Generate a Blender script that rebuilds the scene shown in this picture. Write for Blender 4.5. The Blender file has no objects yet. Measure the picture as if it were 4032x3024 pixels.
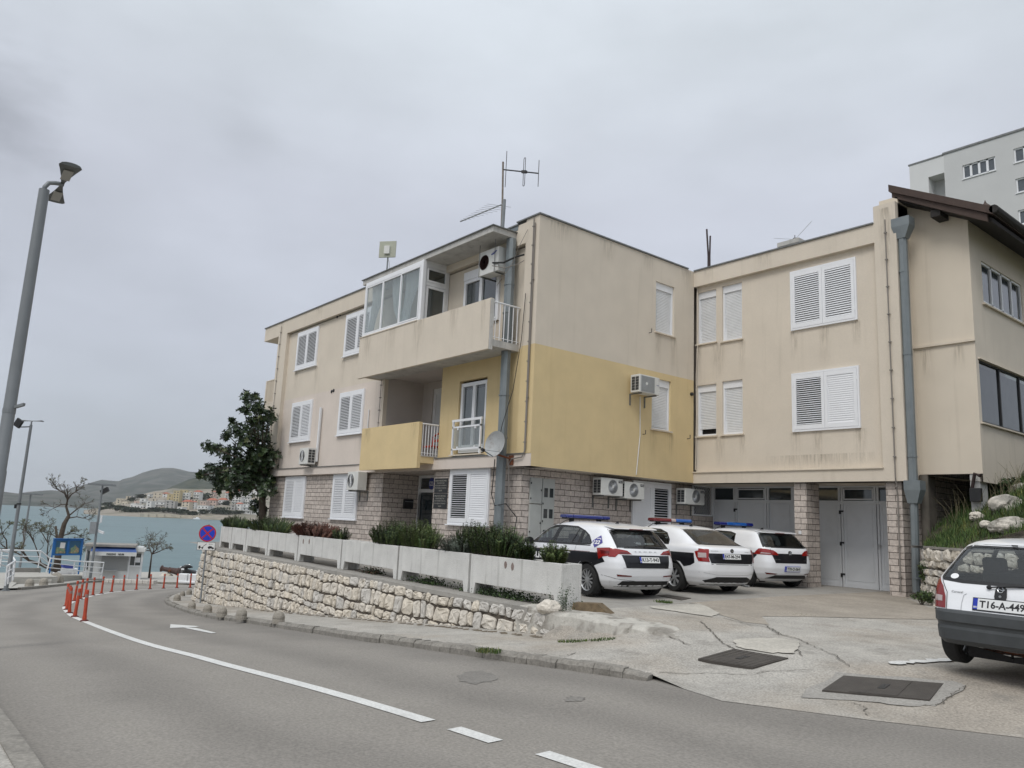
import bpy, bmesh, math, random
from math import sin, cos, pi, radians, sqrt, atan2, exp, floor, hypot
from mathutils import Vector, Matrix, noise, geometry
random.seed(7)
scn = bpy.context.scene
COL = scn.collection
# ---------------- camera (eye at z = 0; 26 mm equivalent, level roll corrected) ----------------
FPX = 3060.0
PIT, ROL, YAW = radians(10.0516), radians(2.5993), radians(50.9742)
EYE = Vector((14.78, -12.677, 0.0))
_f = Vector((-sin(YAW)*cos(PIT), cos(YAW)*cos(PIT), sin(PIT)))
_r = Vector((cos(YAW), sin(YAW), 0)); _u = _r.cross(_f)
CR = _r*cos(ROL) + _u*sin(ROL); CU = -_r*sin(ROL) + _u*cos(ROL); CF = _f
cam = bpy.data.cameras.new('camera'); camo = bpy.data.objects.new('camera', cam); COL.objects.link(camo)
cam.sensor_width = 36; cam.lens = FPX/4032*36; cam.clip_start = .05; cam.clip_end = 30000
camo.matrix_world = Matrix(((CR.x, CU.x, -CF.x, EYE.x), (CR.y, CU.y, -CF.y, EYE.y), (CR.z, CU.z, -CF.z, EYE.z), (0, 0, 0, 1)))
scn.camera = camo
# ---------------- world: high overcast ----------------
w = bpy.data.worlds.new('World'); scn.world = w; w.use_nodes = True
nt = w.node_tree; nt.nodes.clear(); N = nt.nodes.new; L = nt.links.new
def sky_nodes():
    out = N('ShaderNodeOutputWorld'); bg = N('ShaderNodeBackground'); bg.inputs[1].default_value = .1
    sk = N('ShaderNodeTexSky'); sk.sky_type = 'NISHITA'; sk.sun_disc = False
    sk.sun_elevation = radians(52); sk.sun_rotation = radians(205); sk.air_density = 1; sk.dust_density = 4
    tc = N('ShaderNodeTexCoord'); sep = N('ShaderNodeSeparateXYZ'); L(tc.outputs['Generated'], sep.inputs[0])
    mr = N('ShaderNodeMapRange'); mr.clamp = True; L(sep.outputs['Z'], mr.inputs[0])
    cr = N('ShaderNodeValToRGB'); L(mr.outputs[0], cr.inputs[0])
    e = cr.color_ramp.elements; e[0].position = 0; e[0].color = (.44, .49, .545, 1); e[1].position = 1; e[1].color = (1.0, 1.05, 1.1, 1)
    for p, c in ((.07, (.455, .50, .56)), (.2, (.52, .555, .63)), (.38, (.565, .595, .67)), (.55, (.66, .71, .765)), (.72, (.80, .86, .92))):
        k = e.new(p); k.color = (*c, 1)
    def nz(sc, det, rough, stretch):
        mp = N('ShaderNodeMapping'); mp.inputs['Scale'].default_value = stretch; L(tc.outputs['Generated'], mp.inputs[0])
        n = N('ShaderNodeTexNoise'); n.inputs['Scale'].default_value = sc; n.inputs['Detail'].default_value = det; n.inputs['Roughness'].default_value = rough
        L(mp.outputs[0], n.inputs[0]); return n
    n1 = nz(2.6, 5, .45, (1, 1, 2.4)); n2 = nz(7, 6, .5, (1, 1, 2.6))
    m1 = N('ShaderNodeMapRange'); m1.inputs[1].default_value = .3; m1.inputs[2].default_value = .7; m1.inputs[3].default_value = .90; m1.inputs[4].default_value = 1.07; L(n1.outputs[0], m1.inputs[0])
    m2 = N('ShaderNodeMapRange'); m2.inputs[1].default_value = .3; m2.inputs[2].default_value = .7; m2.inputs[3].default_value = .965; m2.inputs[4].default_value = 1.035; L(n2.outputs[0], m2.inputs[0])
    mul = N('ShaderNodeMath'); mul.operation = 'MULTIPLY'; L(m1.outputs[0], mul.inputs[0]); L(m2.outputs[0], mul.inputs[1])
    last = mul.outputs[0]
    # darker rain clouds with torn edges
    for (d, r0, r1, k) in CLOUDS:
        dv = N('ShaderNodeVectorMath'); dv.operation = 'SUBTRACT'; dv.inputs[1].default_value = d; L(tc.outputs['Generated'], dv.inputs[0])
        ln = N('ShaderNodeVectorMath'); ln.operation = 'LENGTH'; L(dv.outputs[0], ln.inputs[0])
        ad = N('ShaderNodeMath'); ad.operation = 'MULTIPLY_ADD'; ad.inputs[1].default_value = r1*1.3; L(n2.outputs[0], ad.inputs[0]); L(ln.outputs['Value'], ad.inputs[2])
        mm = N('ShaderNodeMapRange'); mm.interpolation_type = 'SMOOTHSTEP'; mm.inputs[1].default_value = r0+r1*.65; mm.inputs[2].default_value = r1*1.65; mm.inputs[3].default_value = k; mm.inputs[4].default_value = 1
        L(ad.outputs[0], mm.inputs[0])
        q = N('ShaderNodeMath'); q.operation = 'MULTIPLY'; L(last, q.inputs[0]); L(mm.outputs[0], q.inputs[1]); last = q.outputs[0]
    sc = N('ShaderNodeVectorMath'); sc.operation = 'SCALE'; L(cr.outputs[0], sc.inputs[0]); L(last, sc.inputs['Scale'])
    s2 = N('ShaderNodeVectorMath'); s2.operation = 'SCALE'; s2.inputs['Scale'].default_value = 9.6; L(sc.outputs[0], s2.inputs[0])
    mx = N('ShaderNodeMix'); mx.data_type = 'RGBA'; mx.inputs[0].default_value = .93
    L(sk.outputs[0], mx.inputs[6]); L(s2.outputs[0], mx.inputs[7]); L(mx.outputs[2], bg.inputs[0]); L(bg.outputs[0], out.inputs[0])
def pray(x, y):
    return (CR*((x-2016)/FPX) - CU*((y-1512)/FPX) + CF).normalized()
CLOUDS = [(pray(-30, 400), .0, .085, .66), (pray(-80, 1130), .0, .04, .9), (pray(980, 520), .0, .05, .93)]
sky_nodes()
sl = bpy.data.lights.new('sun', 'SUN'); sl.energy = 1.35; sl.angle = radians(24); sl.color = (1, .965, .92)
so = bpy.data.objects.new('sun', sl); COL.objects.link(so)
_sd = Vector((.36, -.80, 1.12)).normalized()
so.rotation_euler = _sd.to_track_quat('Z', 'Y').to_euler()
scn.view_settings.view_transform = 'Standard'; scn.view_settings.look = 'None'; scn.view_settings.exposure = .22; scn.view_settings.gamma = 1
# ---------------- helpers ----------------
def at(px, py, axis, v):
    d = pray(px, py); t = (v-EYE[axis])/d[axis]; return EYE + d*t
def atY(px, py, v): return at(px, py, 1, v)
def atX(px, py, v): return at(px, py, 0, v)
def atZ(px, py, v): return at(px, py, 2, v)
RZ = [(-400, -9.9), (-90, -6.95), (-64, -6.3), (-45, -5.35), (-35, -4.72), (-30, -4.33), (-25, -4.02), (-19, -3.72), (-13, -3.36), (-9, -3.04), (-6, -2.80), (-2, -2.46), (3.6, -1.98), (6, -1.80), (9, -1.66), (15, -1.60), (60, -1.5), (400, -1.5)]
def rz0(x):
    for (a, b), (c, d) in zip(RZ, RZ[1:]):
        if x <= c: return b+(d-b)*(x-a)/(c-a)
    return -1.5
def rz(x):
    return (rz0(x-2.2)+2*rz0(x-1)+3*rz0(x)+2*rz0(x+1)+rz0(x+2.2))/9
def gp(px, py, off=0.0):
    """point of the road surface seen at a given direction from the eye"""
    d = pray(px, py); t = 1.0
    while t < 400:
        P = EYE+d*t
        if P.z < rz(P.x)+off:
            lo, hi = t-.5, t
            for _ in range(30):
                m = (lo+hi)/2; Q = EYE+d*m
                if Q.z < rz(Q.x)+off: hi = m
                else: lo = m
            return EYE+d*hi
        t += .5
    return EYE+d*400
def upz(P, px, py):
    """height z of a pixel seen above point P (same vertical)"""
    d = pray(px, py); h = hypot(P.x-EYE.x, P.y-EYE.y)
    return EYE.z + d.z/hypot(d.x, d.y)*h
ORG = {}
def org(p): return ORG.get(p.name, Vector((0, 0, 0))) if p else Vector((0, 0, 0))
def tag(o, label, cat=None, group=None, kind=None):
    if label: o['label'] = label
    if cat: o['category'] = cat
    if group: o['group'] = group
    if kind: o['kind'] = kind
    return o
def thing(name, label, cat, loc=(0, 0, 0), rotz=0, group=None):
    o = bpy.data.objects.new(name, None); COL.objects.link(o); o.empty_display_size = .2
    o.location = loc; o.rotation_euler = (0, 0, rotz); tag(o, label, cat, group)
    ORG[o.name] = Vector(loc) if rotz == 0 else Vector((0, 0, 0))
    return o
class MB:
    def __init__(s, k=1.0): s.v = []; s.f = []; s.m = []; s.k = k; s.mi = 0; s.uv = None
    def face(s, pts, mi=None):
        i = len(s.v); s.v += [Vector(p)*s.k for p in pts]; s.f.append(list(range(i, i+len(pts)))); s.m.append(s.mi if mi is None else mi)
    def box(s, x0, y0, z0, x1, y1, z1, mi=None, skip=''):
        if x0 > x1: x0, x1 = x1, x0
        if y0 > y1: y0, y1 = y1, y0
        if z0 > z1: z0, z1 = z1, z0
        p = [(x0, y0, z0), (x1, y0, z0), (x1, y1, z0), (x0, y1, z0), (x0, y0, z1), (x1, y0, z1), (x1, y1, z1), (x0, y1, z1)]
        s.hexa(p, mi)
    def hexa(s, p, mi=None):
        i = len(s.v); s.v += [Vector(q)*s.k for q in p]
        for f in ((0, 3, 2, 1), (4, 5, 6, 7), (0, 1, 5, 4), (1, 2, 6, 5), (2, 3, 7, 6), (3, 0, 4, 7)):
            s.f.append([i+j for j in f]); s.m.append(s.mi if mi is None else mi)
    def obox(s, c, u, v, n, hu, hv, hn, mi=None):
        c, u, v, n = Vector(c), Vector(u).normalized(), Vector(v).normalized(), Vector(n).normalized()
        p = [c+u*a*hu+v*b*hv+n*d*hn for d in (-1, 1) for a, b in ((-1, -1), (1, -1), (1, 1), (-1, 1))]
        s.hexa(p, mi)
    def prism(s, poly, fa, fb, mi=None):
        """poly: list of 2d points, fa/fb map them to 3d at both ends"""
        i = len(s.v); n = len(poly)
        s.v += [Vector(fa(*q))*s.k for q in poly]+[Vector(fb(*q))*s.k for q in poly]
        m = s.mi if mi is None else mi
        s.f.append([i+j for j in range(n)][::-1]); s.f.append([i+n+j for j in range(n)])
        for j in range(n):
            s.f.append([i+j, i+(j+1) % n, i+n+(j+1) % n, i+n+j])
        s.m += [m]*(n+2)
    def tube(s, pts, r, seg=8, mi=None, cap=True, close=False):
        pts = [Vector(p) for p in pts]; n = len(pts); rr = r if isinstance(r, (list, tuple)) else [r]*n
        i0 = len(s.v); prev = None; m = s.mi if mi is None else mi
        for k, p in enumerate(pts):
            if close: t = pts[(k+1) % n]-pts[k-1]
            else: t = (pts[min(k+1, n-1)]-pts[max(k-1, 0)])
            if t.length < 1e-9: t = Vector((0, 0, 1))
            t.normalize()
            if prev is None:
                a = Vector((0, 0, 1)) if abs(t.z) < .9 else Vector((1, 0, 0))
                x = t.cross(a).normalized()
            else:
                x = (prev-t*prev.dot(t))
                x = x.normalized() if x.length > 1e-6 else t.orthogonal().normalized()
            prev = x; y = t.cross(x)
            for j in range(seg):
                a = 2*pi*j/seg; s.v.append((p+(x*cos(a)+y*sin(a))*rr[k])*s.k)
        K = n if close else n-1
        for k in range(K):
            for j in range(seg):
                a = i0+k*seg+j; b = i0+k*seg+(j+1) % seg; c = i0+((k+1) % n)*seg+(j+1) % seg; d = i0+((k+1) % n)*seg+j
                s.f.append([a, b, c, d]); s.m.append(m)
        if cap and not close:
            s.f.append([i0+j for j in range(seg)][::-1]); s.f.append([i0+(n-1)*seg+j for j in range(seg)]); s.m += [m, m]
    def lathe(s, prof, c=(0, 0, 0), ax=(0, 0, 1), seg=24, mi=None, cap=True):
        """prof: list of (r, h) along axis"""
        c = Vector(c); ax = Vector(ax).normalized(); x = ax.orthogonal().normalized(); y = ax.cross(x)
        i0 = len(s.v); m = s.mi if mi is None else mi
        for (r, h) in prof:
            for j in range(seg):
                a = 2*pi*j/seg; s.v.append((c+ax*h+(x*cos(a)+y*sin(a))*r)*s.k)
        for k in range(len(prof)-1):
            for j in range(seg):
                s.f.append([i0+k*seg+j, i0+k*seg+(j+1) % seg, i0+(k+1)*seg+(j+1) % seg, i0+(k+1)*seg+j]); s.m.append(m)
        if cap and prof[0][0] > 1e-6: s.f.append([i0+j for j in range(seg)][::-1]); s.m.append(m)
        if cap and prof[-1][0] > 1e-6: s.f.append([i0+(len(prof)-1)*seg+j for j in range(seg)]); s.m.append(m)
    def build(s, name, mats, parent=None, smooth=False, local=False, bevel=0, auto=None, uvf=None):
        me = bpy.data.meshes.new(name)
        o0 = Vector((0, 0, 0)) if local or parent is None else org(parent)
        vs = [v-o0 for v in s.v]
        me.from_pydata(vs, [], s.f); 
        mats = mats if isinstance(mats, (list, tuple)) else [mats]
        for m in mats: me.materials.append(m)
        me.polygons.foreach_set('material_index', [min(x, len(mats)-1) for x in s.m])
        uvl = me.uv_layers.new(name='uv'); me.update()
        for p in me.polygons:
            n = p.normal; ax, ay, az = abs(n.x), abs(n.y), abs(n.z)
            for li in p.loop_indices:
                co = s.v[me.loops[li].vertex_index]
                if uvf: uv = uvf(co)
                elif az >= ax and az >= ay: uv = (co.x, co.y)
                elif ay >= ax: uv = (co.x, co.z)
                else: uv = (co.y+.13, co.z)
                uvl.data[li].uv = uv
        if smooth:
            me.polygons.foreach_set('use_smooth', [True]*len(me.polygons))
            if auto: 
                try: me.set_sharp_from_angle(angle=radians(auto))
                except Exception: pass
        ob = bpy.data.objects.new(name, me); COL.objects.link(ob)
        if parent is not None:
            ob.parent = parent; ORG[ob.name] = org(parent)
        if bevel:
            md = ob.modifiers.new('bevel', 'BEVEL'); md.width = bevel; md.segments = 2; md.limit_method = 'ANGLE'
        return ob
def struct(mb, name, mats, label=None, **k):
    o = mb.build(name, mats, **k); o['kind'] = 'structure'
    if label: o['label'] = label
    return o
def textpts(txt, bold=0.0):
    cu = bpy.data.curves.new('t', 'FONT'); cu.body = txt; cu.resolution_u = 2; cu.offset = bold
    ob = bpy.data.objects.new('t', cu); COL.objects.link(ob); bpy.context.view_layer.update()
    me = ob.to_mesh(); vs = [v.co.copy() for v in me.vertices]; fs = [list(p.vertices) for p in me.polygons]
    ob.to_mesh_clear(); bpy.data.objects.remove(ob); bpy.data.curves.remove(cu)
    x0 = min(v.x for v in vs); x1 = max(v.x for v in vs); y0 = min(v.y for v in vs); y1 = max(v.y for v in vs)
    return [((v.x-x0)/(x1-x0), (v.y-y0)/(y1-y0)) for v in vs], fs
def text(txt, fn, name, mat, parent, local=False, bold=0.01):
    """fn(u,v) in 0..1 -> 3d point"""
    vs, fs = textpts(txt, bold); b = MB(); b.v = [Vector(fn(u, v)) for u, v in vs]; b.f = fs; b.m = [0]*len(fs)
    return b.build(name, mat, parent, local=local)
# ---------------- materials ----------------
def mat(name, col, rough=.7, metal=0.0, var=0.0, vs=3.0, bump=0.0, bs=60.0, streak=0.0, spec=.5, coat=0.0, dirt=0.0, dcol=(.12, .11, .09), ds=1.2, fine=0.0, fs=90.0, em=None, col2=None, c2s=1.0, c2lo=.45, c2hi=.6, back=None):
    m = bpy.data.materials.new(name); m.use_nodes = True; nt = m.node_tree; nd = nt.nodes; b = nd['Principled BSDF']
    b.inputs['Roughness'].default_value = rough; b.inputs['Metallic'].default_value = metal
    b.inputs['Specular IOR Level'].default_value = spec
    if coat: b.inputs['Coat Weight'].default_value = coat; b.inputs['Coat Roughness'].default_value = .08
    tc = nd.new('ShaderNodeTexCoord'); lk = nt.links.new
    def noise_(sc, det=4, src=None, rgh=.55, stretch=None):
        n = nd.new('ShaderNodeTexNoise'); n.inputs['Scale'].default_value = sc; n.inputs['Detail'].default_value = det; n.inputs['Roughness'].default_value = rgh
        s_ = tc.outputs['Object']
        if stretch:
            mp = nd.new('ShaderNodeMapping'); mp.inputs['Scale'].default_value = stretch; lk(s_, mp.inputs[0]); s_ = mp.outputs[0]
        lk(s_, n.inputs['Vector']); return n.outputs['Fac']
    def rng(src, lo, hi, a, bb, smooth=False):
        r = nd.new('ShaderNodeMapRange'); r.inputs[1].default_value = lo; r.inputs[2].default_value = hi; r.inputs[3].default_value = a; r.inputs[4].default_value = bb
        if smooth: r.interpolation_type = 'SMOOTHSTEP'
        lk(src, r.inputs[0]); return r.outputs[0]
    rgb = nd.new('ShaderNodeRGB'); rgb.outputs[0].default_value = (*col, 1); cur = rgb.outputs[0]
    def mixc(f, a, c):
        x = nd.new('ShaderNodeMix'); x.data_type = 'RGBA'
        if isinstance(f, float): x.inputs[0].default_value = f
        else: lk(f, x.inputs[0])
        lk(a, x.inputs[6])
        if isinstance(c, tuple): x.inputs[7].default_value = (*c, 1)
        else: lk(c, x.inputs[7])
        return x.outputs[2]
    def scale(c, f):
        x = nd.new('ShaderNodeVectorMath'); x.operation = 'SCALE'; lk(c, x.inputs[0]); lk(f, x.inputs['Scale']); return x.outputs[0]
    if col2: cur = mixc(rng(noise_(c2s, 6), c2lo, c2hi, 0, 1, True), cur, col2)
    if var: cur = scale(cur, rng(noise_(vs, 6), .3, .7, 1-var, 1+var))
    if fine: cur = scale(cur, rng(noise_(fs, 3), .3, .7, 1-fine, 1+fine))
    if streak: cur = mixc(rng(noise_(1.0, 5, stretch=(5.5, 5.5, .28)), .54, .74, 0, streak, True), cur, dcol)
    if dirt: cur = mixc(rng(noise_(ds, 8, rgh=.7), .5, .72, 0, dirt, True), cur, dcol)
    lk(cur, b.inputs['Base Color'])
    if bump:
        bp = nd.new('ShaderNodeBump'); bp.inputs['Strength'].default_value = bump; bp.inputs['Distance'].default_value = .01
        lk(noise_(bs, 4), bp.inputs['Height']); lk(bp.outputs[0], b.inputs['Normal'])
    if em: b.inputs['Emission Color'].default_value = (*em[:3], 1); b.inputs['Emission Strength'].default_value = em[3]
    m['_n'] = 0
    del m['_n']
    return m
def brickmat(name, c1, c2, mortar, bw, bh, ms=.02, bumpd=.02, tone=None, rough=.85, dirt=.25):
    m = bpy.data.materials.new(name); m.use_nodes = True; nt = m.node_tree; nd = nt.nodes; b = nd['Principled BSDF']; lk = nt.links.new
    b.inputs['Roughness'].default_value = rough
    tc = nd.new('ShaderNodeTexCoord')
    n = nd.new('ShaderNodeTexNoise'); n.inputs['Scale'].default_value = 5; lk(tc.outputs['UV'], n.inputs[0])
    ad = nd.new('ShaderNodeVectorMath'); ad.operation = 'MULTIPLY_ADD'; ad.inputs[1].default_value = (.02, .02, .0); lk(n.outputs['Color'], ad.inputs[0]); lk(tc.outputs['UV'], ad.inputs[2])
    br = nd.new('ShaderNodeTexBrick'); lk(ad.outputs[0], br.inputs[0])
    br.offset = .43; br.squash = 1.0
    br.inputs['Color1'].default_value = (*c1, 1); br.inputs['Color2'].default_value = (*c2, 1); br.inputs['Mortar'].default_value = (*mortar, 1)
    br.inputs['Scale'].default_value = 1; br.inputs['Mortar Size'].default_value = ms; br.inputs['Mortar Smooth'].default_value = .3; br.inputs['Bias'].default_value = 0
    br.inputs['Brick Width'].default_value = bw; br.inputs['Row Height'].default_value = bh
    n2 = nd.new('ShaderNodeTexNoise'); n2.inputs['Scale'].default_value = 14; n2.inputs['Detail'].default_value = 7; n2.inputs['Roughness'].default_value = .65; lk(tc.outputs['Object'], n2.inputs[0])
    r = nd.new('ShaderNodeMapRange'); r.inputs[1].default_value = .3; r.inputs[2].default_value = .7; r.inputs[3].default_value = .72; r.inputs[4].default_value = 1.2; lk(n2.outputs[0], r.inputs[0])
    sc = nd.new('ShaderNodeVectorMath'); sc.operation = 'SCALE'; lk(br.outputs['Color'], sc.inputs[0]); lk(r.outputs[0], sc.inputs['Scale'])
    n3 = nd.new('ShaderNodeTexNoise'); n3.inputs['Scale'].default_value = .9; n3.inputs['Detail'].default_value = 5; lk(tc.outputs['Object'], n3.inputs[0])
    r3 = nd.new('ShaderNodeMapRange'); r3.inputs[1].default_value = .45; r3.inputs[2].default_value = .75; r3.inputs[3].default_value = 0; r3.inputs[4].default_value = dirt; lk(n3.outputs[0], r3.inputs[0])
    mx = nd.new('ShaderNodeMix'); mx.data_type = 'RGBA'; lk(r3.outputs[0], mx.inputs[0]); lk(sc.outputs[0], mx.inputs[6]); mx.inputs[7].default_value = (.12, .11, .10, 1)
    lk(mx.outputs[2], b.inputs['Base Color'])
    inv = nd.new('ShaderNodeMath'); inv.operation = 'MULTIPLY_ADD'; inv.inputs[1].default_value = -1.0; inv.inputs[2].default_value = 1.0; lk(br.outputs['Fac'], inv.inputs[0])
    hh = nd.new('ShaderNodeMath'); hh.operation = 'MULTIPLY_ADD'; hh.inputs[1].default_value = .8; lk(n2.outputs[0], hh.inputs[0]); lk(inv.outputs[0], hh.inputs[2])
    bp = nd.new('ShaderNodeBump'); bp.inputs['Strength'].default_value = 1; bp.inputs['Distance'].default_value = bumpd; lk(hh.outputs[0], bp.inputs['Height']); lk(bp.outputs[0], b.inputs['Normal'])
    return m
def glassmat(name, tint=(.6, .66, .66), refl=.1, rough=.02, mixv=.25, dark=(.02, .025, .03)):
    """see-through pane: transparent tint + a thin diffuse film + mirror by fresnel"""
    m = bpy.data.materials.new(name); m.use_nodes = True; nt = m.node_tree; nd = nt.nodes; nd.clear(); lk = nt.links.new
    out = nd.new('ShaderNodeOutputMaterial'); tr = nd.new('ShaderNodeBsdfTransparent'); tr.inputs[0].default_value = (*tint, 1)
    gl = nd.new('ShaderNodeBsdfGlossy'); gl.inputs['Roughness'].default_value = rough; gl.inputs[0].default_value = (1, 1, 1, 1)
    df = nd.new('ShaderNodeBsdfDiffuse'); df.inputs[0].default_value = (*dark, 1)
    fr = nd.new('ShaderNodeFresnel'); ge = nd.new('ShaderNodeNewGeometry'); io = nd.new('ShaderNodeMath'); io.operation = 'MULTIPLY_ADD'; io.inputs[1].default_value = 1/1.45-1.45; io.inputs[2].default_value = 1.45; lk(ge.outputs['Backfacing'], io.inputs[0]); lk(io.outputs[0], fr.inputs[0])
    a = nd.new('ShaderNodeMath'); a.operation = 'MULTIPLY_ADD'; a.inputs[1].default_value = 1.0; a.inputs[2].default_value = refl-.04; a.use_clamp = True; lk(fr.outputs[0], a.inputs[0])
    m1 = nd.new('ShaderNodeMixShader'); m1.inputs[0].default_value = mixv; lk(tr.outputs[0], m1.inputs[1]); lk(df.outputs[0], m1.inputs[2])
    m2 = nd.new('ShaderNodeMixShader'); lk(a.outputs[0], m2.inputs[0]); lk(m1.outputs[0], m2.inputs[1]); lk(gl.outputs[0], m2.inputs[2])
    lk(m2.outputs[0], out.inputs[0]); return m
M = {}
M['stucco'] = mat('stucco_beige', (.65, .58, .485), .9, var=.04, vs=1.3, bump=.35, bs=140, streak=.20, dcol=(.42, .37, .29), fine=.05, fs=60)
M['stucco_pink'] = mat('stucco_pale_pink', (.66, .585, .52), .9, var=.04, vs=1.3, bump=.35, bs=140, streak=.16, dcol=(.36, .31, .26), fine=.05, fs=60)
M['stucco_warm'] = mat('stucco_cream', (.66, .585, .48), .9, var=.04, vs=1.1, bump=.35, bs=140, streak=.15, dcol=(.37, .30, .22), fine=.05, fs=60)
M['yellow'] = mat('stucco_yellow', (.66, .52, .29), .9, var=.05, vs=1.6, bump=.35, bs=140, streak=.14, dcol=(.45, .32, .14), fine=.05, fs=60)
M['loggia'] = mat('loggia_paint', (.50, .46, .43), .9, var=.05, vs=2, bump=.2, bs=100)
M['white'] = mat('white_lacquer', (.80, .81, .83), .35, var=.02, vs=4)
M['offwhite'] = mat('white_plastic', (.72, .73, .74), .4, var=.04, vs=3, dirt=.12, ds=4)
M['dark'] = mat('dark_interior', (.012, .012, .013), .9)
M['metalcap'] = mat('grey_sheet_metal', (.20, .205, .20), .5, metal=.6, var=.2, vs=5)
M['galv'] = mat('galvanised_pipe', (.20, .225, .235), .5, metal=.25, var=.12, vs=3, dirt=.2, ds=3)
M['concrete'] = mat('old_concrete', (.50, .49, .465), .95, var=.13, vs=2.5, bump=.6, bs=40, streak=.35, dcol=(.17, .165, .15), dirt=.25, ds=2.2, fine=.09, fs=50)
M['concrete_dark'] = mat('weathered_concrete', (.30, .285, .26), .95, var=.2, vs=3, bump=.8, bs=30, dirt=.4, ds=3)
M['stone'] = brickmat('split_stone_cladding', (.60, .53, .475), (.48, .42, .375), (.075, .06, .05), .36, .152, ms=.0075, bumpd=.02, dirt=.12)
M['stone_side'] = brickmat('split_stone_cladding_b', (.58, .51, .455), (.47, .41, .37), (.075, .06, .05), .37, .152, ms=.0075, bumpd=.02, dirt=.12)
M['glass'] = glassmat('window_glass', (.50, .55, .56), refl=.12, mixv=.12)
M['glass_dark'] = glassmat('dark_window_glass', (.28, .32, .33), refl=.10, mixv=.3)
M['black'] = mat('black_plastic', (.015, .015, .016), .45)
M['tyre'] = mat('rubber', (.018, .018, .018), .85, bump=.3, bs=80)
M['steel'] = mat('steel', (.42, .43, .44), .4, metal=.7, var=.08)
M['grey'] = mat('painted_grey', (.22, .235, .245), .5, var=.08, vs=4)
M['rust'] = mat('rust', (.16, .055, .025), .9, var=.4, vs=20)
M['cable'] = mat('cable_grey', (.22, .20, .18), .7)
M['cableb'] = mat('cable_black', (.02, .02, .02), .6)
# ---------------- ground, sea, road ----------------
def lerp(a, b, t): return a+(b-a)*t
def sm(t): t = max(0, min(1, t)); return t*t*(3-2*t)
def plin(pts, x):
    for (a, b), (c, d) in zip(pts, pts[1:]):
        if x <= c: return b+(d-b)*(x-a)/(c-a) if c > a else d
    return pts[-1][1]
M['road'] = mat('worn_asphalt', (.245, .227, .202), .93, var=.06, vs=.7, bump=.5, bs=55, fine=.2, fs=38, dirt=.10, ds=.45, dcol=(.12, .115, .105))
def _roadmat():
    m = M['road']; nt = m.node_tree; nd = nt.nodes; lk = nt.links.new; b = nd['Principled BSDF']
    src = b.inputs['Base Color'].links[0].from_socket
    uv = nd.new('ShaderNodeTexCoord'); sp = nd.new('ShaderNodeSeparateXYZ'); lk(uv.outputs['UV'], sp.inputs[0])
    n = nd.new('ShaderNodeTexNoise'); n.inputs['Scale'].default_value = .35; lk(uv.outputs['Object'], n.inputs[0])
    a = nd.new('ShaderNodeMath'); a.operation = 'MULTIPLY_ADD'; a.inputs[1].default_value = 1.2; lk(n.outputs[0], a.inputs[0]); lk(sp.outputs['Y'], a.inputs[2])
    ab = nd.new('ShaderNodeMath'); ab.operation = 'ABSOLUTE'; a2 = nd.new('ShaderNodeMath'); a2.operation = 'SUBTRACT'; a2.inputs[1].default_value = .6; lk(a.outputs[0], a2.inputs[0]); lk(a2.outputs[0], ab.inputs[0])
    cr = nd.new('ShaderNodeValToRGB'); mr = nd.new('ShaderNodeMapRange'); mr.inputs[2].default_value = 5; lk(ab.outputs[0], mr.inputs[0]); lk(mr.outputs[0], cr.inputs[0])
    cr.color_ramp.interpolation = 'B_SPLINE'
    e = cr.color_ramp.elements; e[0].position = 0; e[0].color = (1.03,)*3+(1,); e[1].position = 1; e[1].color = (1, 1, 1, 1)
    for p, c in ((.12, 1.06), (.22, .74), (.32, .98), (.42, 1.05), (.54, .72), (.66, .93), (.8, 1.06)): k = e.new(p); k.color = (c, c, c*1.005, 1)
    mx = nd.new('ShaderNodeVectorMath'); mx.operation = 'MULTIPLY'; lk(src, mx.inputs[0]); lk(cr.outputs[0], mx.inputs[1]); lk(mx.outputs[0], b.inputs['Base Color'])
_roadmat()
M['pave'] = mat('rough_concrete_paving', (.385, .365, .33), .95, var=.14, vs=1.6, bump=.8, bs=45, fine=.30, fs=42, dirt=.65, ds=2.2, dcol=(.20, .188, .168), col2=(.33, .295, .25), c2s=.35, c2lo=.42, c2hi=.62)
M['patch'] = mat('pale_concrete_patch', (.44, .415, .365), .95, var=.12, vs=3, bump=.7, bs=30, fine=.14, fs=30, dirt=.3, ds=2, dcol=(.27, .25, .22))
M['patchgrey'] = mat('grey_asphalt_patch', (.30, .285, .26), .95, var=.1, vs=3, bump=.7, bs=50, fine=.2, fs=40)
M['oil'] = mat('asphalt_stain', (.195, .183, .166), .9, var=.12, vs=3, bump=.5, bs=55, fine=.2, fs=38)
M['crack'] = mat('crack_dark', (.13, .118, .10), .98, var=.3, vs=9)
M['kerb'] = mat('kerb_stone', (.23, .215, .19), .95, var=.2, vs=5, bump=1, bs=30, fine=.2, fs=30, dirt=.4, ds=3)
M['paint'] = mat('road_paint', (.62, .62, .60), .8, var=.06, vs=3, bump=.3, bs=60, fine=.16, fs=40, dirt=.35, ds=5, dcol=(.30, .29, .27))
M['soil'] = mat('dry_soil', (.13, .105, .075), .98, var=.3, vs=4, bump=1, bs=20, fine=.3, fs=30)
M['terrain'] = mat('scrubby_ground', (.16, .15, .105), .98, var=.3, vs=.3, fine=.2, fs=3, col2=(.08, .1, .05), c2s=.08)
q = lambda x, y: (x/2.212, 2250+y/2.212)
CLP = [(2212+600, 1094), (2212, 878), (1700, 740), (1200, 607), (740, 437), (650, 400), (600, 367), (572, 335), (566, 310), (600, 285), (645, 262), (700, 243), (808, 212), (882, 197), (970, 184), (1072, 173), (1187, 163), (1305, 157), (1540, 150), (1700, 147)]
CL = [gp(*q(a, b)) for a, b in CLP]
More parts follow.
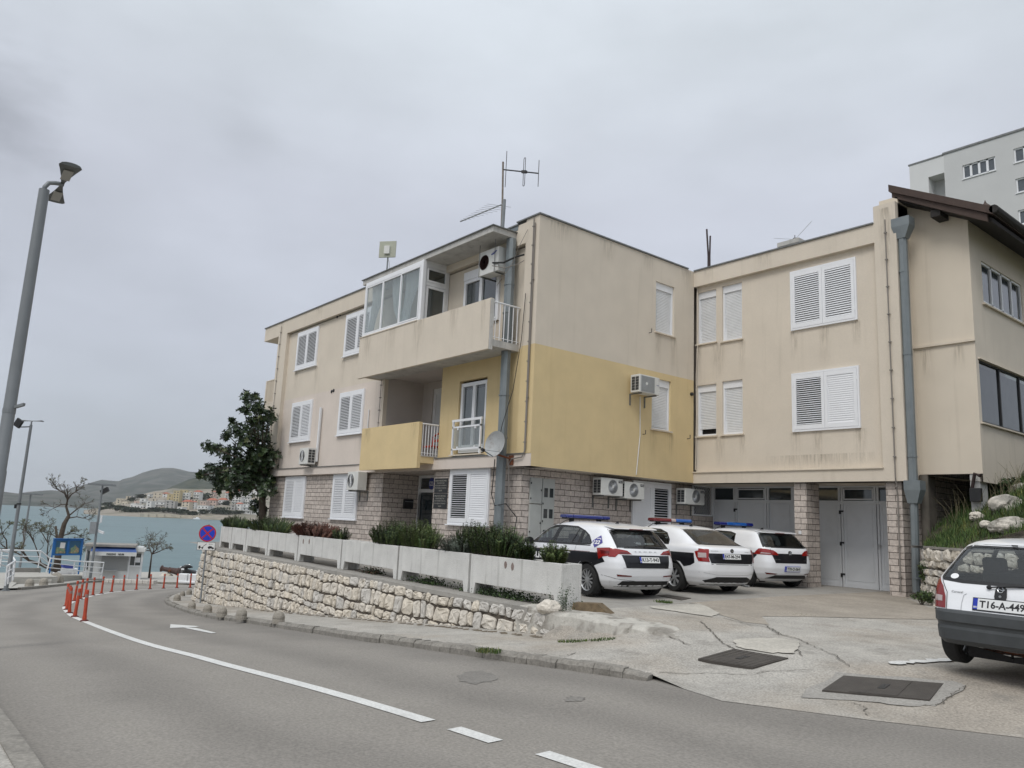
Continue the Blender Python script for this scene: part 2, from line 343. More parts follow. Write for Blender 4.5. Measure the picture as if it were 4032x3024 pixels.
# dashes towards the camera continue the same line
D0 = gp(2123, 2969); D1 = gp(1771, 2874)
dd = (D0-D1).normalized()
CLINE = [D0+dd*40, D0+dd*12, D0+dd*3, D0, D1]+CL
def catmull(P, n=6):
    out = []
    for i in range(len(P)-1):
        a = P[max(i-1, 0)]; b = P[i]; c = P[i+1]; d = P[min(i+2, len(P)-1)]
        for k in range(n):
            t = k/n; out.append(.5*((2*b)+(c-a)*t+(2*a-5*b+4*c-d)*t*t+(3*b-3*c+d-a)*t**3))
    return out+[P[-1]]
CLS = [P.xy for P in catmull(CLINE, 3)]
def latdist(x, y):
    best = 1e9; r = 0; s = 0
    p = Vector((x, y)); acc = 0; u = 0
    for a, b in zip(CLS, CLS[1:]):
        ab = b-a; l = ab.length
        if l < 1e-6: continue
        t = max(0, min(1, (p-a).dot(ab)/(l*l))); d = (p-(a+ab*t)).length
        if d < best: best = d; r = d*(1 if ab.cross(p-a) > 0 else -1); u = acc+t*l
        acc += l
    return u, r
def sheet(poly, hfn, step, mb=None, extra=None, uv=None):
    """triangulated sheet over a 2d polygon, heights from hfn"""
    bb = [min(p[0] for p in poly), min(p[1] for p in poly), max(p[0] for p in poly), max(p[1] for p in poly)]
    B = []
    for a, b in zip(poly, poly[1:]+poly[:1]):
        n = max(1, int(hypot(b[0]-a[0], b[1]-a[1])/step))
        for k in range(n): B.append(Vector((lerp(a[0], b[0], k/n), lerp(a[1], b[1], k/n))))
    nb = len(B); pts = list(B)
    def inside(x, y):
        c = False
        for a, b in zip(poly, poly[1:]+poly[:1]):
            if (a[1] > y) != (b[1] > y) and x < (b[0]-a[0])*(y-a[1])/(b[1]-a[1])+a[0]: c = not c
        return c
    x = bb[0]
    while x < bb[2]:
        y = bb[1]
        while y < bb[3]:
            px_, py_ = x+random.uniform(-.1, .1)*step, y+random.uniform(-.1, .1)*step
            if inside(px_, py_): pts.append(Vector((px_, py_)))
            y += step
        x += step
    vs, es, fs, *_ = geometry.delaunay_2d_cdt(pts, [(i, (i+1) % nb) for i in range(nb)], [list(range(nb))], 1, 1e-5)
    mb = mb or MB(); i0 = len(mb.v)
    for v in vs: mb.v.append(Vector((v.x, v.y, hfn(v.x, v.y)))*mb.k)
    for f in fs:
        a, b, c = [vs[i] for i in f[:3]]
        f = list(f)
        if (b-a).cross(c-a) < 0: f = f[::-1]
        mb.f.append([i0+i for i in f]); mb.m.append(mb.mi)
    return mb
# terrain: one big sheet, dropping under the sea beyond the quay
def terr(x, y):
    z = rz(x)-.05
    if x < -68: z = lerp(rz(-68), -16, sm((-68-x)/9))
    if y > 20: z += sm((y-20)/60)*min(10, (y-20)*.12)
    if y < -40: z = lerp(z, min(z, -3), sm((-40-y)/50))
    return z
xs = [-90, -82, -77, -73, -70.5, -68, -66] + [-64+2*i for i in range(0, 52)] + [42, 50, 70, 110, 200, 500, 1500, 4000]
ys = [-3000, -1000, -300, -120, -80, -50, -35, -25]+[-20+2.5*i for i in range(0, 22)]+[37, 45, 60, 80, 110, 160, 260, 500, 1200, 4000]
b = MB()
for y in ys:
    for x in xs: b.v.append(Vector((x, y, terr(x, y))))
nx = len(xs)
for j in range(len(ys)-1):
    for i in range(nx-1):
        a = j*nx+i; b.f.append([a, a+1, a+nx+1, a+nx]); b.m.append(0)
struct(b, 'ground', M['terrain'], 'scrubby ground under the road and the buildings', smooth=True)
# sea
def seamat():
    m = bpy.data.materials.new('sea_water'); m.use_nodes = True; nt = m.node_tree; nd = nt.nodes; b = nd['Principled BSDF']; lk = nt.links.new
    b.inputs['Roughness'].default_value = .32; b.inputs['IOR'].default_value = 1.33; b.inputs['Specular IOR Level'].default_value = .35
    tc = nd.new('ShaderNodeTexCoord')
    def nz(sc, st, det=5):
        mp = nd.new('ShaderNodeMapping'); mp.inputs['Scale'].default_value = st; mp.inputs['Rotation'].default_value = (0, 0, .5); lk(tc.outputs['Object'], mp.inputs[0])
        n = nd.new('ShaderNodeTexNoise'); n.inputs['Scale'].default_value = sc; n.inputs['Detail'].default_value = det; lk(mp.outputs[0], n.inputs[0]); return n.outputs[0]
    a = nz(.03, (1, .35, 1)); c = nz(.5, (1, .4, 1), 8)
    cr = nd.new('ShaderNodeValToRGB'); lk(a, cr.inputs[0]); e = cr.color_ramp.elements
    e[0].position = .35; e[0].color = (.068, .128, .136, 1); e[1].position = .65; e[1].color = (.094, .163, .169, 1)
    r = nd.new('ShaderNodeMapRange'); r.inputs[1].default_value = .35; r.inputs[2].default_value = .65; r.inputs[3].default_value = .86; r.inputs[4].default_value = 1.14; lk(c, r.inputs[0])
    s = nd.new('ShaderNodeVectorMath'); s.operation = 'SCALE'; lk(cr.outputs[0], s.inputs[0]); lk(r.outputs[0], s.inputs['Scale']); lk(s.outputs[0], b.inputs['Base Color'])
    bp = nd.new('ShaderNodeBump'); bp.inputs['Strength'].default_value = .9; bp.inputs['Distance'].default_value = .35; lk(c, bp.inputs['Height']); lk(bp.outputs[0], b.inputs['Normal'])
    return m
SEA = -11.2
b = MB(); b.face([(-12000, -9000, SEA), (-60, -9000, SEA), (-60, 9000, SEA), (-12000, 9000, SEA)])
struct(b, 'sea', seamat(), 'pale turquoise sea of the bay')
# road sheet
b = sheet([(-64, -34), (60, -34), (60, -5), (12, -4.2), (6, -4.0), (-17, -1.0), (-24, 3), (-38, 14), (-64, 14)], lambda x, y: rz(x), .9)
road = struct(b, 'road', M['road'], 'grey asphalt road bending left downhill round the building', smooth=True, uvf=lambda co: latdist(co.x, co.y))
# kerb line on the building side
zb = lambda x, y: (1400+x/2.212, 2250+y/2.212)
KP = [(2551, 2682), zb(2212, 912), zb(1600, 825), zb(1200, 768), zb(820, 712), zb(500, 664), zb(240, 627), (1400, 2520), q(2212, 460), q(2050, 438), q(1850, 412), q(1650, 367), q(1520, 318), q(1450, 287), q(1432, 255), q(1470, 228), q(1540, 203), q(1640, 176), q(1760, 152)]
KERB = [gp(*p) for p in KP]
KE = KERB[-1]+(KERB[-1]-KERB[-2]).normalized()*8
KS = catmull([KERB[0]]+KERB[1:]+[KE], 4)
yk = sorted([(P.x, P.y) for P in KERB[:12]])
EDGE = [gp(2843, 2761), gp(3409, 2834), gp(4032, 2907)]
EDGE.append(EDGE[-1]+(EDGE[-1]-EDGE[-2])*6)
ykl = yk+[(P.x, P.y) for P in EDGE]
def yw(x): return -3.80-.06*(x-4.9)
def upper(x, y): return lerp(-1.415, -1.335, sm((y+3)/7))
def kerbz(x): return rz(x)+.10*sm((9.3-x)/1.2)
def lower(x, y): return kerbz(x)
def Hc(x, y):
    if x < 5 : return lower(x, y)
    n = noise.noise(Vector((x*.9, y*.9, 3)))*.012
    lo = max(lower(x, y), rz(x)+.004)
    t = (y-plin(ykl, x)-.25)/2.4
    ramp = lerp(lo, upper(x, y), sm(t))+n*sm(t+.3)
    if x >= 7.4: return ramp
    if y > yw(x)+.12: return upper(x, y)
    k = sm((x-6.1)/1.3)
    return lerp(lo, ramp, k)
def offset_in(P, Q, d):
    n = (Q-P); n.z = 0; n = Vector((-n.y, n.x, 0)).normalized(); return n*d
# pavement: between kerb and wall plus the open yard
inner = []
for i, P in enumerate(KS):
    t = (KS[min(i+1, len(KS)-1)]-KS[max(i-1, 0)]); t.z = 0; t.normalize(); nrm = Vector((t.y, -t.x, 0))
    inner.append(P+nrm*.13)
poly = [(P.x, P.y) for P in EDGE[::-1]]+[(P.x, P.y) for P in inner]
poly += [(-26, 12), (-26, 13), (-19, 5), (-18.6, -.9), (5.0, -3.7), (5.0, -3.3), (5.0, 9.5), (30, 9.5), (EDGE[-1].x, 8)]
bm_ = sheet(poly, Hc, .45)
struct(bm_, 'pavement', M['pave'], 'rough pale concrete pavement and yard in front of the garages', smooth=True)
b = sheet([(5.02, -3.72), (5.02, 9.4), (-20, 9.4), (-20, 1.5), (-18.9, -2.2)], lambda x, y: upper(x, y), .8)
struct(b, 'terrace', M['concrete_dark'], 'raised concrete terrace between the retaining wall and the house', smooth=True)
# kerb stones
kb = MB(); acc = 0
for i in range(len(KS)-1):
    P, Q_ = KS[i], KS[i+1]; t = Q_-P; t.z = 0
    if t.length < 1e-4: continue
    ln = t.length; t.normalize(); nrm = Vector((t.y, -t.x, 0))
    n = max(1, round(ln/.95))
    for k in range(n):
        A = P.lerp(Q_, (k+.012)/n); B_ = P.lerp(Q_, (k+.988)/n)
        for S_ in (A, B_): S_.z = rz(S_.x)
        j1, j2 = random.uniform(-.012, .012), random.uniform(-.012, .012)
        h1 = kerbz(A.x)-rz(A.x)+.012+j1; h2 = kerbz(B_.x)-rz(B_.x)+.012+j2
        up = Vector((0, 0, 1))
        r1 = nrm*random.uniform(-.012, .012)
        sec = lambda S_, h: [S_+r1-up*.1, S_+r1+up*(h*.6), S_+r1+nrm*.04+up*h, S_+r1+nrm*.15+up*(h+.004), S_+r1+nrm*.16-up*.1]
        s1, s2 = sec(A, h1), sec(B_, h2); i0 = len(kb.v); kb.v += s1+s2
        for j in range(4): kb.f.append([i0+j, i0+j+1, i0+5+j+1, i0+5+j]); kb.m.append(0)
        kb.f.append([i0+j for j in range(5)][::-1]); kb.f.append([i0+5+j for j in range(5)]); kb.m += [0, 0]
struct(kb, 'kerb', M['kerb'], 'weathered stone kerb along the pavement')
# left pavement by the viewer
PL0 = [gp(0, 2858), gp(40, 2915), gp(97, 3000), gp(160, 3100)]
dl = (PL0[-1]-PL0[0]).normalized()
ring = [PL0[0]-dl*4]+PL0+[PL0[-1]+dl*6]
nl = Vector((dl.y, -dl.x, 0)); 
if (PL0[0]+nl-EYE).dot(CR) > (PL0[0]-EYE).dot(CR): nl = -nl
poly = [(P.x, P.y) for P in ring]+[((P+nl*7).x, (P+nl*7).y) for P in ring[::-1]]
b = sheet(poly, lambda x, y: rz(x)+.11, .6); struct(b, 'near_pavement', M['pave'], 'corner of concrete pavement at the lower left', smooth=True)
b = MB()
for P, Q_ in zip(ring, ring[1:]):
    u_ = Vector((0, 0, 1)); b.hexa([P-u_*.2, Q_-u_*.2, Q_+nl*.14-u_*.2, P+nl*.14-u_*.2, P+u_*.115, Q_+u_*.115, Q_+nl*.14+u_*.12, P+nl*.14+u_*.12])
struct(b, 'near_kerb', M['kerb'], 'kerb edge at the lower left corner')
# painted lines
def line_strip(b, P, wd, z=.006, seg=.35, hw=None):
    P = catmull(P, 5)
    pts = []
    for i, p in enumerate(P):
        t = P[min(i+1, len(P)-1)]-P[max(i-1, 0)]; t.z = 0; t.normalize(); n = Vector((-t.y, t.x, 0))
        pts.append((p+n*wd/2, p-n*wd/2))
    for (a, c), (d, e) in zip(pts, pts[1:]):
        b.face([Vector((v.x, v.y, rz(v.x)+z)) for v in (a, c, e, d)])
b = MB(); 
e1 = gp(1400+635/2.212, 2250+1308/2.212)
line_strip(b, [e1]+CL[1:], .15)
struct(b, 'centre_line', M['paint'], 'solid white centre line sweeping round the bend')
for a_, c_ in (((1788, 2869), (1952, 2922)), ((2135, 2966), (2400, 3052))):
    b = MB(); line_strip(b, [gp(*a_), gp((a_[0]+c_[0])/2, (a_[1]+c_[1])/2), gp(*c_)], .15)
    struct(b, 'lane_dash', M['paint'], 'short white dash of the centre line')
b = MB(); line_strip(b, [gp(*q(a, b_)) for a, b_ in ((1360, 112), (1500, 122), (1640, 128), (1740, 128))], .12)
struct(b, 'edge_line', M['paint'], 'thin white edge line on the far side of the bend')
# merge arrow
b = MB()
for tri in ([(1480, 495), (1485, 462), (1740, 480)], [(1480, 495), (1740, 480), (1700, 488)], [(1480, 495), (1700, 488), (1640, 490)], [(1640, 490), (1600, 494), (1840, 542)], [(1640, 490), (1840, 542), (1885, 538)], [(1640, 490), (1885, 538), (1720, 498)]):
    pts = [gp(*q(*t)) for t in tri]
    n = (pts[1]-pts[0]).cross(pts[2]-pts[0])
    if n.z < 0: pts = pts[::-1]
    b.face([Vector((p.x, p.y, rz(p.x)+.008)) for p in pts])
struct(b, 'road_arrow', M['paint'], 'white merge arrow painted on the lane')
def atH(px, py, dz=.004):
    """pixel onto the yard surface"""
    d = pray(px, py); lo, hi = 3.0, 40.0; t = lo
    while t < hi:
        P = EYE+d*t
        if P.z < Hc(P.x, P.y) if P.x > 5 else P.z < upper(P.x, P.y): break
        t += .05
    for _ in range(3): pass
    P = EYE+d*(t-.025); return Vector((P.x, P.y, (Hc(P.x, P.y) if P.x > 5 else upper(P.x, P.y))+dz))
z6 = lambda x, y: (2000+x/1.8433, 2200+y/1.8433)
z7 = lambda x, y: (3000+x/2.1434, 2300+y/2.1434)
def blob(pix, name, m, label, dz, f=atH, step=.25, jit=.03):
    P = [f(*p) for p in pix]; P2 = []
    for a, c in zip(P, P[1:]+P[:1]):
        for k in range(5):
            v = a.lerp(c, k/5); P2.append((v.x+random.uniform(-jit, jit), v.y+random.uniform(-jit, jit)))
    hf = (lambda x, y: Hc(x, y)+dz) if f is atH else (lambda x, y: rz(x)+dz)
    s = sheet(P2, hf, step); return struct(s, name, m, label, smooth=True)
blob([(1752+a, 2632+c_) for a, c_ in ((50, 30), (90, 14), (140, 8), (200, 30), (205, 48), (120, 62), (60, 50))], 'oil_stain', M['oil'], 'dark stain on the asphalt of the near lane', .004, f=gp)
blob([(2210+a, 2735+c_) for a, c_ in ((10, 18), (40, 6), (85, 12), (95, 22), (50, 28), (15, 26))], 'oil_stain', M['oil'], 'small dark stain on the asphalt nearer the viewer', .004, f=gp)
blob([z6(1640, 590), z6(1760, 580), z6(1960, 582), z6(2110, 605), z6(2115, 640), z6(2060, 690), z6(1900, 690), z6(1700, 655), z6(1640, 620)], 'concrete_patch', M['patch'], 'pale concrete patch beside the manhole cover', .012)
blob([z6(1030, 345), z6(1150, 300), z6(1310, 300), z6(1400, 330), z6(1540, 400), z6(1480, 425), z6(1200, 385), z6(1040, 362)], 'concrete_patch', M['patch'], 'pale broken concrete patch behind the police cars', .012)
blob([z7(340, 930), z7(640, 745), z7(1640, 825), z7(1740, 860), z7(1480, 1035), z7(1090, 1030), z7(1000, 1000), z7(350, 965)], 'asphalt_patch', M['patchgrey'], 'grey mortar patch round the wide manhole cover', .010)

# finer brownish concrete in front of the garages, cracks, faded bay line
M['apron'] = mat('brown_concrete_apron', (.315, .28, .235), .95, var=.14, vs=1.2, bump=.7, bs=24, fine=.16, fs=22, dirt=.4, ds=1.1, dcol=(.17, .145, .12))
AB = [atH(*p) for p in (z6(1030, 300), z6(1400, 330), z6(1545, 410), z6(1720, 462), z7(60, 345), z7(0, 275), z7(400, 278), z7(900, 290), z7(1490, 300))]
ap = [(p.x, p.y) for p in AB]+[(11.5, AB[-1].y+.2), (11.5, 4.0), (7.6, 4.3), (6.3, 6.2), (6.2, 8.1), (5.05, 8.1), (5.05, -1.0)]
b = sheet(ap, lambda x, y: Hc(x, y)+.006, .3)
struct(b, 'garage_apron', M['apron'], 'smoother brown concrete in front of the garages', smooth=True)
def crack(pts, wd=.02, label='ragged crack in the yard concrete', f=atH, n=9, name='crack', m=None, dz=.011):
    P = [f(*p) for p in pts]; Q_ = []
    for a, c in zip(P, P[1:]):
        for k in range(n): Q_.append(a.lerp(c, k/n)+Vector((random.gauss(0, .012), random.gauss(0, .012), 0)))
    Q_.append(P[-1]); b = MB(); hz = (lambda x, y: Hc(x, y)+dz) if f is atH else (lambda x, y: rz(x)+dz)
    L_ = []
    for i, p in enumerate(Q_):
        t = (Q_[min(i+1, len(Q_)-1)]-Q_[max(i-1, 0)]); t.z = 0; t.normalize(); n_ = Vector((-t.y, t.x, 0))*wd*.6*random.uniform(.2, 1)*(.4 if i in (0, len(Q_)-1) else 1); L_.append((p+n_, p-n_))
    for (a, c), (d, e) in zip(L_, L_[1:]): b.face([Vector((v.x, v.y, hz(v.x, v.y))) for v in (c, e, d, a)])
    return struct(b, name, m or M['crack'], label)
for pts, wd in (([z6(1400, 455), z6(1470, 520), z6(1515, 575), z6(1560, 615), z6(1650, 660)], .022), ([z6(1560, 430), z6(1740, 478), z6(1890, 505), z6(1960, 550), z6(2120, 590)], .02), ([z6(1030, 540), z6(1180, 570), z6(1330, 628)], .018), ([z7(30, 350), z7(150, 420), z7(330, 475), z7(470, 540), z7(620, 610), z7(740, 700)], .018), ([z7(1370, 1040), z7(1500, 1020), z7(1590, 950), z7(1670, 895), z7(1750, 868)], .014), ([z6(1080, 832), z6(1450, 832), z6(1780, 842), z6(1900, 822)], .014), ([z7(0, 740), z7(220, 735), z7(420, 730)], .012), ([z7(760, 1000), z7(870, 1040), z7(890, 1110)], .014), ([z6(2115, 610), z6(2100, 660), z6(2140, 712)], .02)):
    crack(pts, wd)
crack([z7(1080, 678), z7(1300, 662), z7(1620, 645)], .16, 'faded white bay line beside the hatchback', name='bay_line', m=M['paint'], n=6, dz=.016)
crack([z6(350, 722), z6(470, 700), z6(590, 655)], .016, 'crack across the pavement below the wall end', f=lambda x, y: gp(x, y, .1), dz=.118)
# ---------------- the corner house (built in units of 1/1.12 m, origin at its street corner) ----------------
K = 1.12
def FY(v): return lambda u, z, n=0.0: Vector((u, v-n, z))      # wall facing the street (-y)
def FX(v): return lambda u, z, n=0.0: Vector((v+n, u, z))      # wall facing the yard (+x)
def fbox(b, F, u0, u1, z0, z1, n0, n1, mi=None):
    p = [F(u0, z0, n0), F(u1, z0, n0), F(u1, z0, n1), F(u0, z0, n1), F(u0, z1, n0), F(u1, z1, n0), F(u1, z1, n1), F(u0, z1, n1)]
    i = len(b.v); b.v += [q_*b.k for q_ in p]
    c = sum(p, Vector())/8
    for f in ((0, 3, 2, 1), (4, 5, 6, 7), (0, 1, 5, 4), (1, 2, 6, 5), (2, 3, 7, 6), (3, 0, 4, 7)):
        a, bb, cc = p[f[0]], p[f[1]], p[f[2]]
        n = (bb-a).cross(cc-a)
        if n.dot((a+cc)/2-c) < 0: f = f[::-1]
        b.f.append([i+j for j in f]); b.m.append(b.mi if mi is None else mi)
def wallh(b, F, u0, u1, z0, z1, holes=(), depth=.12, mi=None, ri=None):
    us = sorted({u0, u1, *[h[0] for h in holes], *[h[1] for h in holes]}); zs = sorted({z0, z1, *[h[2] for h in holes], *[h[3] for h in holes]})
    def quad(pts, m, out):
        n = (pts[1]-pts[0]).cross(pts[2]-pts[0])
        if n.dot(out) < 0: pts = pts[::-1]
        b.face(pts, m)
    on = F(0, 0, 1)-F(0, 0, 0)
    for a, c in zip(us, us[1:]):
        for d, e in zip(zs, zs[1:]):
            mu, mz = (a+c)/2, (d+e)/2
            if any(h[0] < mu < h[1] and h[2] < mz < h[3] for h in holes): continue
            quad([F(a, d), F(c, d), F(c, e), F(a, e)], mi, on)
    for h in holes:
        dp = h[4] if len(h) > 4 else depth
        a, c, d, e = h[:4]; cen = F((a+c)/2, (d+e)/2, -dp/2)
        for pts in ([F(a, d), F(c, d), F(c, d, -dp), F(a, d, -dp)], [F(a, e), F(c, e), F(c, e, -dp), F(a, e, -dp)], [F(a, d), F(a, e), F(a, e, -dp), F(a, d, -dp)], [F(c, d), F(c, e), F(c, e, -dp), F(c, d, -dp)]):
            mid = sum(pts, Vector())/4; quad(pts, ri if ri is not None else mi, cen-mid)
house = thing('corner_house', 'three storey flat roofed corner house, beige and yellow render over a stone clad ground floor', 'house', (0, 0, -1.4))
AL = .13
# upper walls of the street front
b = MB(K); F = FY(AL)
wallh(b, F, -14.31, -.49, 4.05, 6.56, mi=0)
wallh(b, F, -14.31, -6.85, 1.5, 4.05, mi=1)
wallh(b, F, -6.85, -6.73, 1.5, 4.05, mi=1)
wallh(b, F, -3.9, -.49, 1.55, 4.05, [(-3.08, -1.9, 1.63, 3.52, .13)], mi=2)
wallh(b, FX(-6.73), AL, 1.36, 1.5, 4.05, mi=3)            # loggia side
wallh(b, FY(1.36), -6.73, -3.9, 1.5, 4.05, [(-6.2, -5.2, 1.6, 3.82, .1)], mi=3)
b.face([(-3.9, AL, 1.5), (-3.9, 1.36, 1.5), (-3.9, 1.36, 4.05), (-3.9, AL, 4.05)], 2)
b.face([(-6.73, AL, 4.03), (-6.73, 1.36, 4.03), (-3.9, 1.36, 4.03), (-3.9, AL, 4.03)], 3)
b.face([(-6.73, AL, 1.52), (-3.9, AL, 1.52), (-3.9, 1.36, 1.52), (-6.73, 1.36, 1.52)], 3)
b.build('street_wall', [M['stucco'], M['stucco_pink'], M['yellow'], M['loggia']], house)
# frame of the front: pilasters, top band, bottom band
b = MB(K)
b.box(-15.09, 0, 1.25, -14.31, 12, 6.6); b.box(-16.5, 0, 6.6, -.49, 12, 7.12)
b.box(-14.31, 0, 1.25, -3.86, .6, 1.49, 1)
b.box(-3.86, 0, 1.25, -.0, .45, 1.53, 1)
b.box(-6.86, .001, 1.491, -6.73, AL+.002, 4.02)
b.build('street_frame', [M['stucco'], M['stucco_pink']], house)
b = MB(K); b.box(-14.3, -.035, 1.49, -6.9, .13, 1.505); b.box(-3.82, -.03, 1.53, -.2, .13, 1.55); b.build('ledge', M['metalcap'], house)
b = MB(K)
b.box(-.49, 0, 1.54, 0, .5, 4.055, 1); b.box(-.49, 0, 4.055, 0, .5, 7.18, 0)
b.build('corner_pilaster', [M['stucco'], M['yellow']], house)
# yard wall (B) with two roller shutter windows
b = MB(K); F = FX(0)
wallh(b, F, .5, 5.81, 4.055, 7.18, [(4.19, 4.95, 5.12, 6.53)], mi=0)
wallh(b, F, .5, 5.81, 1.25, 4.055, [(4.08, 4.84, 2.52, 3.88)], mi=1)
b.face([(0, 0, 1.25), (0, 5.81, 1.25), (-.6, 5.81, 1.25), (-.6, 0, 1.25)], 0)
b.box(-.012, 0.02, 1.25, .004, .5, 1.54, 1)
b.build('yard_wall', [M['stucco'], M['yellow']], house)
# garage wing (C)
b = MB(K); F = FY(5.93)
holes = [(.03, .66, 5.07, 6.58), (.85, 1.48, 5.03, 6.6), (.03, .66, 2.5, 3.92), (.85, 1.48, 2.5, 3.95)]
wallh(b, F, 0, 5.12, 1.52, 6.73, holes, mi=0)
b.box(0, 5.81, 6.73, 5.12, 6.3, 7.18); b.box(0, 5.812, 1.24, 5.12, 6.3, 1.52)
b.box(5.12, 5.81, 1.24, 5.62, 7.2, 7.6)
b.face([(-.6, 5.81, 1.24), (-.6, 7.5, 1.24), (5.6, 7.5, 1.24), (5.6, 5.81, 1.24)])
b.box(-14.9, 6.3, 1.3, 5.6, 12, 7.1)
b.build('wing_wall', [M['stucco'], M['yellow']], house)
b = MB(K); b.box(0, 5.775, 1.52, 5.14, 5.93, 1.545); b.build('ledge', M['stucco_warm'], house)
# ground floor stone
b = MB(K); F = FY(.16)
wallh(b, F, -14.79, -.47, -1.45, 1.27, [(-6.69, -4.04, -1.45, 1.24, 1.3)], mi=0)
b.box(-14.79, .2, -1.6, -14.7, 9, 1.25, 1)
b.build('stone_base', [M['stone'], M['stone_side']], house); b = MB(K)
wallh(b, FX(-.47), .16, 7.36, -1.45, 1.27, [(6.37, 7.3, .4, 1.25, .12)], mi=1)
b.build('stone_base', [M['stone'], M['stone_side']], house); b = MB(K)
b.box(5.50, 6.5, -1.5, 5.62, 12.5, 1.9, 1)
b.build('stone_base', [M['stone'], M['stone_side']], house)
for pq in ((2.9, 5.93, -1.45, 3.22, 6.5, 1.25), (5.11, 5.93, -1.45, 5.45, 6.4, 1.25)): b = MB(K); b.box(*pq); b.build('stone_pier', [M['stone'], M['stone_side']], house)
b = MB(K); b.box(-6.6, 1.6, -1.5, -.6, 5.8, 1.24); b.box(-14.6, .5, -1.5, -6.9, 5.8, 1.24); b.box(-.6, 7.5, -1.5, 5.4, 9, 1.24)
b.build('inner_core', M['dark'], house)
# roof caps
b = MB(K)
def cap(x0, y0, x1, y1, z, o=.035): b.box(x0-o, y0-o, z, x1+o, y1+o, z+.035)
cap(-16.5, 0, -.8, .25, 7.12); cap(-.8, 0, .0, .25, 7.185); cap(-.25, .29, .0, 5.5, 7.185); cap(.04, 5.81, 5.08, 6.05, 7.183)
b.box(-16.3, .2, 6.9, -.2, 12, 7.13); b.box(-.4, 5.9, 6.9, 5.6, 12, 7.14); b.box(-2, .3, 6.9, -.02, 7, 7.16)
b.box(-1.25, -.01, 7.0, -.8, .02, 7.15, 1)
b.build('roof', [M['metalcap'], M['galv']], house)
# --- shutters ---
def leaf(b, F, u0, u1, z0, z1, n0, op, ns=21):
    fr = .075; fb = .11
    for a in ((u0, u0+fr, z0, z1), (u1-fr, u1, z0, z1), (u0+fr, u1-fr, z0, z0+fb), (u0+fr, u1-fr, z1-fb, z1)): fbox(b, F, *a, n0, n0+.035)
    h = (z1-z0-2*fb)/ns
    for k in range(ns):
        zc = z0+fb+(k+.5)*h
        a = radians(op); t = .0045; hw = h*.56
        # slat: outer edge lower
        dz, dn = cos(a)*hw, sin(a)*hw*1.0
        pts = [(zc-dz, n0+.017+dn), (zc+dz, n0+.017-dn)]
        nx_, nz_ = cos(a)*t, sin(a)*t
        P = [F(u_, z_, n_) for (z_, n_) in pts for u_ in (u0+fr-.005, u1-fr+.005)]
        Q_ = [F(u_, z_+nz_, n_+nx_) for (z_, n_) in pts for u_ in (u0+fr-.005, u1-fr+.005)]
        i = len(b.v); b.v += [p*b.k for p in (P[0], P[1], P[3], P[2], Q_[0], Q_[1], Q_[3], Q_[2])]
        for f in ((0, 3, 2, 1), (4, 5, 6, 7), (0, 1, 5, 4), (1, 2, 6, 5), (2, 3, 7, 6), (3, 0, 4, 7)): b.f.append([i+j for j in f]); b.m.append(b.mi)
def shutter(F, u0, u1, z0, z1, opens=(40, 40), sill=True, label=None, ns=21):
    b = MB(K); fw = .045
    for a in ((u0, u0+fw, z0, z1), (u1-fw, u1, z0, z1), (u0+fw, u1-fw, z1-fw, z1), (u0+fw, u1-fw, z0, z0+fw)): fbox(b, F, *a, 0, .05)
    if sill: fbox(b, F, u0-.04, u1+.04, z0-.03, z0-.002, 0, .09)
    fbox(b, F, u0+fw, u1-fw, z0+fw, z1-fw, .001, .003, 1)
    w_ = b.build('window', [M['white'], M['dark']], house)
    if label: w_['label'] = label
    mid = (u0+u1)/2
    for i, (a, c) in enumerate(((u0+fw+.004, mid-.003), (mid+.003, u1-fw-.004))):
        lb = MB(K); leaf(lb, F, a, c, z0+fw+.004, z1-fw-.004, .02, opens[i], ns)
        # hinges and a small catch
        hu = a if i == 0 else c
        for hz in (z0+.28, z1-.28): fbox(lb, F, hu-.012, hu+.012, hz-.05, hz+.05, .05, .062)
        lb.build('shutter_leaf', M['white'], w_)
F = FY(AL)
shutter(F, -13.5, -11.78, 5.07, 6.48, (40, 42), label='upper louvred window at the left end of the street front')
shutter(F, -9.74, -8.02, 5.07, 6.48, (40, 38), label='louvred window half hidden behind the upper balcony')
shutter(F, -13.42, -11.76, 2.44, 3.86, (44, 34), label='louvred window of the middle floor at the left end')
shutter(F, -9.72, -8.09, 2.48, 3.86, (46, 40), label='louvred window of the middle floor beside the yellow balcony')
F = FY(.16)
shutter(F, -13.46, -11.8, -.18, 1.22, (38, 20), label='ground floor louvred window nearest the tree', ns=20)
shutter(F, -9.76, -8.1, -.15, 1.24, (38, 36), label='ground floor louvred window behind the outdoor unit', ns=20)
shutter(F, -3.26, -1.6, -.12, 1.27, (72, 14), label='ground floor louvred window with one leaf open dark', ns=20)
F = FY(5.93)
shutter(F, 2.92, 4.62, 5.0, 6.53, (36, 34), sill=False, label='upper louvred window over the garages', ns=22)
shutter(F, 2.91, 4.61, 2.46, 3.91, (52, 14), sill=False, label='lower louvred window over the garages, left leaf dark', ns=22)
F = FX(-.47)
shutter(F, 3.89, 5.42, -.55, 1.2, (12, 74), sill=False, label='louvred window behind the police cars', ns=22)
